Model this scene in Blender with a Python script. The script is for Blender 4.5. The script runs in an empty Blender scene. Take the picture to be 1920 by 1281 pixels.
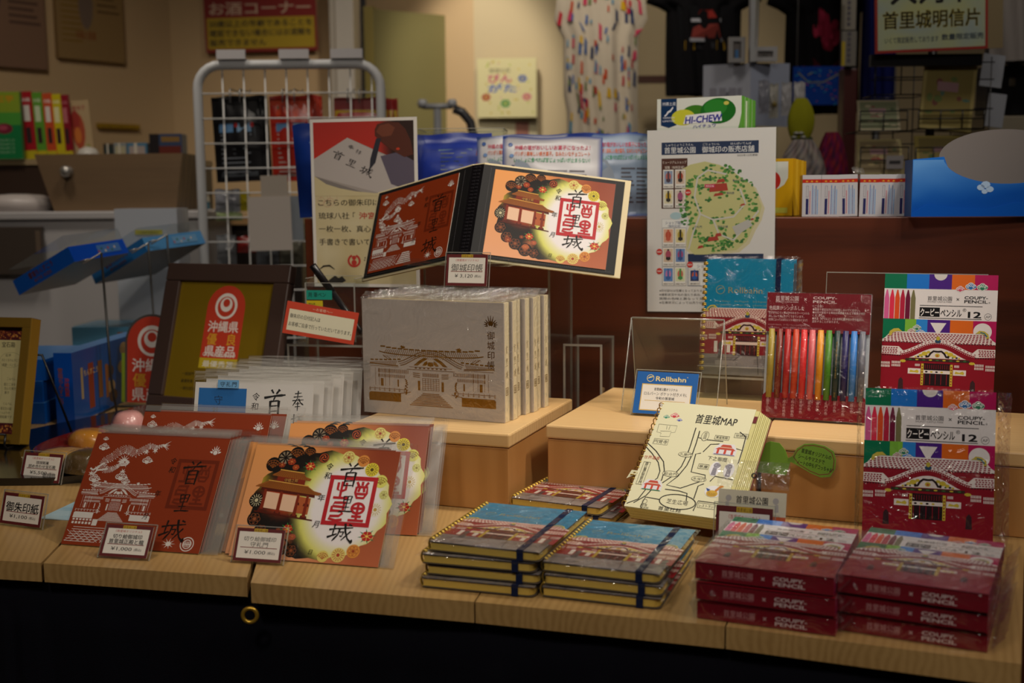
import bpy, bmesh, math, random
from mathutils import Vector, Matrix, noise
from mathutils.geometry import tessellate_polygon
random.seed(7)
PI = math.pi
R = math.radians
S = bpy.context.scene
COL = S.collection

# ------------------------------------------------------------------ camera
# z = 0 is the top of the display counter; the floor lies 0.8 m below it
FPX, PITCH, ROLL, CAMZ = 2180.0, 0.125, 0.0085, 0.36
cd = bpy.data.cameras.new('camera')
cam = bpy.data.objects.new('camera', cd)
COL.objects.link(cam)
cd.sensor_width = 36.0
cd.lens = FPX / 1920 * 36
cd.clip_start = 0.02
cam.location = (0, 0, CAMZ)
cam.rotation_euler = (Matrix.Rotation(PI/2 - PITCH, 3, 'X') @ Matrix.Rotation(-ROLL, 3, 'Z')).to_euler()
cd.dof.use_dof = True
cd.dof.focus_distance = 1.34
cd.dof.aperture_fstop = 5.6
S.camera = cam

# ------------------------------------------------------------------ world, light, exposure
w = bpy.data.worlds.new('shop')
S.world = w
w.use_nodes = True
w.node_tree.nodes['Background'].inputs[0].default_value = (1.0, 0.86, 0.72, 1)
w.node_tree.nodes['Background'].inputs[1].default_value = 0.010
S.view_settings.view_transform = 'Standard'
S.view_settings.look = 'None'
S.view_settings.gamma = 1
S.view_settings.exposure = 0.14
S.view_settings.use_curve_mapping = False
S.cycles.transparent_max_bounces = 40
S.cycles.caustics_reflective = False
S.cycles.caustics_refractive = False

def lamp(name, loc, target, watts, size=0.12, col=(1.0, 0.80, 0.58), spot=None, blend=0.6):
    if spot:
        ld = bpy.data.lights.new(name, 'SPOT')
        ld.spot_size = R(spot)
        ld.spot_blend = blend
        ld.shadow_soft_size = size
    else:
        ld = bpy.data.lights.new(name, 'AREA')
        ld.shape = 'DISK'
        ld.size = size
    ld.energy = watts
    ld.color = col
    o = bpy.data.objects.new(name, ld)
    COL.objects.link(o)
    o.location = loc
    o.rotation_euler = (Vector(target) - Vector(loc)).to_track_quat('-Z', 'Y').to_euler()
    return o
WARM = (1.0, 0.89, 0.755)
lamp('downlight', (0.24, 1.50, 1.75), (0.04, 1.58, 0), 34, 0.10, WARM, spot=44)
lamp('downlight', (1.05, 0.25, 1.75), (0.15, 1.40, 0), 22, 0.10, WARM, spot=58)
lamp('downlight', (-0.55, -0.35, 1.75), (-0.25, 1.35, 0.05), 32, 0.10, WARM, spot=62)
lamp('downlight', (0.70, 0.45, 1.75), (0.10, 1.58, 0.28), 34, 0.08, WARM, spot=36)
lamp('downlight', (1.15, 1.10, 1.75), (0.06, 1.56, 0.10), 62, 0.09, WARM, spot=36)
lamp('downlight', (-1.1, 2.2, 1.75), (-1.3, 3.2, 0.1), 20, 0.12, WARM, spot=95)
lamp('downlight', (-0.3, 2.2, 1.75), (-0.4, 3.0, 0.2), 15, 0.12, WARM, spot=90)
lamp('downlight', (0.15, 2.8, 1.75), (0.05, 4.2, 0.6), 27, 0.12, WARM, spot=75)
lamp('downlight', (1.1, 1.9, 1.75), (1.0, 2.9, 0.2), 15, 0.12, (1.0, .90, .78), spot=90)
lamp('downlight', (-0.20, 3.55, 1.80), (-0.14, 4.42, 0.86), 62, 0.06, (1.0, .92, .80), spot=34)  # extra spot, added to brighten the picture board
lamp('front_fill', (0.0, -0.55, 1.85), (0.0, 1.3, 0), 9, 0.8, (1.0, 0.90, 0.80))  # unseen broad fill, added to give the goods more frontal light

# ------------------------------------------------------------------ placing
def _axes():
    c, s = math.cos(ROLL), math.sin(ROLL)
    fw = Vector((0, math.cos(PITCH), -math.sin(PITCH)))
    ri = Vector((1, 0, 0)); dn = Vector((0, -math.sin(PITCH), -math.cos(PITCH)))
    return c*ri + s*dn, -s*ri + c*dn, fw
_IR, _ID, _FW = _axes()
def _ray(px, py):
    return _IR*((px-960)/FPX) + _ID*((py-640.5)/FPX) + _FW
def onz(px, py, z=0.0):
    """the point of the level z that the photograph shows at pixel (px, py)"""
    d = _ray(px, py)
    return Vector((0, 0, CAMZ)) + d*((z-CAMZ)/d.z)
def ony(px, py, y):
    d = _ray(px, py)
    return Vector((0, 0, CAMZ)) + d*(y/d.y)

# ------------------------------------------------------------------ colours and materials
def lin(c):
    if isinstance(c, str):
        c = c.lstrip('#')
        if len(c) == 3: c = c[0]*2 + c[1]*2 + c[2]*2
        c = tuple(int(c[i:i+2], 16)/255 for i in (0, 2, 4))
    return tuple((x/12.92 if x <= 0.04045 else ((x+0.055)/1.055)**2.4) for x in c[:3]) + (1.0,)

MATS = {}
def _mat(name):
    m = bpy.data.materials.new(name)
    m.use_nodes = True
    nt = m.node_tree
    MATS[name] = m
    return m, nt, nt.nodes['Principled BSDF']
def ink(name, rough=0.55, metal=0.0, spec=0.4, bump=0.0, bscale=400, coat=0.0):
    """colour comes from the flat printed colours of each face"""
    m, nt, b = _mat(name)
    a = nt.nodes.new('ShaderNodeVertexColor'); a.layer_name = 'Col'
    nt.links.new(a.outputs[0], b.inputs['Base Color'])
    b.inputs['Roughness'].default_value = rough
    b.inputs['Metallic'].default_value = metal
    b.inputs['Specular IOR Level'].default_value = spec
    b.inputs['Coat Weight'].default_value = coat
    b.inputs['Coat Roughness'].default_value = 0.12
    if bump:
        n = nt.nodes.new('ShaderNodeTexNoise'); n.inputs['Scale'].default_value = bscale
        tc = nt.nodes.new('ShaderNodeTexCoord'); nt.links.new(tc.outputs['Object'], n.inputs['Vector'])
        bp = nt.nodes.new('ShaderNodeBump'); bp.inputs['Strength'].default_value = bump
        bp.inputs['Distance'].default_value = 0.001
        nt.links.new(n.outputs[0], bp.inputs['Height']); nt.links.new(bp.outputs[0], b.inputs['Normal'])
    return m
PAPER = ink('printed_paper', 0.6)
GLOSS = ink('glossy_print', 0.28, spec=0.5)
PAINT = ink('painted_metal', 0.38, spec=0.5)
FOIL = ink('metal_foil', 0.36, metal=0.75)
GOLDM = ink('gold_stamping', 0.35, metal=0.35)
PLATE = ink('gold_plate', 0.45, metal=0.4)
CLOTHC = ink('woven_cloth', 0.9, spec=0.15, bump=0.6, bscale=900)
FOOD = ink('sweet_glaze', 0.3, spec=0.5, bump=0.5, bscale=60, coat=0.3)
LACQ = ink('lacquer', 0.18, spec=0.6, coat=0.4)

def wood(name, c1, c2, scale=1.0, axis='Y', rough=0.45, ring=14.0, coat=0.15):
    m, nt, b = _mat(name)
    tc = nt.nodes.new('ShaderNodeTexCoord')
    mp = nt.nodes.new('ShaderNodeMapping')
    st = {'X': (0.05, 1, 1), 'Y': (1, 0.05, 1), 'Z': (1, 1, 0.05)}[axis]
    mp.inputs['Scale'].default_value = tuple(scale*v for v in st)
    nt.links.new(tc.outputs['Object'], mp.inputs[0])
    n1 = nt.nodes.new('ShaderNodeTexNoise'); n1.inputs['Scale'].default_value = 7.0
    n1.inputs['Detail'].default_value = 2; n1.inputs['Roughness'].default_value = 0.45
    nt.links.new(mp.outputs[0], n1.inputs['Vector'])
    # growth rings: fine bands across the board, bent by the noise, over broad tone changes
    wv = nt.nodes.new('ShaderNodeTexWave'); wv.wave_type = 'BANDS'
    wv.bands_direction = {'X': 'Y', 'Y': 'X', 'Z': 'X'}[axis]
    wv.inputs['Scale'].default_value = ring; wv.inputs['Distortion'].default_value = 14.0
    wv.inputs['Detail'].default_value = 1.5; wv.inputs['Detail Scale'].default_value = 0.5
    nt.links.new(mp.outputs[0], wv.inputs['Vector'])
    n2 = nt.nodes.new('ShaderNodeTexNoise'); n2.inputs['Scale'].default_value = 160.0
    nt.links.new(mp.outputs[0], n2.inputs['Vector'])
    m1 = nt.nodes.new('ShaderNodeMath'); m1.operation = 'MULTIPLY_ADD'; m1.inputs[1].default_value = 0.20
    nt.links.new(wv.outputs['Fac'], m1.inputs[0]); nt.links.new(n1.outputs[0], m1.inputs[2])
    ad = nt.nodes.new('ShaderNodeMath'); ad.operation = 'MULTIPLY_ADD'; ad.inputs[1].default_value = 0.22
    nt.links.new(n2.outputs[0], ad.inputs[0]); nt.links.new(m1.outputs[0], ad.inputs[2])
    cr = nt.nodes.new('ShaderNodeValToRGB')
    cr.color_ramp.elements[0].position = 0.35; cr.color_ramp.elements[0].color = lin(c1)
    cr.color_ramp.elements[1].position = 1.0; cr.color_ramp.elements[1].color = lin(c2)
    e = cr.color_ramp.elements.new(0.7)
    a, z = lin(c1), lin(c2)
    e.color = tuple(a[i]*0.6 + z[i]*0.4 for i in range(4))
    nt.links.new(ad.outputs[0], cr.inputs[0]); nt.links.new(cr.outputs[0], b.inputs['Base Color'])
    b.inputs['Roughness'].default_value = rough
    b.inputs['Coat Weight'].default_value = coat
    b.inputs['Coat Roughness'].default_value = 0.25
    return m
PINE = wood('pale_pine', '#bb9862', '#967341', 1.0, 'Y', 0.42, 46)
PINEX = wood('pale_pine_across', '#e2c08a', '#cda46c', 1.0, 'X', 0.45, 34)
PINEZ = wood('pine_block_sides', '#bd8a50', '#a8743c', 1.0, 'Z', 0.5, 12)
ROSE = wood('dark_red_wood', '#602c17', '#37170b', 1.6, 'X', 0.36, 14, 0.15)
GREYW = wood('grey_brown_wood', '#84694a', '#4a3826', 0.8, 'X', 0.6, 9)

def flat(name, c, rough=0.8, spec=0.3, bump=0.0, bscale=300):
    m, nt, b = _mat(name)
    b.inputs['Base Color'].default_value = lin(c)
    b.inputs['Roughness'].default_value = rough
    b.inputs['Specular IOR Level'].default_value = spec
    if bump:
        n = nt.nodes.new('ShaderNodeTexNoise'); n.inputs['Scale'].default_value = bscale
        bp = nt.nodes.new('ShaderNodeBump'); bp.inputs['Strength'].default_value = bump
        bp.inputs['Distance'].default_value = 0.002
        nt.links.new(n.outputs[0], bp.inputs['Height']); nt.links.new(bp.outputs[0], b.inputs['Normal'])
    return m
WALL = flat('beige_wall_plaster', '#ccae84', 0.9, 0.2, 0.15, 120)
WALLG = flat('pale_wall_plaster', '#c4b28e', 0.9, 0.2, 0.15, 120)
FLOOR = flat('grey_shop_floor', '#5a5048', 0.5, 0.4, 0.1, 40)
CEIL = flat('ceiling_paint', '#b8ac9a', 0.9)
NAVY = flat('navy_cloth', '#0d0d15', 0.95, 0.1, 0.5, 700)
WHITEP = flat('white_laminate', '#b9b6b6', 0.5, 0.4)

def film(name, haze=0.05, tint='#ffffff', rough=0.06, edge=0.5, base=0.03, bump=0.0, bscale=25.0, hazecol='#e8e6e2'):
    """thin clear plastic: straight-through light, a fresnel-like sheen and a little milkiness"""
    m = bpy.data.materials.new(name); m.use_nodes = True
    MATS[name] = m
    nt = m.node_tree
    for n in list(nt.nodes): nt.nodes.remove(n)
    out = nt.nodes.new('ShaderNodeOutputMaterial')
    tr = nt.nodes.new('ShaderNodeBsdfTransparent'); tr.inputs[0].default_value = lin(tint)
    gl = nt.nodes.new('ShaderNodeBsdfGlossy'); gl.inputs['Roughness'].default_value = rough
    df = nt.nodes.new('ShaderNodeBsdfDiffuse'); df.inputs[0].default_value = lin(hazecol)
    mh = nt.nodes.new('ShaderNodeMixShader'); mh.inputs[0].default_value = haze
    lw = nt.nodes.new('ShaderNodeLayerWeight'); lw.inputs[0].default_value = 0.25
    mr = nt.nodes.new('ShaderNodeMapRange')
    mr.inputs['To Min'].default_value = base; mr.inputs['To Max'].default_value = edge
    nt.links.new(lw.outputs['Facing'], mr.inputs[0])
    mg = nt.nodes.new('ShaderNodeMixShader')
    nt.links.new(mr.outputs[0], mg.inputs[0])
    nt.links.new(tr.outputs[0], mh.inputs[1]); nt.links.new(df.outputs[0], mh.inputs[2])
    nt.links.new(mh.outputs[0], mg.inputs[1]); nt.links.new(gl.outputs[0], mg.inputs[2])
    if bump:
        n = nt.nodes.new('ShaderNodeTexNoise'); n.inputs['Scale'].default_value = bscale
        n.inputs['Detail'].default_value = 3; n.inputs['Distortion'].default_value = 1.5
        tc = nt.nodes.new('ShaderNodeTexCoord'); nt.links.new(tc.outputs['Object'], n.inputs['Vector'])
        bp = nt.nodes.new('ShaderNodeBump'); bp.inputs['Strength'].default_value = bump
        bp.inputs['Distance'].default_value = 0.01
        nt.links.new(n.outputs[0], bp.inputs['Height'])
        nt.links.new(bp.outputs[0], gl.inputs['Normal']); nt.links.new(bp.outputs[0], lw.inputs['Normal'])
    nt.links.new(mg.outputs[0], out.inputs[0])
    return m
ACRYL = film('clear_acrylic', 0.004, '#fbfdfc', 0.03, 0.35, 0.02)
ACEDGE = film('acrylic_cut_edge', 0.35, '#e8efec', 0.2, 0.6, 0.10, hazecol='#d8d2c8')
SLEEVE = film('clear_sleeve', 0.004, '#ffffff', 0.10, 0.30, 0.012, 0.12, 9)
MILKY = film('sleeve_margin', 0.17, '#f4f4f2', 0.32, 0.25, 0.02, 0.15, 14, '#c9c5bf')
POCKET = film('page_pocket', 0.0, '#ffffff', 0.15, 0.05, 0.004)
WRAP = film('crinkled_wrap', 0.003, '#ffffff', 0.05, 0.42, 0.028, 0.9, 34)
CRINKLE = film('crumpled_wrap_end', 0.05, '#ffffff', 0.07, 0.7, 0.12, 1.0, 70)

# ------------------------------------------------------------------ meshes
class Body:
    """collects faces with a flat colour and a material index; build() links them as ONE mesh object"""
    def __init__(s):
        s.v, s.f, s.c, s.m, s.sm = [], [], [], [], []
    def face(s, pts, col='#ffffff', mat=0, smooth=False):
        i = len(s.v)
        s.v += [tuple(p) for p in pts]
        s.f.append(tuple(range(i, i+len(pts))))
        s.c.append(col); s.m.append(mat); s.sm.append(smooth)
    def idx(s, verts, faces, col='#ffffff', mat=0, smooth=False):
        i = len(s.v)
        s.v += [tuple(p) for p in verts]
        for f in faces:
            s.f.append(tuple(i+k for k in f)); s.c.append(col); s.m.append(mat); s.sm.append(smooth)
    def box(s, x0, x1, y0, y1, z0, z1, col='#ffffff', mat=0, M=None, cols=None):
        """cols: optional dict of face colour by '-x','+x','-y','+y','-z','+z'"""
        P = [Vector(p) for p in ((x0,y0,z0),(x1,y0,z0),(x1,y1,z0),(x0,y1,z0),(x0,y0,z1),(x1,y0,z1),(x1,y1,z1),(x0,y1,z1))]
        if M is not None: P = [M @ p for p in P]
        i = len(s.v); s.v += [tuple(p) for p in P]
        for k, f in (('-z',(0,3,2,1)),('+z',(4,5,6,7)),('-y',(0,1,5,4)),('+x',(1,2,6,5)),('+y',(2,3,7,6)),('-x',(3,0,4,7))):
            s.f.append(tuple(i+q for q in f))
            s.c.append((cols or {}).get(k, col)); s.m.append(mat); s.sm.append(False)
    def prism(s, poly, d0, d1, col='#ffffff', mat=0, plane='XZ', side=None, sidemat=None, M=None):
        """poly (x, z) pushed from depth d0 (front, -y) to d1; plane 'XY' pushes along z instead"""
        def P(p, d):
            q = Vector((p[0], d, p[1])) if plane == 'XZ' else Vector((p[0], p[1], d))
            return M @ q if M is not None else q
        n = len(poly)
        area = sum(poly[k][0]*poly[(k+1) % n][1] - poly[(k+1) % n][0]*poly[k][1] for k in range(n))
        if area < 0: poly = poly[::-1]
        if plane == 'XY': d0, d1 = d1, d0
        s.face([P(p, d0) for p in poly], col, mat)
        s.face([P(p, d1) for p in poly[::-1]], side or col, mat)
        for k in range(n):
            a, b = poly[k], poly[(k+1) % n]
            s.face([P(a, d0), P(a, d1), P(b, d1), P(b, d0)], side or col, mat if sidemat is None else sidemat)
    def tube(s, pts, r, col='#ffffff', mat=0, n=8, closed=False, cap=True, r1=None):
        pts = [Vector(p) for p in pts]
        rings = []
        N = len(pts)
        up = None
        for i, p in enumerate(pts):
            if closed: t = (pts[(i+1) % N] - pts[i-1]).normalized()
            else: t = (pts[min(i+1, N-1)] - pts[max(i-1, 0)]).normalized()
            if up is None:
                up = Vector((0, 0, 1)) if abs(t.z) < 0.9 else Vector((1, 0, 0))
            u = t.cross(up)
            if u.length < 1e-6: u = t.orthogonal()
            u.normalize(); v = u.cross(t).normalized(); up = v
            rr = r if r1 is None else r + (r1-r)*i/(N-1)
            rings.append([p + (u*math.cos(2*PI*k/n) + v*math.sin(2*PI*k/n))*rr for k in range(n)])
        V = [q for g in rings for q in g]; F = []
        for i in range(N if closed else N-1):
            j = (i+1) % N
            for k in range(n):
                F.append((i*n+k, i*n+(k+1) % n, j*n+(k+1) % n, j*n+k))
        if cap and not closed:
            F.append(tuple(range(n))[::-1]); F.append(tuple((N-1)*n+k for k in range(n)))
        s.idx(V, F, col, mat, True)
    def lathe(s, prof, col='#ffffff', mat=0, n=28, o=(0, 0, 0), sx=1, sy=1):
        V = []; F = []
        for (r, z) in prof:
            for k in range(n):
                a = 2*PI*k/n
                V.append((o[0]+r*sx*math.cos(a), o[1]+r*sy*math.sin(a), o[2]+z))
        for i in range(len(prof)-1):
            for k in range(n):
                F.append((i*n+k, i*n+(k+1) % n, (i+1)*n+(k+1) % n, (i+1)*n+k))
        F.append(tuple(range(n))[::-1]); F.append(tuple((len(prof)-1)*n+k for k in range(n)))
        s.idx(V, F, col, mat, True)
    def grid(s, fn, nu, nv, col='#ffffff', mat=0, smooth=True, colfn=None):
        V = [fn(i/nu, j/nv) for j in range(nv+1) for i in range(nu+1)]
        F = [(j*(nu+1)+i, j*(nu+1)+i+1, (j+1)*(nu+1)+i+1, (j+1)*(nu+1)+i) for j in range(nv) for i in range(nu)]
        i0 = len(s.v); s.v += [tuple(p) for p in V]
        for k, f in enumerate(F):
            s.f.append(tuple(i0+q for q in f)); s.m.append(mat); s.sm.append(smooth)
            if colfn:
                j, i = divmod(k, nu)
                s.c.append([colfn(i/nu, j/nv), colfn((i+1)/nu, j/nv), colfn((i+1)/nu, (j+1)/nv), colfn(i/nu, (j+1)/nv)])
            else: s.c.append(col)
    def art(s, a, o, ux, uy, base=0.00015, step=0.00004, scale=0.001, mats=None):
        """lay a flat print (millimetres) on a surface: origin o, right ux, up uy"""
        o, ux, uy = Vector(o), Vector(ux), Vector(uy); n = ux.cross(uy)
        i0 = len(s.v)
        for (x, y, L) in a.v:
            s.v.append(tuple(o + ux*(x*scale) + uy*(y*scale) + n*(base + step*L)))
        for f, c, m in zip(a.f, a.c, a.m):
            s.f.append(tuple(i0+k for k in f)); s.c.append(c); s.m.append(m if mats is None else mats[m]); s.sm.append(False)
    def mesh(s, name, mats):
        me = bpy.data.meshes.new(name)
        me.from_pydata(s.v, [], s.f)
        for m in (mats if isinstance(mats, (list, tuple)) else [mats]): me.materials.append(m)
        ca = me.color_attributes.new('Col', 'FLOAT_COLOR', 'CORNER')
        buf = []
        cache = {}
        for f, c in zip(s.f, s.c):
            if isinstance(c, list): buf += [x for q in c for x in (lin(q) if not (len(q) == 4) else q)]
            else:
                if c not in cache: cache[c] = lin(c)
                buf += list(cache[c])*len(f)
        ca.data.foreach_set('color', buf)
        me.polygons.foreach_set('material_index', s.m)
        me.polygons.foreach_set('use_smooth', s.sm)
        me.update()
        return me
    def build(s, name, mats, parent=None, bevel=0, loc=None, rot=None, segs=2):
        o = bpy.data.objects.new(name, s.mesh(name, mats))
        COL.objects.link(o)
        if parent: o.parent = parent
        if loc is not None: o.location = loc
        if rot is not None: o.rotation_euler = rot
        if bevel:
            b = o.modifiers.new('bevel', 'BEVEL'); b.width = bevel; b.segments = segs; b.limit_method = 'ANGLE'; b.angle_limit = R(50)
        return o

def tag(o, label, cat, group=None):
    o['label'] = label; o['category'] = cat
    if group: o['group'] = group
    return o
def thing(name, label, cat, loc=(0, 0, 0), yaw=0.0, lean=0.0, group=None, spin=0.0):
    o = bpy.data.objects.new(name, None)
    COL.objects.link(o)
    o.empty_display_size = 0.02
    o.location = loc
    M = Matrix.Rotation(R(yaw), 3, 'Z') @ Matrix.Rotation(R(-lean), 3, 'X') @ Matrix.Rotation(R(spin), 3, 'Y')
    o.rotation_euler = M.to_euler()
    return tag(o, label, cat, group)
def structure(o):
    o['kind'] = 'structure'
    return o
def dup(root, label=None, group=None, loc=None, rot=None):
    c = root.copy(); COL.objects.link(c)
    if label: c['label'] = label
    if group: c['group'] = group
    if loc is not None: c.location = loc
    if rot is not None: c.rotation_euler = rot
    for ch in list(root.children):
        d = ch.copy(); COL.objects.link(d); d.parent = c
        for g in list(ch.children):
            e = g.copy(); COL.objects.link(e); e.parent = d
    return c
def rot(yaw, lean=0.0, spin=0.0):
    return (Matrix.Rotation(R(yaw), 3, 'Z') @ Matrix.Rotation(R(-lean), 3, 'X') @ Matrix.Rotation(R(spin), 3, 'Y')).to_euler()

# ------------------------------------------------------------------ flat prints
_TC = {}
_tcu = bpy.data.curves.new('lettering', 'FONT'); _to = bpy.data.objects.new('lettering', _tcu)
COL.objects.link(_to)
def glyphs(t, bold=0.0, res=2):
    k = (t, bold, res)
    if k not in _TC:
        _tcu.body = t; _tcu.size = 1; _tcu.resolution_u = res; _tcu.offset = bold
        bpy.context.view_layer.update()
        me = bpy.data.meshes.new_from_object(_to.evaluated_get(bpy.context.evaluated_depsgraph_get()))
        _TC[k] = ([tuple(v.co[:2]) for v in me.vertices], [tuple(p.vertices) for p in me.polygons])
        bpy.data.meshes.remove(me)
    return _TC[k]

class Art:
    def __init__(s):
        s.v, s.f, s.c, s.m = [], [], [], []
        s.L = 1; s.mat = 0; s.k = 0
        s.T = None        # optional warp of (x, y)
    def lay(s, L): s.L = L; return s
    def _p(s, x, y):
        if s.T: x, y = s.T(x, y)
        s.v.append((x, y, s.L + .03*(s.k % 30))); return len(s.v)-1
    def raw(s, pts, col):
        s.f.append(tuple(s._p(*p) for p in pts)); s.c.append(col); s.m.append(s.mat)
    def poly(s, pts, col):
        s.k += 1
        if len(pts) <= 4:
            n = len(pts)
            a = sum(pts[k][0]*pts[(k+1) % n][1] - pts[(k+1) % n][0]*pts[k][1] for k in range(n))
            s.raw(pts if a > 0 else pts[::-1], col); return
        ids = [s._p(*p) for p in pts]
        for t in tessellate_polygon([[Vector((p[0], p[1], 0)) for p in pts]]):
            a, b, c = (pts[k] for k in t)
            if (b[0]-a[0])*(c[1]-a[1]) - (b[1]-a[1])*(c[0]-a[0]) < 0: t = (t[0], t[2], t[1])
            s.f.append(tuple(ids[k] for k in t)); s.c.append(col); s.m.append(s.mat)
    def rect(s, x, y, w, h, col): s.poly([(x, y), (x+w, y), (x+w, y+h), (x, y+h)], col)
    def ell(s, x, y, rx, ry=None, col='#000', n=20, a0=0, rotd=0):
        ry = rx if ry is None else ry
        s.k += 1
        c, q = math.cos(R(rotd)), math.sin(R(rotd))
        P = []
        for k in range(n):
            a = 2*PI*k/n + a0
            u, v = rx*math.cos(a), ry*math.sin(a)
            P.append((x+u*c-v*q, y+u*q+v*c))
        s.raw(P, col)
    def line(s, pts, wd, col, closed=False, taper=False):
        s.k += 1
        n = len(pts)
        if closed: pts = pts + [pts[0], pts[1]]
        L = []
        m = len(pts)
        for i, p in enumerate(pts):
            a = pts[max(i-1, 0)]; b = pts[min(i+1, m-1)]
            dx, dy = b[0]-a[0], b[1]-a[1]; l = math.hypot(dx, dy) or 1
            ww = wd[i] if isinstance(wd, (list, tuple)) else wd
            if taper: ww *= max(0.15, math.sin(PI*(0.12+0.8*i/max(m-1, 1))))
            L.append(((p[0]-dy/l*ww/2, p[1]+dx/l*ww/2), (p[0]+dy/l*ww/2, p[1]-dx/l*ww/2)))
        for i in range(m-1 if not closed else n):
            s.raw([L[i][1], L[i+1][1], L[i+1][0], L[i][0]], col)
    def ring(s, x, y, r, wd, col, ry=None, n=28, a0=0.0, a1=360.0):
        ry = r if ry is None else ry
        P = [(x+r*math.cos(R(a0+(a1-a0)*k/n)), y+ry*math.sin(R(a0+(a1-a0)*k/n))) for k in range(n+1)]
        s.line(P, wd, col)
    def frame(s, x, y, w, h, t, col):
        s.rect(x, y, w, t, col); s.rect(x, y+h-t, w, t, col)
        s.rect(x, y+t, t, h-2*t, col); s.rect(x+w-t, y+t, t, h-2*t, col)
    def grad(s, x, y, w, h, fn, nx, ny):
        for j in range(ny):
            for i in range(nx):
                P = [(i/nx, j/ny), ((i+1)/nx, j/ny), ((i+1)/nx, (j+1)/ny), (i/nx, (j+1)/ny)]
                s.f.append(tuple(s._p(x+w*a, y+h*b) for a, b in P))
                s.c.append([lin(fn(a, b)) for a, b in P]); s.m.append(s.mat)
    def text(s, t, x, y, size, col='#111111', bold=0.0, al='l', rotd=0.0, sx=1.0, fit=None, shear=0.0, res=2):
        V, F = glyphs(t, 0.0, res)
        if not V: return
        x0 = min(p[0] for p in V); x1 = max(p[0] for p in V)
        k = size
        if fit: sx = fit/((x1-x0)*size)
        dx = {'l': -x0, 'c': -(x0+x1)/2, 'r': -x1}[al]
        c, q = math.cos(R(rotd)), math.sin(R(rotd))
        e = bold*.55
        L0 = s.L
        for n_, (ox, oy) in enumerate(((-e, -e), (e, -e), (-e, e), (e, e)) if bold >= .02 else ((-e, 0), (e, 0)) if bold > .004 else ((0, 0),)):
            s.L = L0 + .14*n_
            i0 = len(s.v)
            for (a, b) in V:
                u, v = (a+dx+ox)*k*sx + b*k*shear, (b+oy)*k
                s._p(x+u*c-v*q, y+u*q+v*c)
            for f in F:
                s.f.append(tuple(i0+j for j in f)); s.c.append(col); s.m.append(s.mat)
        s.L = L0
    def vtext(s, t, x, y, size, col='#111111', bold=0.0, gap=1.02, sx=1.0):
        for i, ch in enumerate(t):
            s.text(ch, x, y-size*gap*(i+0.85), size, col, bold, 'c', sx=sx)
    def brush(s, ch, x, y, w, h, col, k=1.0, wob=0.0):
        for st in STROKES[ch]:
            wd, pts = st
            P = [(x+w*a, y+h*b) for a, b in pts]
            Q = []
            for i in range(len(P)-1):
                for q in range(6):
                    t = q/6; Q.append((P[i][0]*(1-t)+P[i+1][0]*t, P[i][1]*(1-t)+P[i+1][1]*t))
            Q.append(P[-1])
            n = len(Q)
            W = [wd*w*k*1.18*(0.6 + 0.4*abs(math.cos(PI*(i/(n-1))*1.1)))*(1.0 if i < n-2 else 0.6) for i in range(n)]
            s.line(Q, W, col)
    def add(s, o, x=0, y=0, k=1.0, ky=None, L=0, mat=None):
        ky = k if ky is None else ky
        i0 = len(s.v)
        for (a, b, l) in o.v:
            p, q = x+a*k, y+b*ky
            if s.T: p, q = s.T(p, q)
            s.v.append((p, q, l+L))
        for f, c, m in zip(o.f, o.c, o.m):
            s.f.append(tuple(i0+j for j in f)); s.c.append(c); s.m.append(m if mat is None else mat)

STROKES = {
 '首': [(.07,[(.33,.99),(.44,.86)]),(.08,[(.72,1.0),(.56,.84)]),(.075,[(.0,.70),(.45,.77),(1.0,.82)]),(.06,[(.54,.80),(.44,.62)]),
       (.075,[(.30,.60),(.29,.02)]),(.06,[(.30,.58),(.70,.62)]),(.085,[(.70,.62),(.68,.02)]),(.045,[(.32,.42),(.66,.45)]),(.045,[(.32,.24),(.66,.27)]),(.05,[(.30,.06),(.68,.08)])],
 '里': [(.07,[(.22,.95),(.27,.52)]),(.06,[(.22,.93),(.80,.98)]),(.075,[(.80,.98),(.73,.54)]),(.05,[(.28,.74),(.74,.78)]),(.05,[(.27,.54),(.73,.57)]),
       (.075,[(.52,.96),(.47,.06)]),(.055,[(.24,.29),(.74,.33)]),(.08,[(.02,.03),(.45,.07),(1.0,.08)])],
 '城': [(.07,[(.0,.60),(.38,.70)]),(.07,[(.22,.92),(.17,.30)]),(.08,[(-.04,.18),(.36,.40)]),(.06,[(.36,.68),(1.0,.78)]),(.07,[(.46,.70),(.40,.34),(.20,.0)]),
       (.05,[(.47,.50),(.64,.53)]),(.05,[(.63,.53),(.58,.26),(.48,.30)]),(.085,[(.64,.98),(.70,.55),(.84,.16),(1.02,-.04),(1.03,.14)]),(.06,[(.93,.58),(.58,.06)]),(.07,[(.80,.94),(.95,.88)])],
 '奉': [(.06,[(.2,.85),(.8,.9)]),(.06,[(.1,.68),(.9,.73)]),(.06,[(.0,.5),(1.0,.56)]),(.07,[(.5,1.0),(.45,.62),(.05,.25)]),(.08,[(.55,.6),(.75,.4),(1.0,.3)]),(.05,[(.3,.34),(.7,.37)]),(.05,[(.25,.2),(.75,.23)]),(.07,[(.5,.45),(.48,.0)])],
 '拝': [(.06,[(.0,.72),(.4,.8)]),(.07,[(.22,1.0),(.2,.05),(.08,.15)]),(.06,[(.0,.4),(.4,.52)]),(.05,[(.5,.85),(.95,.9)]),(.05,[(.5,.65),(.92,.7)]),(.05,[(.48,.45),(.95,.5)]),(.06,[(.42,.25),(1.0,.3)]),(.07,[(.7,.88),(.68,-.05)])],
}

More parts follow.
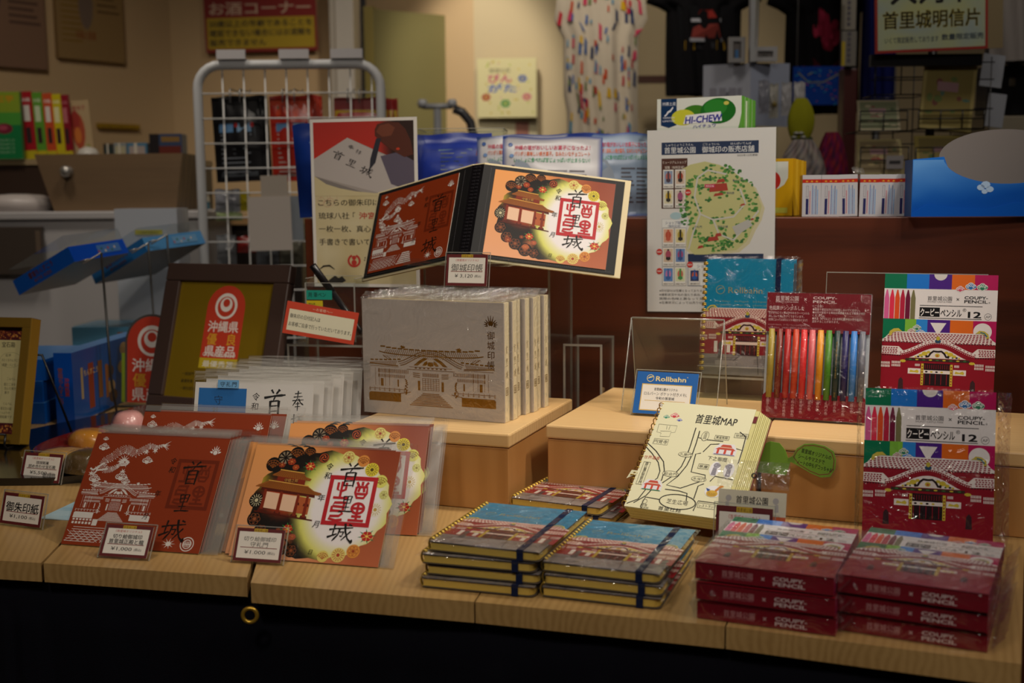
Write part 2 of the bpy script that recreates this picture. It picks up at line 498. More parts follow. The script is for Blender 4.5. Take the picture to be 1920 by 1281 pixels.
# ================================================================== PRINTED ART (millimetres)
def mix(a, b, t):
    t = max(0.0, min(1.0, t))
    return tuple(a[i]*(1-t) + b[i]*t for i in range(3))
def hx(c):
    c = c.lstrip('#'); return tuple(int(c[i:i+2], 16)/255 for i in (0, 2, 4))

def cloud(c, x, y, s, col, inner, rimc=None, L=0):
    """curling auspicious cloud"""
    l0 = c.L
    lobes = [(-.55, .0, .42), (0, .28, .52), (.55, .02, .42), (0, -.18, .45)]
    if rimc:
        for a, b, r in lobes: c.ell(x+a*s, y+b*s, (r+.13)*s, None, rimc, 16)
        c.lay(l0+1)
    for a, b, r in lobes: c.ell(x+a*s, y+b*s, r*s, None, col, 16)
    c.poly([(x+.6*s, y-.3*s), (x+1.25*s, y-.1*s), (x+.7*s, y+.2*s)], col)
    c.lay(l0+2)
    for a, b, r in lobes[:3]:
        P = [(x+a*s + r*s*(.72-.06*k)*math.cos(.75*k+.5), y+b*s + r*s*(.72-.06*k)*math.sin(.75*k+.5)) for k in range(10)]
        c.line(P, .13*s, inner)
    c.lay(l0)

def seal(c, x, y, w, h, col, t=None):
    """square seal with four archaic characters"""
    t = t or w*.085
    c.frame(x, y, w, h, t, col)
    k = w*.052
    def ln(P): c.line([(x+w*a, y+h*b) for a, b in P], k, col)
    # right column
    ln([(.58,.89),(.63,.81)]); ln([(.70,.90),(.70,.82)]); ln([(.82,.89),(.77,.81)])
    ln([(.59,.79),(.81,.79),(.82,.67),(.77,.57),(.63,.57),(.58,.67),(.59,.79)]); ln([(.66,.78),(.64,.69)]); ln([(.74,.78),(.76,.69)]); ln([(.61,.65),(.79,.65)])
    c.ring(x+w*.70, y+h*.36, w*.125, k, col, h*.10)
    ln([(.70,.46),(.70,.12)]); ln([(.58,.36),(.82,.36)]); ln([(.60,.20),(.80,.20)]); ln([(.54,.12),(.86,.12)])
    # left column
    ln([(.20,.86),(.20,.72),(.28,.68),(.28,.88)]); ln([(.28,.68),(.37,.72),(.37,.86)]); ln([(.28,.70),(.28,.56)]); ln([(.14,.55),(.44,.55)])
    ln([(.44,.46),(.20,.45),(.16,.38),(.40,.37)]); ln([(.40,.45),(.40,.30)]); ln([(.16,.29),(.36,.29),(.40,.24),(.34,.19),(.16,.18),(.14,.13),(.28,.10),(.42,.12)])
    ln([(.16,.38),(.16,.26)])

def flower(c, x, y, s, petal, leaf=None, heart='#f0d060'):
    l0 = c.L
    if leaf:
        for k in range(8):
            a = k*PI/4+.2
            c.poly([(x+.4*s*math.cos(a-.35), y+.4*s*math.sin(a-.35)), (x+1.25*s*math.cos(a), y+1.0*s*math.sin(a)), (x+.4*s*math.cos(a+.35), y+.4*s*math.sin(a+.35))], leaf)
        c.lay(l0+1)
    for k in range(6):
        a = k*PI/3
        c.ell(x+.42*s*math.cos(a), y+.36*s*math.sin(a), .38*s, .3*s, petal, 9)
    c.lay(l0+2)
    c.ell(x, y, .2*s, .16*s, heart, 8)
    for k in range(6):
        a = k*PI/3+.5
        c.line([(x+.2*s*math.cos(a), y+.2*s*math.sin(a)), (x+.7*s*math.cos(a), y+.6*s*math.sin(a))], .06*s, heart)
    c.lay(l0)

def lobe(c, x, y, s, col, ink_, kind=0, rimc=None):
    """round paper-cut medallion"""
    l0 = c.L
    if rimc: c.ell(x, y, s*1.12, None, rimc, 18)
    c.lay(l0+1); c.ell(x, y, s, None, col, 18); c.lay(l0+2)
    if kind == 0:
        for k in range(9):
            a = 2*PI*k/9
            c.poly([(x+.2*s*math.cos(a), y+.2*s*math.sin(a)), (x+.82*s*math.cos(a-.2), y+.82*s*math.sin(a-.2)), (x+.82*s*math.cos(a+.2), y+.82*s*math.sin(a+.2))], ink_)
    elif kind == 1:
        for k in range(3):
            for a in (90,):
                c.ring(x, y-.5*s, s*(.45+.32*k), s*.09, ink_, None, 12, 25, 155)
        for k in range(5):
            a = R(40+25*k); c.line([(x, y-.5*s), (x+1.1*s*math.cos(a), y-.5*s+1.15*s*math.sin(a))], s*.07, ink_)
    elif kind == 2:
        c.ell(x, y, .26*s, None, ink_, 10)
        for k in range(14):
            a = 2*PI*k/14
            c.line([(x+.4*s*math.cos(a), y+.4*s*math.sin(a)), (x+.85*s*math.cos(a), y+.85*s*math.sin(a))], .08*s, ink_)
    elif kind == 3:
        for k in range(6):
            a = 2*PI*k/6; c.ring(x+.45*s*math.cos(a), y+.45*s*math.sin(a), .34*s, .055*s, ink_, None, 10)
        c.ell(x, y, .2*s, None, ink_, 8)
    elif kind == 4:
        for k in range(3):
            a = 2*PI*k/3
            P = [(x+(.2+.6*q/8)*s*math.cos(a+.35*q), y+(.2+.6*q/8)*s*math.sin(a+.35*q)) for q in range(9)]
            c.line(P, [.3*s*(1-q/9) for q in range(9)], ink_)
        c.ring(x, y, .85*s, .1*s, ink_, None, 18)
    c.lay(l0)

def castle_line(c, x, y, w, col, mat=0):
    """line drawing of the palace front, 100 x 52 units"""
    k = w/100
    m0 = c.mat; c.mat = mat
    rnd = random.Random(3)
    P = lambda a, b: (x+a*k, y+b*k)
    def ln(pts, t): c.line([P(*q) for q in pts], t*k, col)
    def bx(a, b, ww, hh): c.rect(x+a*k, y+b*k, ww*k, hh*k, col)
    # upper roof
    def ridge(t): return 48.6 + .9*abs(t-.5)**2*4
    for i in range(17):
        a = 10+79*i/17
        t = (i+.5)/17
        bx(a, ridge(t)-.55+ (1.6*(abs(t-.5)*2)**6), 3.9, 1.1)
    for i in range(46):
        a = 15+70*i/45; s = (a-50)*.06
        ln([(a, 48), (a+s, 44.6)], .42)
    P1 = [(9+82*i/30, 43.9+2.2*(abs(i/15-1))**5) for i in range(31)]
    ln(P1, .8)
    for i in range(50):
        a = 12+76*i/49; bx(a, 42.6, .5, .7); bx(a+.7, 41.5, .4, .6)
    for sgn in (-1, 1):
        ln([(50+sgn*38, 43), (50+sgn*33, 39)], .5); ln([(50+sgn*35, 42.5), (50+sgn*31, 39.5)], .4)
        # lower roofs
        for i in range(7):
            a = 50+sgn*(25+23*i/6.3); bx(a-1.4, 39.6-.35*i+(.02*i**2), 2.6, 1.1)
        for i in range(22):
            a = 50+sgn*(27+21*i/21); ln([(a, 38.8-.09*i), (a+sgn*(1.2), 35.2-.02*i)], .36)
        ln([(50+sgn*q, 34.6+.0025*(q-25)**2) for q in (26, 32, 38, 44, 49)], .75)
        for i in range(26): bx(50+sgn*(26+22*i/25)-.2, 33.2, .45, .7)
        # columns, windows
        for q in (41.5, 44.5, 36.5, 33): bx(50+sgn*q-.12, 17, .24, 15)
        for i in range(26):
            a = 50+sgn*(18+24*i/25)
            bx(a-.18, 28.2, .4, 3.2)
            if i > 2: bx(a-.18, 24.2, .4, 2.6)
        bx(50+sgn*39-(1.2), 16.8, 2.2, 6.4)
        bx(50+sgn*26-.6, 16.8, 1.1, 6)
        for q in range(3): ln([(50+sgn*8.5, 29-q*1.6), (50+sgn*14, 29.4-q*1.5)], .55)
        for i in range(16):
            c.ell(x+(50+sgn*(19.5)+rnd.uniform(-.8, .8))*k, y+(11+13*i/16)*k, .75*k, .5*k, col, 6)
        bx(50+sgn*9.3-.9, 15, 1.8, 8)
        # base
        c.poly([P(50+sgn*q, b) for q, b in ((24, 4), (50, 4), (50, 10.2), (48.8, 11.4), (24, 11.4))], col)
        ln([(50+sgn*16, 13), (50+sgn*26, 11)], .5)
        # ornaments on the ridge
        for i in range(9):
            a = R(20+16*i); ln([(50+sgn*22, 49.5), (50+sgn*22+2.6*math.cos(a)*rnd.uniform(.6, 1), 49.5+2.8*math.sin(a)*rnd.uniform(.6, 1))], .55)
    # cusped gable
    def arch(t, o):
        a = -1+2*t
        return (50+a*(24+o*.6), 35 + o + 10.5*math.cos(PI*a/2)**1.5)
    for o, th in ((0, .55), (1.6, .35), (3.1, .6)): ln([arch(i/30, o) for i in range(31)], th)
    for i in range(44): c.ell(*P(*arch((i+.5)/44, .85)), .3*k, .3*k, col, 5)
    for sgn in (-1, 1):
        c.poly([P(50+sgn*q, b) for q, b in ((2, 42), (5, 42.5), (9, 40), (12, 37), (13.5, 35.6), (10, 35.8), (7, 38.5), (4, 40.6))], col)
        c.poly([P(50+sgn*q, b) for q, b in ((2.5, 40), (4.5, 39), (6.5, 36), (4, 35.8), (2.2, 37.6))], col)
    c.poly([P(50+q, b) for q, b in ((-1.8, 39), (1.8, 39), (2.4, 36), (0, 35.4), (-2.4, 36))], col)
    for i in range(8): bx(37.5+i*3.3, 33.2, 1.7, .8)
    ln([(31, 32.2), (69, 32.2)], .35); ln([(33, 34.4), (67, 34.4)], .3)
    for i in range(13): bx(43.7+i*1.0, 26.6, .5, 3)
    for i in range(7): ln([(43.5, 15.5+i*1.6), (56.5, 15.5+i*1.6)], .28)
    for i in range(7): ln([(43.5+i*13/6, 15.3), (43.5+i*13/6, 25.4)], .28)
    # balustrade and stairs
    for sgn in (-1, 1):
        ln([(50+sgn*18, 14.6), (50+sgn*50, 14.6)], .35)
        for i in range(8):
            q = 22+4*i-.8; bx(50+sgn*q-.15, 12.2, .3, 3.4); ln([(50+sgn*q-.9, 13.3), (50+sgn*q+.9, 13.3)], .3)
    for i in range(9):
        h = 6.6+i*1.3; b = 12.4-i*1.25
        ln([(50-h, b), (50+h, b)], .62)
    c.mat = m0

def castle_color(c, x, y, w, pal, wall_h=0):
    """colour print of the palace front, 115 x 60 units"""
    k = w/115
    l0 = c.L
    red, dark, tile, gap, yel, grn = pal['red'], pal['dark'], pal['tile'], pal['gap'], '#c9b63c', '#3f6a3a'
    P = lambda a, b: (x+a*k, y+b*k)
    def bx(a, b, ww, hh, col): c.rect(x+a*k, y+b*k, ww*k, hh*k, col)
    bx(0, -wall_h, 115, 48+wall_h, red)
    c.lay(l0+1)
    c.poly([P(9, 57), P(106, 57), P(112, 50), P(115, 48), P(115, 45.5), P(0, 45.5), P(0, 48), P(3, 50)], gap)
    for sgn in (-1, 1):
        c.poly([P(57.5+sgn*q, b) for q, b in ((57.5, 40.5), (40, 40.5), (33, 34), (36, 31), (57.5, 32))], gap)
    c.lay(l0+2)
    for r in range(6):
        for i in range(30):
            q = (i+.5*(r % 2))/29.5
            hw = 47.5 + 9*(r/5.0)
            a = 57.5 + (q*2-1)*hw
            if 2 < a < 113: c.poly([P(a-1.2, 55.6-r*1.75), P(a+1.2, 55.6-r*1.75), P(a+1.0, 54.5-r*1.75), P(a-1.0, 54.5-r*1.75)], tile)
    for sgn in (-1, 1):
        for r in range(4):
            for i in range(6):
                a = 57.5+sgn*(42+i*2.7+.6*(r % 2)); 
                c.poly([P(a-1.0, 39.3-r*1.9), P(a+1.0, 39.3-r*1.9), P(a+.9, 38.1-r*1.9), P(a-.9, 38.1-r*1.9)], tile)
        for i in range(9): c.ell(*P(57.5+sgn*(36+i*2.5), 30.6), .9*k, .7*k, dark, 6)
        for i in range(21): c.ell(*P(57.5+sgn*(2+i*2.7), 45.2), .8*k, .6*k, dark, 6)
    # cusped gable
    def arch(t, o):
        a = -1+2*t
        return P(57.5+a*(37+o*.7), 30.5 + o + 13.5*math.cos(PI*a/2)**1.6)
    c.lay(l0+3)
    c.poly([arch(i/30, 0) for i in range(31)] , red)
    c.line([arch(i/36, 1.4) for i in range(37)], 4.4*k, red)
    c.lay(l0+4)
    c.line([arch(i/36, 3.3) for i in range(37)], 2.6*k, gap)
    for i in range(40): c.ell(*arch((i+.5)/40, 1.0), .5*k, .5*k, gap, 5)
    c.lay(l0+5)
    for i in range(22): c.line([arch((i+.25)/22, 3.3), arch((i+.7)/22, 3.5)], .9*k, tile)
    def arch2(t):
        a = -1+2*t
        return P(57.5+a*29, 28.6 + 11.5*math.cos(PI*a/2)**1.25)
    c.poly([arch2(i/24) for i in range(25)], gap)
    c.lay(l0+6)
    for sgn in (-1, 1):
        for (q, b, r, col) in ((13, 33.4, 3.2, yel), (9, 35.2, 2, yel), (17, 31.4, 2.2, yel), (19.5, 30, 1.3, dark), (11, 31, 1.4, dark), (15.5, 29.9, 1, grn), (22, 29.6, 1.2, yel)):
            c.ell(*P(57.5+sgn*q, b), r*k, r*.75*k, col, 8)
        c.line([P(57.5+sgn*q, b) for q, b in ((0, 36), (4, 36.5), (7, 34), (9, 30.4), (12, 30))], 2.0*k, dark)
    c.ell(*P(57.5, 32), 2.6*k, 2.2*k, yel, 9)
    c.lay(l0+7); c.ell(*P(57.5, 31.6), 1.3*k, 1.1*k, '#b4553a', 7)
    # finial and ridge beasts
    c.ell(*P(57.5, 47.5), 3.2*k, 2.2*k, '#2d4a66', 9); c.ell(*P(57.5, 50.5), 2*k, 2.4*k, '#b9ab3a', 8)
    for sgn in (-1, 1):
        c.poly([P(57.5+sgn*q, b) for q, b in ((37, 57), (41, 60.5), (46, 60), (50, 57), (51, 52.5), (48.5, 52), (47, 55.5), (42, 57.4))], '#c2b34a')
        c.line([P(57.5+sgn*q, b) for q, b in ((42, 58.6), (46, 57.6), (48.8, 54))], 1.3*k, '#3c6f86')
    # beam
    c.lay(l0+4)
    bx(25, 25.2, 65, 3, '#3b2a22'); bx(23, 28.0, 69, .8, red)
    c.lay(l0+5)
    for i in range(9): c.ell(*P(30+i*6.9, 26.7), 1.8*k, .8*k, yel if i % 2 else grn, 7)
    for sgn in (-1, 1):
        c.ell(*P(57.5+sgn*35, 24.6), 3.2*k, 1.6*k, yel, 7)
        for g in range(2):
            for i in range(7):
                for r2 in range(2): bx(57.5+sgn*(38+g*11+i*1.35)-.4, 20.6-r2*3.4-(0 if g else -1), .8, 2.6, gap)
        for i in range(4): bx(57.5+sgn*(18+i*1.3)-.4, 19.5, .8, 2.6, gap)
        bx(57.5+sgn*23-6.5, 11, 13, 6, gap)
        c.lay(l0+6); c.poly([P(57.5+sgn*23+a, b) for a, b in ((-4.8, 12.6), (-4, 15.4), (0, 14.2), (3, 15.8), (4.8, 14), (4, 12), (0, 12.8))], yel)
        c.lay(l0+5)
    bx(43.5, -1, 28, 24, dark)
    c.lay(l0+6)
    bx(44, 12, 27, 3.6, gap)
    for i in range(5): c.ell(*P(47+i*5.2, 13.8), 1.5*k, 1*k, yel if i % 2 else dark, 6)
    for i in range(12): bx(45.5+i*2.2, 17, .5, 4.6, pal['red'])
    for i in range(5): bx(45+i*5.6, 0, .6, 11.5, pal['red'])
    for sgn in (-1, 1):
        bx(57.5+sgn*14.7-1.3, -1, 2.6, 23.5, yel)
        c.lay(l0+7)
        for i in range(7): c.ell(*P(57.5+sgn*14.7, 1+i*3.1), .8*k, .9*k, '#8e3a2a', 6)
        c.lay(l0+6)
    c.lay(l0)

def cloudset(c, x, y, s, L):
    c.lay(L)
    cloud(c, x-2.1*s, y-.5*s, s*.8, '#c9486a', '#f2e9e6', '#efecea')
    cloud(c, x, y+.1*s, s, '#2f6fb4', '#e8eef4', '#efecea')
    cloud(c, x+2.3*s, y, s, '#2b7a5c', '#e8f2ec', '#efecea')

def art_crayon_box():
    """front of the crayon carton, 120 x 156 mm"""
    c = Art()
    W, H = 120, 156
    bars = ['#00714e', '#1976d6', '#4a1f86', '#dd6a1c', '#b4105a']
    c.lay(1); c.rect(0, 0, W, H, '#e6e2e4')
    c.lay(2)
    for i, b in enumerate(bars):
        c.rect(i*24, H-17, 24, 17, b)
        c.rect(i*24, H-78, 24, 26, b)
    c.rect(0, 0, W, H-78, '#8c1226')
    c.lay(3)
    c.rect(24, H-78, 12, 26, '#7ab83e'); c.rect(36, H-78, 12, 26, '#2a86dc')
    c.rect(0, H-84, W, 8, '#3a2a80'); c.rect(W-14, H-88, 14, 10, '#2a7ad0')
    # thumb notch
    c.poly([(60+7*math.cos(PI+PI*k/10), H+7*math.sin(PI+PI*k/10)) for k in range(11)], '#d9d4d2')
    # crayon row
    cr = ['#d7609a', '#e02f50', '#dd4f20', '#b51f40', '#6d1038', '#77734e']
    for i, q in enumerate(cr):
        a = .6+i*5.7
        c.rect(a, H-52, 5.1, 24, q)
        c.poly([(a, H-28), (a+5.1, H-28), (a+3.2, H-18.5), (a+1.9, H-18.5)], q)
    c.text('首里城公園', 47, H-29.5, 5.3, '#4a4648', .01)
    c.text('SHURIJO CASTLE PARK', 47, H-32.2, 2.5, '#6a6668', fit=26)
    c.text('×', 77.5, H-30.6, 7, '#2a2628')
    c.text('COUPY-', 86, H-27.6, 4.8, '#111014', .035, fit=24)
    c.text('PENCIL', 86, H-32.0, 4.8, '#111014', .035, fit=24); c.text('®', 111, H-32, 2.4, '#111014')
    c.rect(39, H-36.2, 66, .7, '#1a181c'); c.rect(38.5, H-50.6, 66, .7, '#1a181c')
    c.rect(39, H-48.6, 21.5, 10.6, '#121014')
    c.lay(4); c.text('クーピー', 40, H-47.3, 9.6, '#efebea', .03, fit=19.6)
    c.lay(3); c.text('ペンシル', 61.5, H-47.6, 9.8, '#121014', .03, fit=22)
    c.text('®', 84.5, H-42, 5.2, '#121014'); c.text('12', 90.5, H-48.6, 9.6, '#121014', .045, fit=13)
    c.ring(111, H-47, 3.6, .4, '#55525a'); c.text('AP', 111, H-48.4, 3.9, '#55525a', .01, 'c', fit=5)
    # shapes
    c.poly([(51, H-55.5), (68, H-55.5), (59.5, H-70)], '#e6e2e4')
    c.ell(108-2, H-64, 9.6, None, '#e6e2e4', 28)
    cloudset(c, 92, H-14, 5.2, 4)
    c.lay(4)
    for (a, b, s, q) in ((31, -66, 4.6, '#8a2c34'), (37, -62, 5.2, '#2b7a5c'), (42, -68, 5.2, '#2f74c0'), (33, -73, 4.4, '#d25a7c'), (41, -74, 4.6, '#3a7cc8')):
        cloud(c, a, H+b, s*.8, q, '#f0eeec', '#efecea')
    c.lay(5)
    castle_color(c, 0, H-124-2, W, {'red': '#8c1226', 'dark': '#231318', 'tile': '#8c1c34', 'gap': '#e2dada'}, 30)
    c.lay(6)
    for a in (22, 98):
        c.poly([(a-3, 30-8), (a-2.4, 36-2), (a, 39-2), (a+2.4, 36-2), (a+3, 30-8)], '#3a2228')
    return c

def art_crayon_edge():
    c = Art(); c.lay(1)
    c.text('首里城公園', 24, 5.2, 6.0, '#c78f92', .01, fit=27)
    c.text('SHURIJO CASTLE PARK', 24, 3.2, 2, '#b87880', fit=27)
    c.text('×', 60, 4.2, 7, '#d7b8b8', .01, 'c')
    c.text('COUPY-', 69, 6.6, 4.6, '#dcc6c6', .04, fit=27); c.text('PENCIL', 69, 2.2, 4.6, '#dcc6c6', .04, fit=27)
    return c

def art_notebook():
    """spiral notebook cover, 108 x 144 mm"""
    c = Art(); W, H = 108, 144
    c.lay(1); c.rect(0, 0, W, H, '#0b7ea6')
    c.lay(2)
    c.rect(0, 0, W, 27, '#7c7472')
    c.lay(3)
    c.poly([(24, 0), (40, 24), (72, 24), (88, 0)], '#8d8582')
    for s in (0, 1):
        for i in range(4): c.line([(s*64, 15+i*1.6), (44+s*64, 13+i*3)], .6, '#5d5654')
        c.line([(20+s*50, 2), (46+s*22, 24)], .9, '#4c4644')
        c.rect(16+s*64, 12, 26 if s == 0 else 12, 6, '#928a86')
    c.lay(4)
    castle_color(c, -4, 26, 116, {'red': '#8a1c26', 'dark': '#3a1a1c', 'tile': '#a8474a', 'gap': '#dcc4b8'}, 0)
    c.lay(6)
    for a in (14, 30, 78, 96): c.rect(a, 28, 4.2, 14, '#d8cfc4')
    for a in (22, 104): c.poly([(a-3, 20), (a-2.2, 34), (a-3, 38), (a, 42), (a+3, 38), (a+2.2, 34), (a+3, 20)], '#4c4444')
    c.lay(2)
    c.ring(19, 106, 5.2, .9, '#7d8f7c'); c.poly([(14.5, 105), (22, 107.5), (23, 108.6), (18, 108.2)], '#7d8f7c')
    c.text('Rollbahn', 29, 102, 11, '#8c8c6a', .012, fit=42); c.text('®', 72, 107, 2.5, '#86907a')
    for i, t in enumerate(('Freies Notieren', 'die Flugzeit', 'Eine Regenzeit', 'Notizen')):
        c.text(t, 14+i*23, 91, 2.9, '#7d9a8c', fit=18 if i < 3 else 14)
    for i, t in enumerate(('Spiralnotizblock', 'Design Stift', 'praktisches Leben', 'seit')):
        c.text(t, 14+i*23, 86.5, 2.9, '#7d9a8c', fit=19 if i < 3 else 8)
    return c

def art_brown_card():
    """brown stamp sheet with a white paper-cut dragon and palace, 160 x 127 mm"""
    c = Art(); W, H = 160, 127
    wh = '#d6d0ca'; br = '#8a3417'
    c.lay(1); c.rect(0, 0, W, H, br)
    c.lay(2)
    castle_line(c, 3, 26, 90, wh)
    for i in range(7):
        y = 4+i*2.6
        c.line([(2+i, y), (38+i*3, y)], .5, wh); 
        c.line([(44+i*5, 4), (52+i*6, 20)], .4, wh)
        c.line([(2+i*7, 4), (20+i*7, 16)], .4, wh); c.line([(20+i*7, 4), (2+i*7, 16)], .4, wh)
    for i in range(6): c.poly([(60+i*1.5, 5+i*3), (90-i, 5+i*3), (88-i, 6.6+i*3), (62+i*1.5, 6.6+i*3)], wh)
    for i in range(6): c.rect(4+i*4, 23, 2.6, 2.6, wh); c.rect(4+i*4, 27, 2.6, 2, wh)
    c.rect(28, 22, 6, 7, wh)
    # dragon: scales along a winding body
    path = [(84, 117), (76, 114), (68, 116), (61, 111), (54, 106), (47, 109), (41, 111), (33, 108), (27, 101), (20, 97), (17, 90), (23, 84), (31, 85), (37, 89), (42, 94)]
    N = 100
    def at(t):
        f = t*(len(path)-1); i = min(int(f), len(path)-2); q = f-i
        q = q*q*(3-2*q)*.4+q*.6
        return path[i][0]*(1-q)+path[i+1][0]*q, path[i][1]*(1-q)+path[i+1][1]*q
    for j in range(N):
        t = j/N; a, b = at(t); a2, b2 = at(min(t+.01, 1)); dx, dy = a2-a, b2-b; l = math.hypot(dx, dy) or 1
        wd = .9+3.6*math.sin(PI*min(1, t*1.02))**.8
        nx, ny = -dy/l, dx/l
        for q in range(-1, 3):
            o = (q-.5+.5*(j % 2)-.25)/1.6*wd*.8
            c.ell(a+nx*o, b+ny*o, .56, .44, wh, 5, R(30))
        if j % 2 == 0:
            c.poly([(a+nx*wd, b+ny*wd), (a+nx*wd+dx/l*1.2, b+ny*wd+dy/l*1.2), (a+nx*(wd+2.2), b+ny*(wd+2.2))], wh)
    for (a, b) in ((66, 108), (76, 110), (13, 86), (45, 84), (8, 80)):
        for k in range(6):
            an = k*1.05+a; c.line([(a, b), (a+3.4*math.cos(an), b+3.4*math.sin(an))], [1.6, .3], wh)
        c.ell(a, b, 1.6, None, wh, 8)
    for k in range(8): c.line([(84, 116.5), (90+1.5*math.sin(k*2), 111+k*1.5)], [.9, .3], wh)
    for k in range(10): c.line([(42, 97), (42+7*math.cos(k*.5-.8), 95+8*math.sin(k*.5-.8))], [1.2, .4], wh)
    c.poly([(36, 96), (44, 99), (50, 95), (47, 91), (41, 90)], wh)
    c.line([(20, 93), (9, 84), (5, 86)], 2.2, wh); c.line([(26, 86), (14, 84), (10, 78)], 2, wh)
    c.lay(3); c.ell(44, 95, .9, None, br, 7); c.line([(40, 92.4), (47, 93)], .5, br)
    c.lay(2)
    for (a, b, s) in ((12, 121, 3.2), (13, 111, 6.2), (70, 98, 6), (14, 74, 6.6), (18, 68, 5), (45, 78, 7), (52, 73, 5)):
        cloud(c, a, b, s, wh, br)
    # jewel with flames
    c.lay(2)
    c.ell(147, 111, 2.6, None, wh, 12)
    for k in range(9):
        an = R(-10+25*k); c.line([(147+3.4*math.cos(an), 111+3*math.sin(an)), (147+6.5*math.cos(an), 110.5+(4.5+4*math.sin(an))*max(.3, math.sin(an)))], [1.4, .4], wh)
    seal(c, 107, 46, 48, 56, '#6b2510')
    ik = '#1c120e'
    c.lay(4)
    c.text('令', 101, 96, 8, ik, .012, 'c', shear=.15); c.text('和', 102, 86, 8, ik, .012, 'c', shear=.15)
    c.text('年', 94, 59, 7.5, ik, .012, 'c', shear=.15); c.text('月', 87, 33, 8, ik, .012, 'c', shear=.15, sx=.8)
    c.brush('首', 115, 73, 26, 27, ik); c.brush('里', 118, 43, 17, 20, ik, 1.15); c.brush('城', 110, 12, 27, 23, ik)
    # lotus and round crest
    c.lay(2)
    for k in range(9):
        an = R(k*40); c.poly([(123+2*math.cos(an-.3), 8+1.6*math.sin(an-.3)), (123+8*math.cos(an), 8.5+6*math.sin(an)), (123+2*math.cos(an+.3), 8+1.6*math.sin(an+.3))], wh)
    c.ell(123, 8, 3, 2.4, wh, 10)
    c.ring(144, 9, 7.2, 1, wh); c.ring(144, 9, 4.6, .9, wh)
    for k in range(5): c.line([(140.5+k*1.7, 6), (140.5+k*1.7, 12)], .8, wh)
    c.line([(140, 9), (148, 9)], .8, wh)
    return c

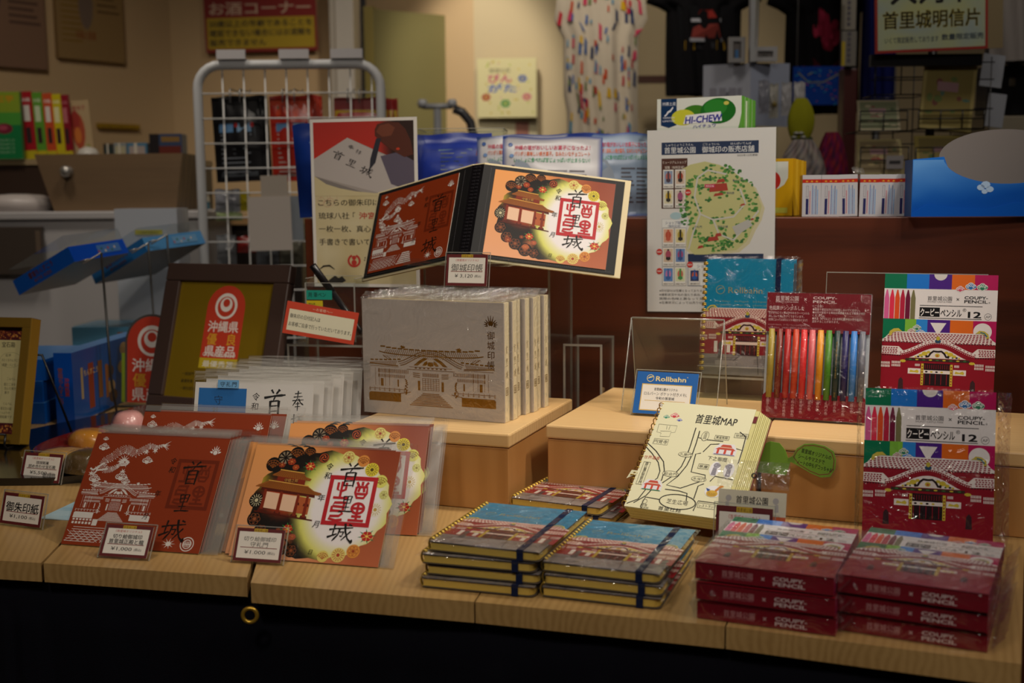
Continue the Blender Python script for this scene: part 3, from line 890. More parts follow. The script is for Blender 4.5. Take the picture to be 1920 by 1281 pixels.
def art_gate_card():
    """stamp sheet with the red gate, lace-cut border and the big red seal, 161 x 121 mm"""
    c = Art(); W, H = 161, 121
    org, bro, pea = hx('e39a58'), hx('8a3a1e'), hx('e2a074')
    blk, red, yel, grn, wht, lim = hx('17100c'), hx('a52a18'), hx('e8c93a'), hx('7d9a2c'), hx('ece6e6'), hx('d9d86a')
    def bg(u, v):
        a = mix(pea, org, v) if u < .5 else mix(hx('c06a3a'), bro, v)
        return mix(mix(pea, org, v), mix(hx('b4603a'), bro, v), (u-.35)/.5)
    c.lay(1); c.grad(0, 0, W, H, bg, 16, 12)
    # dark lace disc with glowing oval: one soft print clipped to a disc outline
    def inside(u, v):
        x, y = u*W, v*H
        e = math.hypot((x-114)/49, (y-60)/56)
        # left field
        base = blk
        d1 = math.hypot((x-46)/36, (y-66)/30)
        base = mix(hx('b8401c'), blk, (d1-.45)/.45)
        d2 = math.hypot((x-12)/17, (y-82)/14); base = mix(yel, base, d2)
        d4 = math.hypot((x-70)/14, (y-92)/13); base = mix(grn, base, d4)
        d5 = math.hypot((x-62)/24, (y-58)/12); base = mix(hx('d8872f'), base, d5)
        d6 = math.hypot((x-58)/10, (y-22)/9); base = mix(hx('d07a4a'), base, d6)
        if e < 1.22:
            t = (1.22-e)/.22
            base = mix(base, lim, min(1, t))
            if e < 1.0: base = mix(lim, wht, (1.0-e)/.28)
        if x > 108 and e > .98: base = mix(lim, hx('d98a3a'), (e-.98)/.2*(.5+.5*math.sin(y*.12)))
        return base
    c.lay(2)
    # scalloped outline of the disc
    def rad(an):
        return 1.0 + .025*math.sin(an*17)
    NA, NR = 72, 14
    cx, cy, ax, ay = 86, 60, 75, 57.5
    for i in range(NA):
        for j in range(NR):
            q = []
            for (ii, jj) in ((i, j), (i, j+1), (i+1, j+1), (i+1, j)):
                an = 2*PI*ii/NA; r = rad(an)*jj/NR
                q.append((cx+ax*r*math.cos(an), cy+ay*r*math.sin(an)))
            if j == 0: q = [q[0], q[1], q[2]]
            c.f.append(tuple(c._p(*p) for p in q)); c.m.append(0)
            c.c.append([lin(inside(p[0]/W, p[1]/H)) for p in q])
    # lace medallions
    c.lay(3)
    for (x, y, s, k) in ((24, 100, 8, 1), (36, 108, 8.5, 0), (48, 113, 8, 1), (62, 115, 6.5, 1)):
        lobe(c, x, y, s, '#120c09', '#8a4a1c' if k else '#8a7a64', k)
    lobe(c, 79, 110, 5.6, '#17100c', '#c0562a', 4)
    lobe(c, 15, 60, 8, '#17100c', '#c9bf9a', 2)
    for (x, y, s) in ((18, 40, 8), (28, 28, 8), (40, 20, 8.5), (54, 13, 9), (66, 10, 7)): lobe(c, x, y, s, '#120c09', '#94502c', 3)
    for (x, y, s, q, k, i_) in ((106, 112, 7, '#dcd27a', 3, '#a4402a'), (123, 109, 6.5, '#d58a40', 1, '#8a4a1c'), (134, 100, 7.5, '#dcc83c', 2, '#5a4a14'), (146, 88, 7, '#dcd86a', 1, '#8a6a1c'), (152, 74, 5, '#dcdc8a', 3, '#8a7a3c'),
                      (146, 58, 7.5, '#e8e4d4', 2, '#b89a4a'), (132, 14, 7, '#d8903c', 3, '#9a3a1c'), (117, 9, 7.5, '#dcc870', 2, '#a83a24'), (101, 6.5, 6, '#dccb6a', 1, '#a84a24')):
        lobe(c, x, y, s, q, i_, k)
    # flowers
    c.lay(5)
    for (x, y, s, q) in ((44, 104, 6, '#8e2a14'), (34, 100, 5, '#7a2412'), (50, 98, 5, '#9a3a18'), (30, 24, 6, '#7c2a16'), (54, 17, 6, '#b4603a'), (64, 24, 5, '#a4503a'), (47, 30, 4, '#6a2614')): flower(c, x, y, s, q, None, '#d0763a')
    flower(c, 66, 100, 7, '#b02a1c', '#2e7a44'); flower(c, 57, 32, 7, '#b4321e', '#3f8a3c'); flower(c, 143, 30, 8, '#b8261e', '#2c7a4c')
    # gate
    c.lay(6)
    g1, g2, g3 = '#7e2812', '#94541e', '#54190b'
    T = lambda a, b: (10+a*.66, 47+b*.58 - a*.06)
    def pg(p, q): c.poly([T(*z) for z in p], q)
    pg([(18, 12), (98, 12), (98, 42), (18, 42)], '#b05a30')
    c.lay(7)
    for a, b in ((22, 44), (50, 76)): pg([(a, 12), (b, 12), (b, 42), (a, 42)], '#e6bfa0')
    for a in (16, 44, 73, 89): pg([(a, 6), (a+6, 6), (a+5, 46), (a+1, 46)], g1)
    for a in (13, 41, 70, 86): pg([(a, 4), (a+12, 4), (a+11, 9), (a+1, 9)], g3)
    for a in (71, 87): pg([(a, 26), (a+10, 26), (a+9, 31), (a+1, 31)], g3)
    pg([(8, 2), (108, 2), (108, 4.5), (8, 4.5)], g3)
    pg([(10, 44), (104, 44), (103, 50), (12, 50)], g3)
    c.lay(8)
    pg([(4, 52), (0, 49), (110, 49), (114, 54), (100, 56), (88, 63), (22, 63), (14, 58)], g2)
    pg([(34, 63), (82, 63), (82, 74), (34, 74)], g1)
    pg([(26, 76), (24, 73), (90, 73), (92, 77), (82, 79), (76, 86), (38, 86), (32, 80)], g2)
    c.lay(9)
    for i in range(26): c.line([T(26+i*2.4, 62.5), T(10+i*3.7, 50)], .4, '#6a3a12')
    for i in range(16): c.line([T(40+i*2.3, 85.5), T(30+i*3.6, 74)], .4, '#6a3a12')
    pg([(46, 65), (70, 65), (70, 71), (46, 71)], g3); c.text('守禮之邦', *T(58, 66), 4, '#c99a4a', .01, 'c', fit=15)
    pg([(20, 62.4), (90, 62.4), (90, 64), (20, 64)], '#d8a44a'); pg([(36, 85), (78, 85), (78, 86.8), (36, 86.8)], '#d8a44a')
    # seal and writing
    c.lay(7)
    seal(c, 91, 39, 52, 53, '#b8212a')
    ik = '#15110f'
    c.lay(9)
    c.brush('首', 100, 80, 25, 26, ik); c.brush('里', 107, 53, 15, 18, ik, 1.2); c.brush('城', 102, 23, 25, 19, ik)
    for t, x, y, s in (('令', 87, 98, 8), ('和', 87, 88, 8), ('年', 85.5, 64, 8), ('月', 86, 36, 8), ('日', 87, 8, 5.5)): c.text(t, x, y, s, ik, .012, 'c', shear=.15)
    return c

def art_gold_cover():
    """stamp book cover: palace and lettering stamped in gold, 195 x 143 mm (material 1)"""
    c = Art(); c.mat = 1; g = '#9a6a18'
    c.lay(1)
    c.T = lambda x, y: (x, 10+(y-14)*.84)
    castle_line(c, 8, 14, 176, g, 1)
    c.mat = 1; c.T = None
    x = 178
    c.vtext('御城印帳', x, 110, 10.5, '#6f4a14', .008, 1.12)
    c.ell(x, 118, 3.4, 3, '#6f4a14', 10)
    for k in range(11):
        an = R(-30+24*k); c.line([(x+4.4*math.cos(an), 117+3*math.sin(an)), (x+9*math.cos(an), 118+7*math.sin(an)*(1.4 if 3 < k < 7 else 1))], [1.7, .5], '#6f4a14')
    return c

def art_price(top, lines, price, hand=False, bar=False, head=True, W=52, H=33, orig=True):
    c = Art()
    c.lay(1); c.rect(0, 0, W, H, '#5d1a1c')
    c.lay(2); c.rect(3, 3, W-6, H-6.5, '#e2dcd2')
    if head: c.rect(W*.36, H-3.4, W*.28, 3.2, '#c9a52c')
    c.lay(3)
    if head: c.text('首里城公園', W/2, H-2.9, 2.6, '#5a3a10', .01, 'c', fit=W*.26)
    y = H-7.2
    if orig: c.text('《首里城オリジナル》', W/2, y, 2.8, '#b8403c', 0, 'c', fit=W*.56); y -= 1.2
    n = len(lines)
    for t, s, f in lines:
        y -= s*1.04
        c.text(t, W/2, y, s, '#15100e', .004 if hand else .025, 'c', fit=f, shear=.08 if hand else 0)
    y -= 1.4
    c.rect(6, y, W-12, .7, '#7a2420')
    c.text(price, W/2 - 3.5, y-6.0, 5.2, '#15100e', .004 if hand else .012, 'c', fit=W*.44, shear=.1 if hand else 0)
    c.text('(税込)', W/2+W*.20, y-5.6, 3.2, '#15100e', .01, 'l')
    if bar:
        r = random.Random(5); x = W*.56
        while x < W*.88:
            q = r.choice((.25, .4, .6)); c.rect(x, 4.5, q, 6, '#15100e'); x += q+r.choice((.25, .35, .5))
    return c

# ================================================================== THE SHOP ITSELF
FZ = -0.8
def slab(name, p0, p1, z0, z1, th, mat, side=1):
    """upright wall from p0 to p1 with its thickness behind"""
    p0, p1 = Vector(p0), Vector(p1); d = (p1-p0); n = Vector((-d.y, d.x)).normalized()*th*side
    b = Body()
    b.prism([tuple(p0), tuple(p1), tuple(p1+n), tuple(p0+n)], z0, z1, '#ffffff', 0, 'XY')
    return structure(b.build(name, mat))
b = Body(); b.box(-3.2, 3.2, -0.8, 5.6, FZ-.1, FZ, '#fff'); structure(b.build('floor', FLOOR))
b = Body(); b.box(-3.2, 3.2, -0.8, 5.6, 1.95, 2.05, '#fff'); structure(b.build('ceiling', CEIL))
CORN = ony(330, 300, 4.3); cx, cy = CORN.x, CORN.y          # corner of left wall and back wall
lw = Vector((-math.sin(R(40)), -math.cos(R(40))))
LW0 = Vector((cx, cy)) + lw*2.9
slab('wall_left', tuple(LW0), (cx, cy), FZ, 1.95, .1, WALL)
XJ = ony(660, 100, 4.3).x
slab('wall_back', (cx, cy), (XJ, 4.3), FZ, 1.95, .1, WALL)
XK = ony(890, 200, 4.5).x
slab('wall_middle', (XJ+.0, 4.75), (XK, 4.5), FZ, 1.95, .1, WALL)
slab('wall_right', (XK, 4.5), (3.1, 4.1), FZ, 1.95, .1, WALLG)
# white door post and the pale sliding door standing open in front of the recess
b = Body(); x0 = ony(634, 100, 4.26).x; x1 = ony(668, 100, 4.26).x
b.box(x0, x1, 4.2, 4.4, FZ, 1.95, '#c9c1b4'); b.box(x0-.02, x0, 4.19, 4.4, FZ, 1.95, '#b8ae9e')
structure(b.build('trim_1', PAINT, bevel=.004))
b = Body()
dp = [ony(699, 17, 4.4), ony(879, 43, 4.62)]
d0, d1 = dp[0], dp[1]
b.prism([(d0.x, d0.y), (d1.x, d1.y), (d1.x+.01, d1.y+.05), (d0.x+.01, d0.y+.05)], FZ, d0.z, '#7a7248', 0, 'XY')
b.prism([(d0.x-.035, d0.y), (d0.x, d0.y-.002), (d0.x+.01, d0.y+.06), (d0.x-.03, d0.y+.06)], FZ, d0.z+.01, '#8a7c3c', 0, 'XY')
structure(b.build('door_1', PAINT, bevel=.003))
b = Body(); q0 = ony(1195, 150, 4.2); q1 = ony(1330, 150, 4.15)
b.box(q0.x, q1.x, 4.17, 4.22, q0.z-.012, q0.z+.012, '#4a2413'); structure(b.build('trim_2', PAINT))

# ------------------------------------------------------------------ counter: five fanned pine planks
FE = [(-60, 1048), (78, 1056), (467, 1083), (890, 1129), (1360, 1175), (1917, 1246)]       # front corners
BE = [(-1.15, 2.36), (-0.60, 2.40), (-0.34, 1.80), (0.10, 1.698), (0.42, 1.62), (0.70, 1.55)]
counter = thing('display_counter', 'pale pine shop counter made of wide planks with a rounded front edge', 'counter', (0, 0, 0))
fr = [onz(*q) for q in FE]
TH = 0.0195
for i in range(5):
    f0 = Vector((fr[i].x, fr[i].y)); f1 = Vector((fr[i+1].x, fr[i+1].y))
    if i == 2: f0 = Vector((onz(469, 1093).x, onz(469, 1093).y))
    k0, k1 = Vector(BE[i]), Vector(BE[i+1])
    g = .0007 if i != 1 else .0022
    d = (f1-f0).normalized()
    poly = [f0+d*g, f1-d*g, k1-d*g, k0+d*g]
    b = Body()
    mid = (f0+f1)/2
    dirv = ((k0+k1)/2 - mid); a = math.atan2(-dirv.x, dirv.y)
    M = Matrix.Rotation(-a, 4, 'Z') @ Matrix.Translation((-mid.x, -mid.y, 0))
    b.prism([tuple((M @ Vector((p.x, p.y, 0)))[:2]) for p in poly], -TH, 0, '#fff', 0, 'XY')
    o = b.build('plank', PINE, counter, loc=(mid.x, mid.y, 0), rot=(0, 0, a))
    m = o.modifiers.new('bevel', 'BEVEL'); m.width = .006; m.segments = 4; m.limit_method = 'ANGLE'; m.angle_limit = R(60)
# carcass under the planks
b = Body()
ins = [(fr[i].x*.985+.0, fr[i].y+.05) for i in range(6)]
b.prism(ins + [tuple(q) for q in BE[::-1]], FZ, -TH, '#2a1a12', 0, 'XY')
b.build('carcass', PAINT, counter)
# navy cloth hung along the front edge, with eyelets
cl = Body()
NX, NZ = 120, 14
def frontpt(t):
    f = t*5; i = min(int(f), 4); q = f-i
    return Vector((fr[i].x*(1-q)+fr[i+1].x*q, fr[i].y*(1-q)+fr[i+1].y*q))
def cloth(u, v):
    p = frontpt(u); z = -.0205-(1-v)*(.74)
    k = (1-v)**.6
    return (p.x + .002*math.sin(u*40), p.y + .012 + .010*k*math.sin(u*61+math.sin(u*9)*2) + .004*k*math.sin(u*140), z)
cl.grid(cloth, NX, NZ, '#15151f')
cloth_o = cl.build('counter_skirt', NAVY)
so = cloth_o.modifiers.new('thick', 'SOLIDIFY'); so.thickness = .0015
tag(cloth_o, 'dark navy cloth hanging along the front of the pine counter', 'cloth')
for (px, py) in ((468, 1155), (1800, 1300)):
    p = ony(px, py, onz(px, 1100 if px < 900 else 1225).y + .004)
    e = Body()
    e.tube([(.0068*math.cos(2*PI*k/24), 0, .0068*math.sin(2*PI*k/24)) for k in range(24)], .0020, '#c9a13c', 0, 8, closed=True)
    e.build('brass_eyelet', FOIL, cloth_o, loc=(p.x, p.y+.0015, p.z))

# ------------------------------------------------------------------ dark red wood back panel (front of the next display unit)
PY = -14.0
PO = Vector((0.14, 1.70)); pd = Vector((math.cos(R(PY)), math.sin(R(PY))))
def panel_pt(px, py, off=0.0):
    """point of the panel's front plane seen at a pixel, shifted off metres towards the viewer"""
    d = _ray(px, py); n = Vector((-pd.y, pd.x, 0))
    o = Vector((PO.x, PO.y, 0)) - n*off
    t = (o - Vector((0, 0, CAMZ))).dot(n)/d.dot(n)
    return Vector((0, 0, CAMZ)) + d*t
L0, L1 = panel_pt(571, 413), panel_pt(2010, 400)
PTOP = 0.3265
unit = thing('shelf_unit', 'dark red-brown wooden shelf unit standing behind the counter goods', 'shelf', (L0.x, L0.y, FZ), PY)
WU = (L1-L0).length
b = Body(); b.box(0, WU, 0, .022, 0, PTOP-FZ, '#fff'); b.build('front_board', ROSE, unit, .0015)
b = Body(); b.box(0, WU, .0225, .42, PTOP-FZ-.024, PTOP-FZ-.0005, '#fff'); b.build('top_board', ROSE, unit, .0015)
for x in (0, WU-.022):
    b = Body(); b.box(x, x+.022, .0225, .42, 0, PTOP-FZ-.0245, '#fff'); b.build('side_board', ROSE, unit, .0015)

# ------------------------------------------------------------------ pine riser blocks
p = onz(955, 815, .091)
wL = .205
a = R(-20)
c0 = (p.x - wL*math.cos(a), p.y - wL*math.sin(a))
def block_at(x, y, yaw, w, d, h, label):
    t = thing('riser_block', label, 'block', (x, y, 0), yaw)
    b = Body(); b.box(.002, w-.002, .002, d-.002, 0.0003, h-.0165, '#fff'); b.build('body', PINEZ, t, .0012)
    b = Body(); b.box(0, w, 0, d, h-.016, h, '#fff'); b.build('top_board', PINEX, t, .0022)
block_at(c0[0], c0[1], -20, wL, .245, .091, 'pine riser block carrying the row of gold-stamped cream books')
p = onz(1022.5, 797, .091)
block_at(p.x, p.y, -21, .247, .285, .091, 'pine riser block under the clear stand, behind the open map notebook')
p = onz(1424, 816, .0915)
block_at(p.x, p.y, -21.6, .298, .235, .0915, 'pine riser block at the right end, under the coloured pencil set')

# ================================================================== GOODS ON THE COUNTER
def solid_card(w, h, t, art, col, mats, edge=None, back=None):
    """upright flat thing: bottom-left-front corner at the origin, front towards -y"""
    b = Body()
    b.box(0, w, 0, t, 0, h, edge or col, 0, cols={'-y': col, '+y': back or edge or col})
    if art: b.art(art, (0, 0, 0), (1, 0, 0), (0, 0, 1))
    return b
def sleeve_body(x0, x1, z0, z1, y0, y1, seed=0, n=14, amp=.0006):
    """limp clear sleeve: two faces with faint ripples, closed round the rim"""
    b = Body()
    def sheet(yy, sg):
        def fn(u, v):
            x, z = x0+(x1-x0)*u, z0+(z1-z0)*v
            e = min(u, 1-u, v, 1-v)*8
            q = min(1, e)
            return (x, yy + sg*amp*q*(noise.noise(Vector((x*38+seed, z*38, sg)))+.4), z)
        return fn
    b.grid(sheet(y0, -1), n, n, '#fff')
    b.grid(lambda u, v: sheet(y1, 1)(1-u, v), n, n, '#fff')
    for (a, c) in (((x0, z0), (x1, z0)), ((x1, z0), (x1, z1)), ((x1, z1), (x0, z1)), ((x0, z1), (x0, z0))):
        b.face([(a[0], y1, a[1]), (a[0], y0, a[1]), (c[0], y0, c[1]), (c[0], y1, c[1])][::-1], '#fff')
    return b
def crumple(x0, x1, y0, y1, z0, z1, seed, n=9, amp=.0025):
    """folded, crumpled end of a cellophane wrap"""
    b = Body()
    def fn(u, v):
        x, z = x0+(x1-x0)*u, z0+(z1-z0)*v
        q = noise.noise(Vector((u*5+seed, v*5, seed*1.7)))
        r = noise.noise(Vector((u*11+seed, v*11, seed*.7)))
        return (x+amp*.7*r, y0+(y1-y0)*v + amp*(1.6*q+r), z+amp*.6*q)
    b.grid(fn, n*2, n, '#fff', smooth=False)
    return b

ART_BROWN, ART_GATE, ART_BOX, ART_EDGE, ART_NB, ART_GOLD = art_brown_card(), art_gate_card(), art_crayon_box(), art_crayon_edge(), art_notebook(), art_gold_cover()

# ---- stamp sheets in clear sleeves
def sleeved_sheet(name, art, aw, ah, w, h, mr, mt, col, seed):
    """printed sheet (w x h) with a clear sleeve reaching mr past its right side and mt past its top"""
    t = bpy.data.objects.new(name, None); COL.objects.link(t); t.empty_display_size = .02
    a2 = Art(); a2.add(art, 0, 0, w*1000/aw, h*1000/ah)
    solid_card(w, h, .0008, a2, col, None, '#c9b8a4', '#d8cfc4').build('sheet', GLOSS, t)
    sb = Body()
    sb2 = sleeve_body(-.001, w+mr, -.001, h+mt, -.0014, .0018, seed)
    sb2.build('clear_sleeve', SLEEVE, t)
    # the folded-over spare margins of the sleeve look milky
    m = Body()
    m.grid(lambda u, v: (w+.0015+(mr-.002)*u, -.0002+.0005*noise.noise(Vector((u*3, v*9, seed))), h*v), 3, 16, '#fff')
    m.grid(lambda u, v: (w*u, -.0002+.0006*noise.noise(Vector((u*9, v*3, seed+4))), h+.001+(mt-.0015)*v), 18, 2, '#fff')
    m.build('sleeve_margin', MILKY, t)
    return t
brown = sleeved_sheet('stamp_sheet', ART_BROWN, 160, 127, .1600, .1275, .0215, .0085, '#8a3417', 1)
gate = sleeved_sheet('stamp_sheet', ART_GATE, 161, 121, .1610, .1215, .0165, .0085, '#d99b66', 2)
def pose(o, x, y, z, yaw, lean, spin=0): o.location = (x, y, z); o.rotation_euler = rot(yaw, lean, spin)
def stepped(o, base, yaw, lean, n, step, labels, cat, group, dx=0.0):
    """a short row of like sheets, one leaning on the other"""
    bx, by, bz = base
    a = R(yaw)
    for i in range(n):
        q = o if i == 0 else dup(o)
        k = step*i
        q.location = (bx - math.sin(a)*k + dx*i*math.cos(a), by + math.cos(a)*k + dx*i*math.sin(a), bz)
        q.rotation_euler = rot(yaw, lean)
        tag(q, labels[i], cat, group)
G1 = 'brown stamp sheets with a white dragon'
stepped(brown, (-.4753, 1.1850, .0012), -14.2, 36.5, 4, .0055,
        ['brown stamp sheet with white dragon, foremost of the front left stack', 'brown stamp sheet tucked directly behind the front left dragon sheet',
         'third brown stamp sheet from the front of the left stack', 'rearmost brown stamp sheet of the front left stack'], 'card', G1, .0012)
G2 = 'stamp sheets with a red gate and lace border'
stepped(gate, (-.2880, 1.1390, .0012), -15.0, 35.0, 3, .0060,
        ['red gate stamp sheet, foremost of the stack with the handwritten price', 'red gate stamp sheet peeking out left behind the foremost gate sheet', 'third red gate stamp sheet, farthest left edge of the front gate stack'], 'card', G2, -.0075)
b2 = dup(brown); pose(b2, -.4480, 1.2880, .0012, -12.5, 31); tag(b2, 'brown stamp sheet behind the front dragon stack, front one of the rear pair', 'card', G1)
b3 = dup(brown); pose(b3, -.4320, 1.2975, .0012, -12.5, 31); tag(b3, 'brown stamp sheet of the rear pair showing a second white flame at its right', 'card', G1)
for i in range(3):
    g2 = dup(gate); pose(g2, -.2615+.002*i, 1.2330+.0085*i, .0012, -10.3, 30)
    tag(g2, ('red gate stamp sheet in the rear stack, left of the notebooks', 'red gate stamp sheet second from front in the rear gate stack', 'hindmost red gate stamp sheet, against the pine block')[i], 'card', G2)

# ---- acrylic price tags
def price_tag(x, y, z, yaw, lean, w, h, art, aw, ah, label, foot=.018, lip=True):
    t = thing('price_tag', label, 'price tag', (x, y, z), yaw)
    M = Matrix.Rotation(R(-lean), 4, 'X')
    b = Body()
    a2 = Art(); a2.add(art, 0, 0, w*1000/aw, h*1000/ah)
    b.box(0, w, .0003, .0007, .001, h+.001, '#d8d0c8', 0)
    b.art(a2, (0, .0003, .001), (1, 0, 0), (0, 0, 1))
    o = b.build('card', PAPER, t); o.rotation_euler = (R(-lean), 0, 0)
    o.location = (0, 0, .0022)
    b = Body()
    b.box(-.002, w+.002, .0014, .0026, 0, h+.004, '#fff', 0, M)
    b.box(-.002, w+.002, .0026, .0026+foot, -.0012, 0, '#fff')
    b.build('holder', ACRYL, t, loc=(0, 0, .0014))
    b = Body()
    b.box(-.0026, w+.0026, .0012, .0028, h+.004, h+.0048, '#fff', 0, M)
    for x in (-.0026, w+.002): b.box(x, x+.0006, .0012, .0028, 0, h+.0042, '#fff', 0, M)
    b.build('polished_edge', ACEDGE, t, loc=(0, 0, .0014))
    return t
ta = art_price('', [('切り絵御城印', 5.0, 32), ('首里城正殿と龍', 5.2, 38)], '¥1,000')
price_tag(-.4190, 1.1370, 0, -12.8, 33, .0528, .0326, ta, 52, 33, 'printed price tag at the front of the brown dragon sheets')
tb = art_price('', [('切り絵御城印', 5.0, 35), ('守礼門', 5.6, 19)], '¥1.000', True, orig=False)
price_tag(-.2795, 1.1180, 0, -13.1, 26, .0512, .0327, tb, 52, 33, 'handwritten price tag leaning on the red gate sheets')
tc = art_price('', [('琉球銘菓', 3.9, 17), ('詰め合わせ宝石箱', 4.3, 36)], '¥5,500', bar=True)
price_tag(-.6319, 1.4558, 0, -17.9, 20, .0594, .0365, tc, 52, 33, 'price tag with a barcode in front of the sweets tray')
td = art_price('', [('御朱印紙', 11, 42)], '¥1,100', orig=False)
price_tag(-.5726, 1.2600, 0, -22.6, 17, .0582, .0343, td, 52, 33, 'price tag with large black characters at the left front of the counter')
te = art_price('', [('御城印帳', 8.2, 40)], '¥ 3,120', True)
q = ony(835, 540, 1.475)
price_tag(q.x, q.y, .2440, -20, 10, .0560, .0400, te, 52, 33, 'handwritten price tag under the open binder, above the cream books')

# ---- open binder with two stamp sheets
def binder():
    px, py, pz, yaw, lean, aL, aR, w, roll = -.062, 1.510, .278, -32.09, 25.3, 13.5, 29.4, .196, 5.58
    H = .139
    t = thing('stamp_binder', 'open black and cream binder showing a brown sheet and a red gate sheet', 'binder', (px, py, pz))
    A = R(yaw); l = R(lean)
    X = Vector((math.cos(A), math.sin(A), 0)); Y = Vector((-math.sin(A), math.cos(A), 0)); Z = Vector((0, 0, 1))
    up = Y*math.sin(l) + Z*math.cos(l); back = Y*math.cos(l) - Z*math.sin(l)
    r = R(roll); X, up = X*math.cos(r)+up*math.sin(r), up*math.cos(r)-X*math.sin(r)
    s = .018
    Lx = (X*math.cos(R(aL)) - back*math.sin(R(aL)))       # page x axis on the left leaf, running towards the spine
    Rx = (X*math.cos(R(aR)) + back*math.sin(R(aR)))
    def leaf(name_, ox, ux, art, aw, ah, sheet_x, flip):
        n = ux.cross(up)
        M = Matrix((( ux.x, -n.x, up.x, ox.x), (ux.y, -n.y, up.y, ox.y), (ux.z, -n.z, up.z, ox.z), (0, 0, 0, 1)))
        b = Body(); b.box(0, w, 0, .0032, 0, H, '#d8c9a2', 0, M)
        cov = b.build('cover', PAPER, t, .0006)
        b = Body()
        x0, x1 = (.006, w) if flip else (0, w-.008)
        b.box(x0, x1, -.0016, -.0001, .0035, H-.0035, '#0c0b0d', 0, M)
        # stitched seam
        for k in range(46):
            z = .006 + (H-.012)*k/46
            for sx in ((w-.012, .010) if flip else (.010, w-.020)):
                b.box(sx, sx+.0004, -.0018, -.0016, z, z+.0016, '#5d5a5c', 0, M)
        for k in range(70):
            x = x0+.004 + (x1-x0-.008)*k/70
            b.box(x, x+.0014, -.0018, -.0016, .0060, .0064, '#5d5a5c', 0, M)
        b.build('page', PAPER, t)
        b = Body()
        sw, sh = .1600, .1215
        a2 = Art(); a2.add(art, 0, 0, sw*1000/aw, sh*1000/ah)
        b.box(sheet_x, sheet_x+sw, -.0024, -.0018, .0085, .0085+sh, '#cfc6ba', 0, M)
        q = M @ Vector((sheet_x, -.0024, .0085))
        b.art(a2, q, ux, up)
        b.build('stamp_sheet', GLOSS, t)
        b = Body(); b.face([M @ Vector(v) for v in ((x0+.004, -.0036, .005), (x1-.004, -.0036, .005), (x1-.004, -.0036, H-.005), (x0+.004, -.0036, H-.005))], '#fff')
        b.build('page_pocket', POCKET, t)
    leaf('left', -X*(s/2) - Lx*w, Lx, ART_BROWN, 160, 127, .014, True)
    leaf('right', X*(s/2), Rx, ART_GATE, 161, 121, .016, False)
    b = Body()
    n = X.cross(up)
    M = Matrix(((X.x, -n.x, up.x, -X.x*s/2), (X.y, -n.y, up.y, -X.y*s/2), (X.z, -n.z, up.z, -X.z*s/2), (0, 0, 0, 1)))
    b.box(0, s, .0010, .0042, 0, H, '#d8c9a2', 0, M)
    b.box(0, s, -.0016, .0008, .003, H-.003, '#0f0d10', 0, M)
    for k in range(26):
        for q in range(2): b.box(.004+q*.006, .008+q*.006, -.0022, -.0016, .006+k*.005, .0085+k*.005, '#1d1b1f', 0, M)
    b.build('spine', GLOSS, t)
binder()

# ---- acrylic furniture
def acrylic_riser(x, y, z, yaw, w, d, h, label, th=.003):
    t = thing('acrylic_riser', label, 'display stand', (x, y, z), yaw)
    b = Body(); b.box(0, w, 0, d, h-th, h, '#fff'); b.box(0, th, 0, d, 0, h-th, '#fff'); b.box(w-th, w, 0, d, 0, h-th, '#fff')
    b.build('panel', ACRYL, t)
    b = Body(); e = .0009
    for yy in (-e, d):
        b.box(0, w, yy, yy+e, h-th, h, '#fff'); b.box(0, th, yy, yy+e, 0, h-th, '#fff'); b.box(w-th, w, yy, yy+e, 0, h-th, '#fff')
    b.build('polished_edge', ACEDGE, t)
    return t
# ---- row of cream stamp books with gold printing
def gold_book():
    t = bpy.data.objects.new('stamp_book', None); COL.objects.link(t); t.empty_display_size = .02
    W, H, T = .1950, .1430, .0150
    b = Body()
    b.box(0, W, 0, .0022, 0, H, '#b9aea6', 0, cols={'-y': '#c4bab2'}); b.box(0, W, T-.0022, T, 0, H, '#cdbf9c', 0)
    b.box(W-.0025, W, .0022, T-.0022, 0, H, '#f0e3bd', 0)
    b.art(ART_GOLD, (0, 0, 0), (1, 0, 0), (0, 0, 1), mats=[0, 1])
    b.build('cover', [PAPER, GOLDM], t, .0008)
    b = Body(); b.box(.003, W-.0026, .0024, T-.0024, .003, H-.003, '#e8dfc4', 0)
    for k in range(5): b.box(.0029, W-.003, .004+k*.0017, .0042+k*.0017, .0029, H-.0029, '#cfc4a4', 0)
    b.build('pages', PAPER, t)
    a = Art(); a.lay(1)
    for i, ch in enumerate('首里城'): a.brush(ch, 4.4, 82-i*15, 6.4, 9.5, '#8a6a28', .8)
    a.frame(4.2, 32, 7, 9.5, .8, '#8a6a28'); a.rect(6, 34, 1, 5.5, '#8a6a28'); a.rect(8.4, 34, 1, 5.5, '#8a6a28')
    b = Body(); b.art(a, (W, 0, 0), (0, 1, 0), (0, 0, 1))
    b.build('spine_lettering', GOLDM, t)
    # cellophane with crumpled top and bottom
    w_ = sleeve_body(-.0015, W+.0015, -.001, H+.0015, -.0012, T+.0008, 5, 16, .0009); w_.build('clear_wrap', WRAP, t)
    c_ = crumple(-.001, W+.001, -.001, T*.8, H+.001, H+.0085, 3, 7, .0022); c_.build('wrap_fold', CRINKLE, t)
    return t
gb = gold_book()
GX, GY, GZ = -.1866, 1.4422, .0914
GL = ['cream stamp book with the gold palace cover, front of the row', 'cream stamp book second from the front, with dark spine lettering',
      'third cream stamp book from the front of the gold-stamped row', 'fourth and middle cream stamp book of the gold-stamped row', 'cream stamp book third from the back of the gold-stamped row',
      'cream stamp book second from the back of the gold-stamped row', 'rearmost cream stamp book of the row, below the binder']
rb = random.Random(2)
off = [0, .0200, .0388, .0570, .0752, .0934, .1116]
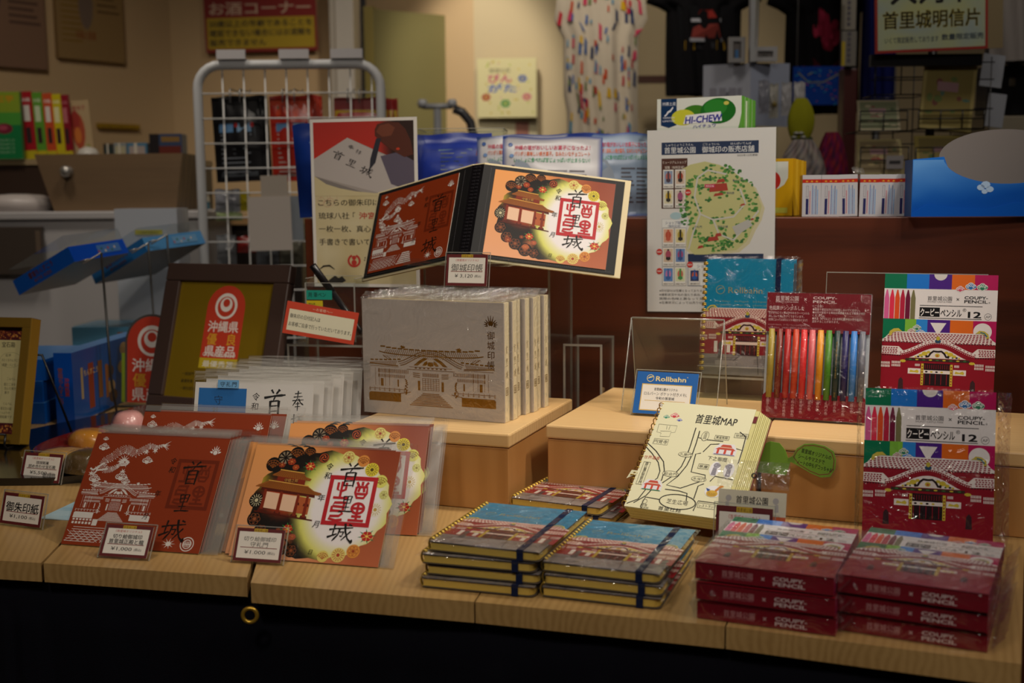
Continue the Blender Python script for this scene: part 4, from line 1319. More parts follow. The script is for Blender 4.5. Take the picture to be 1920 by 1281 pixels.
for i in range(7):
    q = gb if i == 0 else dup(gb)
    k = off[i]; jx = [0, .0012, -.003, .001, .004, .0, .003][i]
    a = R(-24.8)
    q.location = (GX - math.sin(a)*k + jx*math.cos(a), GY + math.cos(a)*k + jx*math.sin(a), GZ)
    q.rotation_euler = (0, 0, R(-24.8 + (0, .15, -.1, .2, .05, .2, .1)[i]))
    tag(q, GL[i], 'book', 'cream stamp books in a row')
# riser carrying the binder and the riser peeking out to the right
q = onz(775, 560, .10)
ar = acrylic_riser(-.122, 1.617, .0003, -20, .185, .10, .2740, 'tall clear acrylic stand holding up the open binder')
b = Body(); b.box(.02, .165, -.105, -.0009, .2710, .2740, '#fff'); b.box(.02, .165, -.108, -.105, .2710, .2800, '#fff'); b.build('ledge', ACRYL, ar)
acrylic_riser(.070, 1.575, .0005, -14, .054, .10, .158, 'low clear acrylic riser right of the cream books, before the dark panel')

# ---- washi stamp papers in bags
def washi(kind):
    t = bpy.data.objects.new('stamp_paper', None); COL.objects.link(t); t.empty_display_size = .02
    W, H = .152, .140
    a = Art(); a.lay(1); a.rect(0, 0, 152, 140, '#dcd8d2')
    if kind:
        a.lay(2); a.rect(5, 5, 62, 128, '#1f6ab0')
        a.lay(3); a.text('守', 31, 114, 12, '#1a3a60', .01, 'c'); a.text('礼', 29, 100, 12, '#1a3a60', .01, 'c'); a.text('門', 29, 86, 12, '#1a3a60', .01, 'c')
        for x_, y_, s_ in ((20, 40, 14), (50, 50, 14)): a.ell(x_, y_, s_, s_*.5, '#2f78b8')
        a.brush('首', 90, 98, 27, 35, '#1b1a1c', 1.3); a.brush('里', 94, 64, 20, 30, '#1b1a1c', 1.05); a.brush('城', 92, 26, 24, 32, '#1b1a1c', 1.05)
        a.brush('奉', 126, 108, 14, 24, '#1b1a1c', 1.4); a.brush('拝', 126, 82, 14, 22, '#1b1a1c', 1.4)
        a.text('令', 79, 120, 10, '#1b1a1c', .012, 'c', shear=.1); a.text('和', 78, 108, 10, '#1b1a1c', .012, 'c', shear=.1)
        a.text('年', 78, 84, 10, '#1b1a1c', .012, 'c', shear=.1)
    solid_card(W, H, .0007, a, '#dcd8d2', None, '#d8d2ca', '#dedad2').build('sheet', PAPER, t)
    sleeve_body(-.002, W+.022, -.001, H+.014, -.0012, .0018, kind+7, 16, .0012).build('clear_sleeve', SLEEVE, t)
    crumple(-.001, W+.021, -.0009, .0004, H+.002, H+.0135, kind+9, 7, .0012).build('sleeve_flap', MILKY, t)
    return t
w1 = washi(1); w0 = washi(0)
WL = ['blue and white stamp paper in a clear sleeve, foremost of its bundle', 'sleeved stamp paper just behind the blue and white one', 'third sleeved stamp paper in the bundle beside the cream books',
      'fourth sleeved stamp paper in the bundle beside the cream books', 'fifth sleeved stamp paper from the front, just before the hindmost one', 'hindmost sleeved stamp paper, in front of the red and white notice']
wb = onz(338, 800, .0)
for i in range(6):
    q = w1 if i == 0 else (w0 if i == 1 else dup(w0))
    pose(q, -.3930+.0095*i , 1.3700+.0160*i, .0015, -11+1.2*(i % 2), 14)
    q.scale = (1, 1, 1.0+.010*i)
    tag(q, WL[i], 'paper', 'sleeved stamp papers')
p = w1.location; 
lb = Body(); a = Art(); a.lay(1); a.rect(0, 0, 27, 10, '#6aa0cc'); a.lay(2)
for i, ch in enumerate('守礼門'): a.text(ch, 6+i*7.6, 2.2, 6.6, '#14181c', .01, 'c', shear=.1)
lb.box(0, .027, 0, .0003, 0, .010, '#6aa0cc'); lb.art(a, (0, 0, 0), (1, 0, 0), (0, 0, 1))
lo = lb.build('name_strip', PAPER, w1, loc=(.030, -.0022, .1330)); lo['label'] = 'blue paper strip with handwriting'

# ---- pen box, notice and its riser
acrylic_riser(-.312, 1.600, .0003, -12, .16, .11, .158, 'clear acrylic riser under the pen box at the left of the cream books')
pb = thing('pen_box', 'clear acrylic pen box with blue-green and yellow labels, above the notice', 'pen holder', (-.2890, 1.622, .1590), -12)
b = Body(); W, D, H, th = .074, .060, .088, .0022
b.box(0, W, 0, D, 0, th, '#fff'); b.box(0, W, 0, th, th, H*.93, '#fff'); b.box(0, W, D-th, D, th, H, '#fff'); b.box(0, th, th, D-th, th, H, '#fff'); b.box(W-th, W, th, D-th, th, H, '#fff')
b.build('box', ACRYL, pb)
b = Body(); b.box(0, W, 0, th, H*.93, H*.93+.0008, '#fff'); b.box(0, W, D-th, D, H, H+.0008, '#fff')
for x in (0, W-th):
    b.box(x, x+th, th, D-th, H, H+.0008, '#fff'); b.box(x, x+th, -.0006, 0, 0, H*.93, '#fff')
b.build('polished_edge', ACEDGE, pb)
a = Art(); a.lay(1); a.rect(0, 0, 38, 13, '#1f9a86'); a.lay(2); a.text('用 筆ペン', 3, 4, 7.4, '#10201e', .01, fit=26)
b = Body(); b.art(a, (.002, -.0002, .0590), (1, 0, 0), (0, 0, 1)); b.box(.002, .040, -.0002, 0, .0590, .0720, '#1f9a86'); o = b.build('label_strip', PAPER, pb); o['label'] = 'blue-green label strip with handwriting'
a = Art(); a.lay(1); a.rect(0, 0, 24, 13, '#d8c21e'); a.lay(2); a.text('貸出用', 3, 7, 3.4, '#2a2410', .01); a.text('返却下さい。', 3, 3, 3.0, '#2a2410', .01)
b = Body(); b.art(a, (.002, -.0002, .0445), (1, 0, 0), (0, 0, 1)); b.box(.002, .026, -.0002, 0, .0445, .0575, '#d8c21e'); o = b.build('label_strip', PAPER, pb); o['label'] = 'yellow label with small print'
pen = thing('brush_pen', 'black brush pen standing slanted in the clear pen box', 'pen', (-.2890, 1.622, .1590), -12)
b = Body(); A_, B_ = Vector((.072, .030, .0035+.0055)), Vector((-.0035+.004, .030, .105))
d = (B_-A_)
b.tube([A_, A_+d*.05, A_+d*.62], .0046, '#17151a', 0, 12); b.build('barrel', GLOSS, pen)
b = Body(); b.tube([A_+d*.60, A_+d*.96, A_+d*1.0], .0054, '#121014', 0, 12); b.build('cap', GLOSS, pen)
a = Art(); a.lay(1); a.rect(0, 0, 128, 58, '#c23a1c'); a.lay(2); a.rect(6, 7, 116, 38, '#dcd2b8'); a.lay(3)
a.text('―お客様へ―', 64, 48.5, 6, '#e0b8a0', .0, 'c'); a.text('御朱印の日付記入は', 8.5, 30, 8.6, '#1c1814', .015, fit=54); a.text('お客様ご自身で行っていただいております。', 8.5, 15.5, 8.6, '#1c1814', .015, fit=112)
p0 = ony(529, 624, 1.575)
nt = thing('notice_card', 'orange-bordered notice card in front of the clear pen box', 'sign', (p0.x, p0.y, p0.z), 6, 6, spin=11)
b = Body(); k = .098/128; a2 = Art(); a2.add(a, 0, 0, k*1000)
b = Body(); b.box(0, .098, 0, .0006, 0, .0444, '#c23a1c', 0); b.art(a2, (0, 0, 0), (1, 0, 0), (0, 0, 1)); b.build('card', PAPER, nt)
b = Body(); b.box(-.002, .100, -.0010, .0012, -.002, .0464, '#fff'); b.build('laminate', ACRYL, nt)
b = Body(); b.box(.020, .060, .0014, .0026, -.010, .040, '#fff'); b.build('clip', ACRYL, nt)

# ---- brush-writing poster and shop map taped to the dark panel
def poster_art():
    c = Art(); W, H = 170, 268
    c.lay(1); c.rect(0, 0, W, H, '#d8d4ce')
    def bg(u, v): return mix(hx('b9a878'), hx('cfc6a6'), .5+.5*noise.noise(Vector((u*4, v*6, 0))))
    c.lay(2); c.grad(5, 5, W-10, H-10, bg, 10, 16)
    c.lay(3)
    def ph(u, v):
        x, y = u*160, v*113
        base = mix(hx('c23020'), hx('a82c24'), v)
        if x > 105: base = mix(base, hx('2c1a16'), (x-105)/22)
        return base
    c.grad(5, 150, 160, 113, ph, 24, 16)
    c.lay(4)
    c.poly([(5, 205), (60, 238), (165, 190), (165, 150), (5, 150)], '#9c948e'); 
    c.poly([(5, 205), (60, 238), (125, 206), (165, 180), (165, 150), (110, 150), (5, 178)], '#b0a8a4')
    c.poly([(5, 178), (88, 150), (5, 150)], '#7d7672')
    c.poly([(112, 208), (140, 214), (165, 200), (165, 150), (128, 164)], '#5a5262')
    c.lay(5)
    P = [(5, 178), (24, 165), (46, 158), (72, 153), (100, 150), (130, 150), (165, 152), (165, 146), (5, 146)]
    c.poly(P, '#c4b78e')
    # writing on the sheet in the picture, seen at a slant
    for i, (ch, x, y, s) in enumerate((('首', 33, 208, 20), ('里', 56, 196, 17), ('城', 78, 183, 20))):
        b_ = Art(); b_.T = lambda u, v, x=x, y=y: (x + u*.86 + v*.30, y - u*.42 + v*.62)
        b_.brush(ch, 0, 0, s, s, '#1a1618', 1.2)
        for k_, (a1, b1, l1) in enumerate(b_.v): b_.v[k_] = (a1, b1, l1+5)
        c.add(b_)
    for (ch, x, y, s) in (('奉', 60, 222, 10), ('拝', 72, 214, 10)):
        b_ = Art(); b_.L = 6; b_.T = lambda u, v, x=x, y=y: (x + u*.86 + v*.30, y - u*.42 + v*.62)
        b_.brush(ch, 0, 0, s, s, '#1a1618', 1.2); c.add(b_)
    c.lay(6)
    c.poly([(104, 250), (108, 258), (124, 262), (142, 260), (152, 250), (160, 232), (164, 210), (150, 206), (136, 214), (124, 222), (112, 232), (104, 240)], '#52281c')
    c.lay(7)
    c.poly([(106, 246), (112, 256), (126, 259), (136, 252), (130, 240), (116, 238)], '#6e3a28')
    c.poly([(106, 236), (114, 236), (104, 198), (94, 186), (96, 204)], '#2a2a34'); c.ell(140, 219, 3, 2, '#c03a20', 8)
    c.lay(5); c.line([(96, 187), (91, 182)], [3, .6], '#1a1618')
    # text
    c.lay(6)
    ik = '#26201a'
    for i, (t, w_) in enumerate((('こちらの御朱印は、', 104), ('琉球八社', 50), ('一枚一枚、真心こめて', 120), ('手書きで書いています。', 124))):
        c.text(t, 10, 131-i*21, 11.5, ik, .012, fit=w_)
    c.text('「', 66, 110, 11.5, ik, .01); c.text('沖宮', 76, 110, 11.5, '#b02c22', .02, fit=26); c.text('」の', 104, 110, 11.5, ik, .01)
    c.ring(66, 42, 9, 3.2, '#b03028', None, 24, 110, 430); c.ell(66, 47, 3.4, None, '#b03028'); c.ell(66, 39, 4.4, None, '#b03028')
    c.text('沖宮', 82, 36, 14, ik, .02)
    c.line([(9, 28), (16, 33), (26, 34), (34, 28)], [1, 3, 3, 1], ik); c.poly([(18, 6), (34, 18), (40, 14), (46, 17), (52, 10), (44, 5), (30, 5)], '#2a2622')
    c.lay(3)
    for k in range(5): c.ring(15+k*5, 138+5*math.sin(k*2), 6, .5, '#b88a72', None, 14)
    return c
A_ = panel_pt(590, 537, .002); B_ = panel_pt(787, 537, .002); T_ = panel_pt(587, 224, .002)
pw = (B_-A_).length; phh = T_.z-A_.z
po = thing('wall_poster', 'poster of a hand brushing black characters, taped to the dark panel', 'poster', tuple(A_), PY)
a2 = Art(); a2.add(poster_art(), 0, 0, pw*1000/170, phh*1000/268)
solid_card(pw, phh, .0009, a2, '#d8d4ce', None, '#d8d4ce').build('print', PAPER, po)

def shopmap_art():
    c = Art(); W, H = 176, 252
    rnd = random.Random(11)
    c.lay(1); c.rect(0, 0, W, H, '#d8d5d6')
    c.lay(2); c.rect(20, H-34, 133, 17, '#172c52')
    c.lay(3)
    c.text('首里城公園', 24, H-31.5, 9.4, '#e4e4e8', .01, fit=43); c.text('御城印の販売店舗', 76, H-31.5, 9.4, '#e4e4e8', .01, fit=71)
    c.text('しゅりじょうこうえん', 26, H-22, 3.6, '#e4e4e8', fit=38); c.text('ごじょういん', 77, H-22, 3.6, '#e4e4e8', fit=23); c.text('はんばいてんぽ', 115, H-22, 3.6, '#e4e4e8', fit=28)
    c.text('2025年12月更新', 124, H-38, 3.4, '#3a3a40', .01, fit=28)
    # the park map
    c.lay(2)
    P = [(44, 196), (60, 204), (80, 208), (100, 203), (118, 194), (134, 182), (146, 174), (152, 160), (158, 146), (154, 130), (146, 116), (138, 98), (124, 86), (104, 84), (84, 80), (66, 80), (56, 90), (56, 110), (62, 126), (56, 142), (52, 160), (46, 178)]
    c.poly([(x_+(4 if x_ > 100 else -2), y_-3) for x_, y_ in P], '#cfc6a4')
    c.lay(3); c.poly(P, '#c2bf86')
    c.lay(4)
    for k in range(620):
        x_, y_ = rnd.uniform(46, 156), rnd.uniform(82, 206)
        e = math.hypot((x_-100)/54, (y_-144)/60)
        if (.72 < e < 1.0) or (e < .72 and noise.noise(Vector((x_*.09, y_*.09, 2))) > .12):
            if e < 1.0: c.ell(x_, y_, rnd.uniform(1.5, 3.2), rnd.uniform(1.2, 2.5), rnd.choice(('#3f7a34', '#4f8a3c', '#2f6a34', '#62984a')), 7)
    c.lay(5)
    for pth in ([(70, 186), (66, 160), (74, 136), (92, 128), (120, 132), (136, 150), (128, 170)], [(74, 136), (64, 110), (58, 88)], [(92, 128), (100, 108), (120, 100), (140, 122), (154, 140)], [(70, 186), (84, 196), (110, 190)]):
        c.line(pth, 2.4, '#c9c6c0')
    for (x_, y_, w_, h_) in ((86, 166, 26, 12), (96, 178, 12, 6), (92, 160, 14, 5), (84, 98, 16, 7), (94, 104, 10, 6), (70, 88, 9, 5), (142, 126, 6, 4), (128, 146, 8, 4)):
        c.poly([(x_, y_), (x_+w_, y_+2), (x_+w_-2, y_+h_), (x_+2, y_+h_-1)], '#a83a2e')
    c.poly([(118, 118), (140, 128), (146, 120), (124, 106)], '#b8b6b4')
    c.lay(6)
    c.rect(80, 172, 14, 5, '#c02a5a'); c.text('有料区域', 87, 173.2, 3, '#f0e8e8', .01, 'c', fit=11)
    for t, x_, y_ in (('守礼門', 66, 117), ('芝生広場', 98, 117), ('御内原', 110, 163), ('東のアザナ', 118, 180)): c.text(t, x_, y_, 3.6, '#26406a', .01)
    c.lay(4); c.ell(40, 134, 8, 5, '#a8c4d0'); 
    def cell(x_, y_, w_, h_, q, cap):
        c.lay(4); c.rect(x_, y_, w_, h_, '#e6e2e0'); c.lay(5); c.frame(x_, y_, w_, h_, .4, '#8a8684')
        c.rect(x_+1.6, y_+6, w_-3.2, h_-8, q[0]); c.lay(6)
        c.ell(x_+w_/2, y_+h_*.62, w_*.26, h_*.22, q[1], 9); c.rect(x_+w_*.3, y_+9, w_*.4, 4, q[2]); c.rect(x_+w_*.42, y_+8, w_*.16, h_*.6, q[2])
        c.text(cap, x_+w_/2, y_+1.4, 2.7, '#26221e', .01, 'c', fit=w_*.8)
    thumbs = [('#8a9ab8', '#b4605a', '#4a3a4a'), ('#d0b8a8', '#a8402e', '#2a2422'), ('#d8d0b4', '#c8a63a', '#2a2622'), ('#d0c0b8', '#a0527a', '#2a2426'), ('#d8a890', '#b84a34', '#c05a44'), ('#d8cc9c', '#b09a3a', '#26221e'),
              ('#d0b8a4', '#a84a62', '#262024'), ('#6a8ac0', '#a04a7a', '#34508e'), ('#5a86c4', '#c07ab0', '#3a62a8'), ('#d4d8b4', '#c86a5a', '#3f8a4a')]
    c.lay(2); c.rect(20, 144, 36, 69, '#4e271c'); c.lay(3)
    c.text('ミュージアムショップ', 38, 206, 4.4, '#e0d4cc', .01, 'c', fit=33); c.text('球陽（有料区域）', 38, 199, 4.4, '#e0d4cc', .01, 'c', fit=27)
    for k in range(4): cell(22+(k % 2)*16.6, 172-(k//2)*27, 15, 26, thumbs[k], '御城印 正殿')
    c.lay(2); c.rect(20, 36, 36, 94, '#c9c9cc'); c.lay(3); c.rect(21, 118, 34, 11, '#e2e2e4'); c.lay(4)
    c.text('ショップ瑞雲', 38, 122.5, 5, '#33507e', .01, 'c', fit=25); c.text('（無料区域）', 38, 118.2, 3.8, '#33507e', 0, 'c', fit=18)
    for k in range(6): cell(21.5+(k % 2)*17, 91-(k//2)*27.2, 16, 26.4, thumbs[4+k], '御城印 守礼門')
    c.lay(2); c.rect(57, 70, 104, 11, '#172c52'); c.lay(3); c.text('首里杜館', 86, 72.5, 6, '#e4e4e8', .01, fit=21); c.text('（無料区域）', 108, 72.5, 5, '#e4e4e8', 0, fit=24); c.text('すいむいかん', 87, 78.4, 2.2, '#e4e4e8', fit=18)
    c.lay(2); c.rect(57, 36, 104, 33.5, '#e4e4e6'); c.lay(3); c.frame(57, 36, 52, 33.5, .7, '#2a4066'); c.frame(109, 36, 52, 33.5, .7, '#2a4066'); c.text('ショップ', 70, 62, 5.2, '#33507e', .01)
    cell(59, 37, 15, 23, ('#2c3a6a', '#c05a30', '#2a5aa8'), '御城印')
    c.lay(7)
    for x_, y_ in ((57, 166), (17, 84), (17, 57), (60, 66), (112, 68)):
        c.lay(7); c.ell(x_, y_, 4.3, None, '#c2261e', 18); c.lay(8); c.text('NEW', x_, y_-1.2, 3.3, '#f0e6e4', .02, 'c', fit=6.4)
    c.lay(3)
    for i, t in enumerate(('※日付部分は空欄となっております。あらかじめご了承ください。', '※撮影状況や光の当たり具合、ご覧になるモニター等により', '　実際の色味と異なって見える場合がございます。', '※在庫状況によっては売り切れなどの場合がございます。')):
        c.text(t, 17, 28-i*5.6, 4, '#3a3a3e', .01, fit=120)
    return c
A_ = panel_pt(1214, 584, .0025); B_ = panel_pt(1451, 584, .0025); T_ = panel_pt(1214, 245, .0025)
mw = (B_-A_).length; mh = T_.z-A_.z
mp_ = thing('shop_map', 'laminated white park map sheet taped to the dark panel behind the notebook', 'map', tuple(A_), PY, spin=-.4)
a2 = Art(); a2.add(shopmap_art(), 0, 0, mw*1000/176, mh*1000/252)
solid_card(mw, mh, .0008, a2, '#d8d5d6', None, '#d8d5d6').build('sheet', PAPER, mp_)
b = Body(); b.box(-.003, mw+.003, -.0006, .0012, -.003, mh+.003, '#fff'); b.build('laminate', ACRYL, mp_)

# ---- spiral notebooks
NW, ND, NT = .1080, .1440, .0088
def notebook_prototype():
    t = bpy.data.objects.new('spiral_notebook', None); COL.objects.link(t); t.empty_display_size = .02
    def rr(x0, x1, y0, y1, r=.006):
        P = [(x0, y0)]
        for cx_, cy_, a0 in ((x1-r, y0+r, -90), (x1-r, y1-r, 0)):
            P += [(cx_+r*math.cos(R(a0+15*k)), cy_+r*math.sin(R(a0+15*k))) for k in range(7)]
        return P + [(x0, y1)]
    b = Body(); b.prism(rr(.001, NW-.0015, .001, ND-.001), .0009, NT-.0009, '#dcc062', 0, 'XY')
    for k in range(6): b.prism(rr(.0008, NW-.0012, .0008, ND-.0008), .0014+.0012*k, .0016+.0012*k, '#c4a548', 0, 'XY')
    b.build('pages', PAPER, t)
    b = Body(); b.prism(rr(0, NW, 0, ND), NT-.0007, NT, '#4a4a52', 0, 'XY'); b.prism(rr(0, NW, 0, ND), 0, .0006, '#5a5048', 0, 'XY')
    # cover print cut to the rounded corners
    a = ART_NB
    b.art(a, (0, 0, NT), (1, 0, 0), (0, 1, 0))
    b.build('cover', GLOSS, t)
    b = Body()
    for k in range(19):
        y = .006 + k*.00733
        for o in (0, .0019):
            b.tube([(.0034*math.cos(R(a_))-.0004, y+o, NT/2+(.0062)*math.sin(R(a_))) for a_ in range(20, 341, 20)], .00075, '#d0b050', 0, 5)
    b.build('spiral', FOIL, t)
    b = Body(); x = NW*.80
    b.box(x, x+.0062, -.0006, ND+.0006, NT+.0004, NT+.0011, '#16203f'); b.box(x, x+.0062, -.0006, ND+.0006, -.0004, 0, '#16203f')
    b.box(x, x+.0062, -.0011, -.0006, -.0004, NT+.0011, '#16203f'); b.box(x, x+.0062, ND+.0006, ND+.0011, -.0004, NT+.0011, '#16203f')
    b.build('elastic_band', CLOTHC, t)
    w_ = Body()
    def top(u, v):
        x, y = -.006+(NW+.010)*u, -.004+(ND+.008)*v
        e = min(min(u, 1-u), min(v, 1-v))
        z = NT + .0014 + .0010*noise.noise(Vector((x*55, y*55, 3))) + .0006*noise.noise(Vector((x*160, y*130, 9)))
        return (x, y, z if e > .001 else NT*.92)
    w_.grid(top, 22, 26, '#fff')
    w_.build('clear_wrap', WRAP, t)
    c_ = Body()
    def endc(u, v):
        q = noise.noise(Vector((u*13, v*6, 1)))
        return (NW+.0035+.004*v+.0015*q, ND*u, NT*(.2+.7*v)+.0012*q)
    c_.grid(endc, 26, 4, '#fff', smooth=False)
    c_.build('wrap_fold', CRINKLE, t)
    return t
nb = notebook_prototype()
NG = 'castle cover spiral notebooks'
def nb_stack(P, labels, first=False):
    for i, (x, y, z, yaw) in enumerate(P):
        q = nb if (first and i == 0) else dup(nb)
        q.location = (x, y, z); q.rotation_euler = (0, 0, R(yaw)); tag(q, labels[i], 'notebook', NG)
st = NT+.0019
nb_stack([(-.0850, 1.0400, .0012, -17.0), (-.0805, 1.0445, .0012+st, -17.6), (-.0845, 1.0435, .0012+2*st, -17.2), (-.0780, 1.0480, .0012+3*st, -21.0)],
         ['bottom spiral notebook of the front stack of four', 'second spiral notebook from the bottom of the stack of four', 'third spiral notebook from the bottom of the stack of four', 'top spiral notebook of the front stack of four, blue castle cover showing'], True)
nb_stack([(.0255, 1.0115, .0012, -19.6), (.0275, 1.0135, .0012+st, -20.0), (.0262, 1.0180, .0012+2*st, -21.5)],
         ['bottom spiral notebook of the right-hand stack of three', 'middle spiral notebook of the stack of three beside the crayon boxes', 'top spiral notebook of the stack of three, nearest the crayon boxes'])
nb_stack([(.0080, 1.2750, .0012, -23.5), (-.0020, 1.2830, .0012+st, -26.5)],
         ['lower notebook of the pair lying behind, left of the open map notebook', 'upper notebook of the pair lying behind, left of the open map notebook'])
# standing copies in a clear easel
for i in range(3):
    q = dup(nb)
    p = onz(1318, 706, .118)
    M = Matrix.Rotation(R(-21), 4, 'Z') @ Matrix.Rotation(R(90-9), 4, 'X')
    a = R(-21); k = .0125*i
    q.rotation_euler = M.to_euler(); q.location = (p.x - math.sin(a)*k, p.y + math.cos(a)*k, .1215)
    q.scale = (1.06, 1.06, 1)
    tag(q, ('upright spiral notebook with blue castle cover, in front of the shop map', 'second upright notebook right behind the standing blue one', 'third upright notebook, hindmost of the standing ones')[i], 'notebook', NG)
p = onz(1318, 706, .118); a = R(-21)
es = thing('notebook_stand', 'clear acrylic stand under the upright blue notebooks', 'display stand', (p.x, p.y, .0918), -21)
b = Body(); b.box(-.005, .125, -.012, .048, .0265, .0293, '#fff'); b.box(-.005, .125, -.012, -.0095, .0293, .042, '#fff'); b.box(-.005, .125, .030, .033, 0, .0265, '#fff'); b.box(-.005, .125, -.012, -.0095, 0, .0265, '#fff')
b.box(-.005, .125, -.012, .050, -.0005, .0015, '#fff')
b.build('panel', ACRYL, es)
b = Body(); b.box(-.005, .125, -.0125, -.012, .0265, .0293, '#fff'); b.box(-.005, .125, -.012, -.0095, .042, .0426, '#fff'); b.build('polished_edge', ACEDGE, es)
# empty tent-shaped acrylic stand
tp = ony(1185, 596, 1.475); p1 = ony(1358, 603, 1.435)
w_ = (p1-tp).length; yaw = math.degrees(math.atan2(p1.y-tp.y, p1.x-tp.x))
hz = tp.z - .0917
ts = thing('tent_stand', 'empty clear acrylic tent stand in front of the blue upright notebook', 'display stand', (tp.x, tp.y, .0920), yaw)
b = Body(); l = .050; l2 = .030
for s_, q in ((-1, l), (1, l2)):
    for dy in (0,):
        P = [(0, s_*q, 0), (w_, s_*q, 0), (w_, 0, hz), (0, 0, hz)]
        Q = [(x, y+.0022, z) for x, y, z in P]
        b.idx(P+Q, [(0, 1, 2, 3), (7, 6, 5, 4), (0, 3, 7, 4), (1, 5, 6, 2)], '#fff')
b.build('panel', ACRYL, ts)
b = Body(); e = .0008
for x in (-e, w_):
    for s_, q in ((-1, l), (1, l2)):
        b.tube([(x, s_*q, 0.001), (x, 0, hz)], .0008, '#fff', 0, 5)
b.tube([(0, .001, hz), (w_, .001, hz)], .0013, '#fff', 0, 6)
b.build('polished_edge', ACEDGE, ts)
# blue maker's card in an acrylic holder
a = Art(); a.lay(1); a.rect(0, 0, 76, 52, '#0a5aa8'); a.lay(2); a.rect(7.5, 4, 62, 33, '#c9a94a'); a.lay(3); a.rect(8.6, 5.1, 59.8, 30.8, '#e4e0d8'); a.lay(4)
a.ring(17, 44, 4.2, .7, '#d8c98a'); a.poly([(13, 43), (19, 45), (21, 46.5), (16, 46)], '#d8c98a'); a.text('Rollbahn', 24, 40.8, 8.4, '#e0cf92', .03, fit=37); a.text('®', 62, 46, 2, '#e0cf92')
a.text('首里城公園オリジナル', 38, 29.2, 3.8, '#16161a', .02, 'c', fit=29); a.text('ロルバーン ポケット付きメモL', 38, 23.2, 4.8, '#16161a', .012, 'c', fit=53); a.text('令和の首里城', 38, 18.2, 3.8, '#16161a', .02, 'c', fit=23)
a.rect(13, 16, 50, .6, '#c9a94a'); a.text('¥1,045', 38, 9.4, 4.6, '#16161a', .02, 'c')
price_tag(.1464, 1.4020, .0915, -22.2, 27, .0768, .0541, a, 76, 52, 'blue-edged card with gold lettering beside the open map notebook')

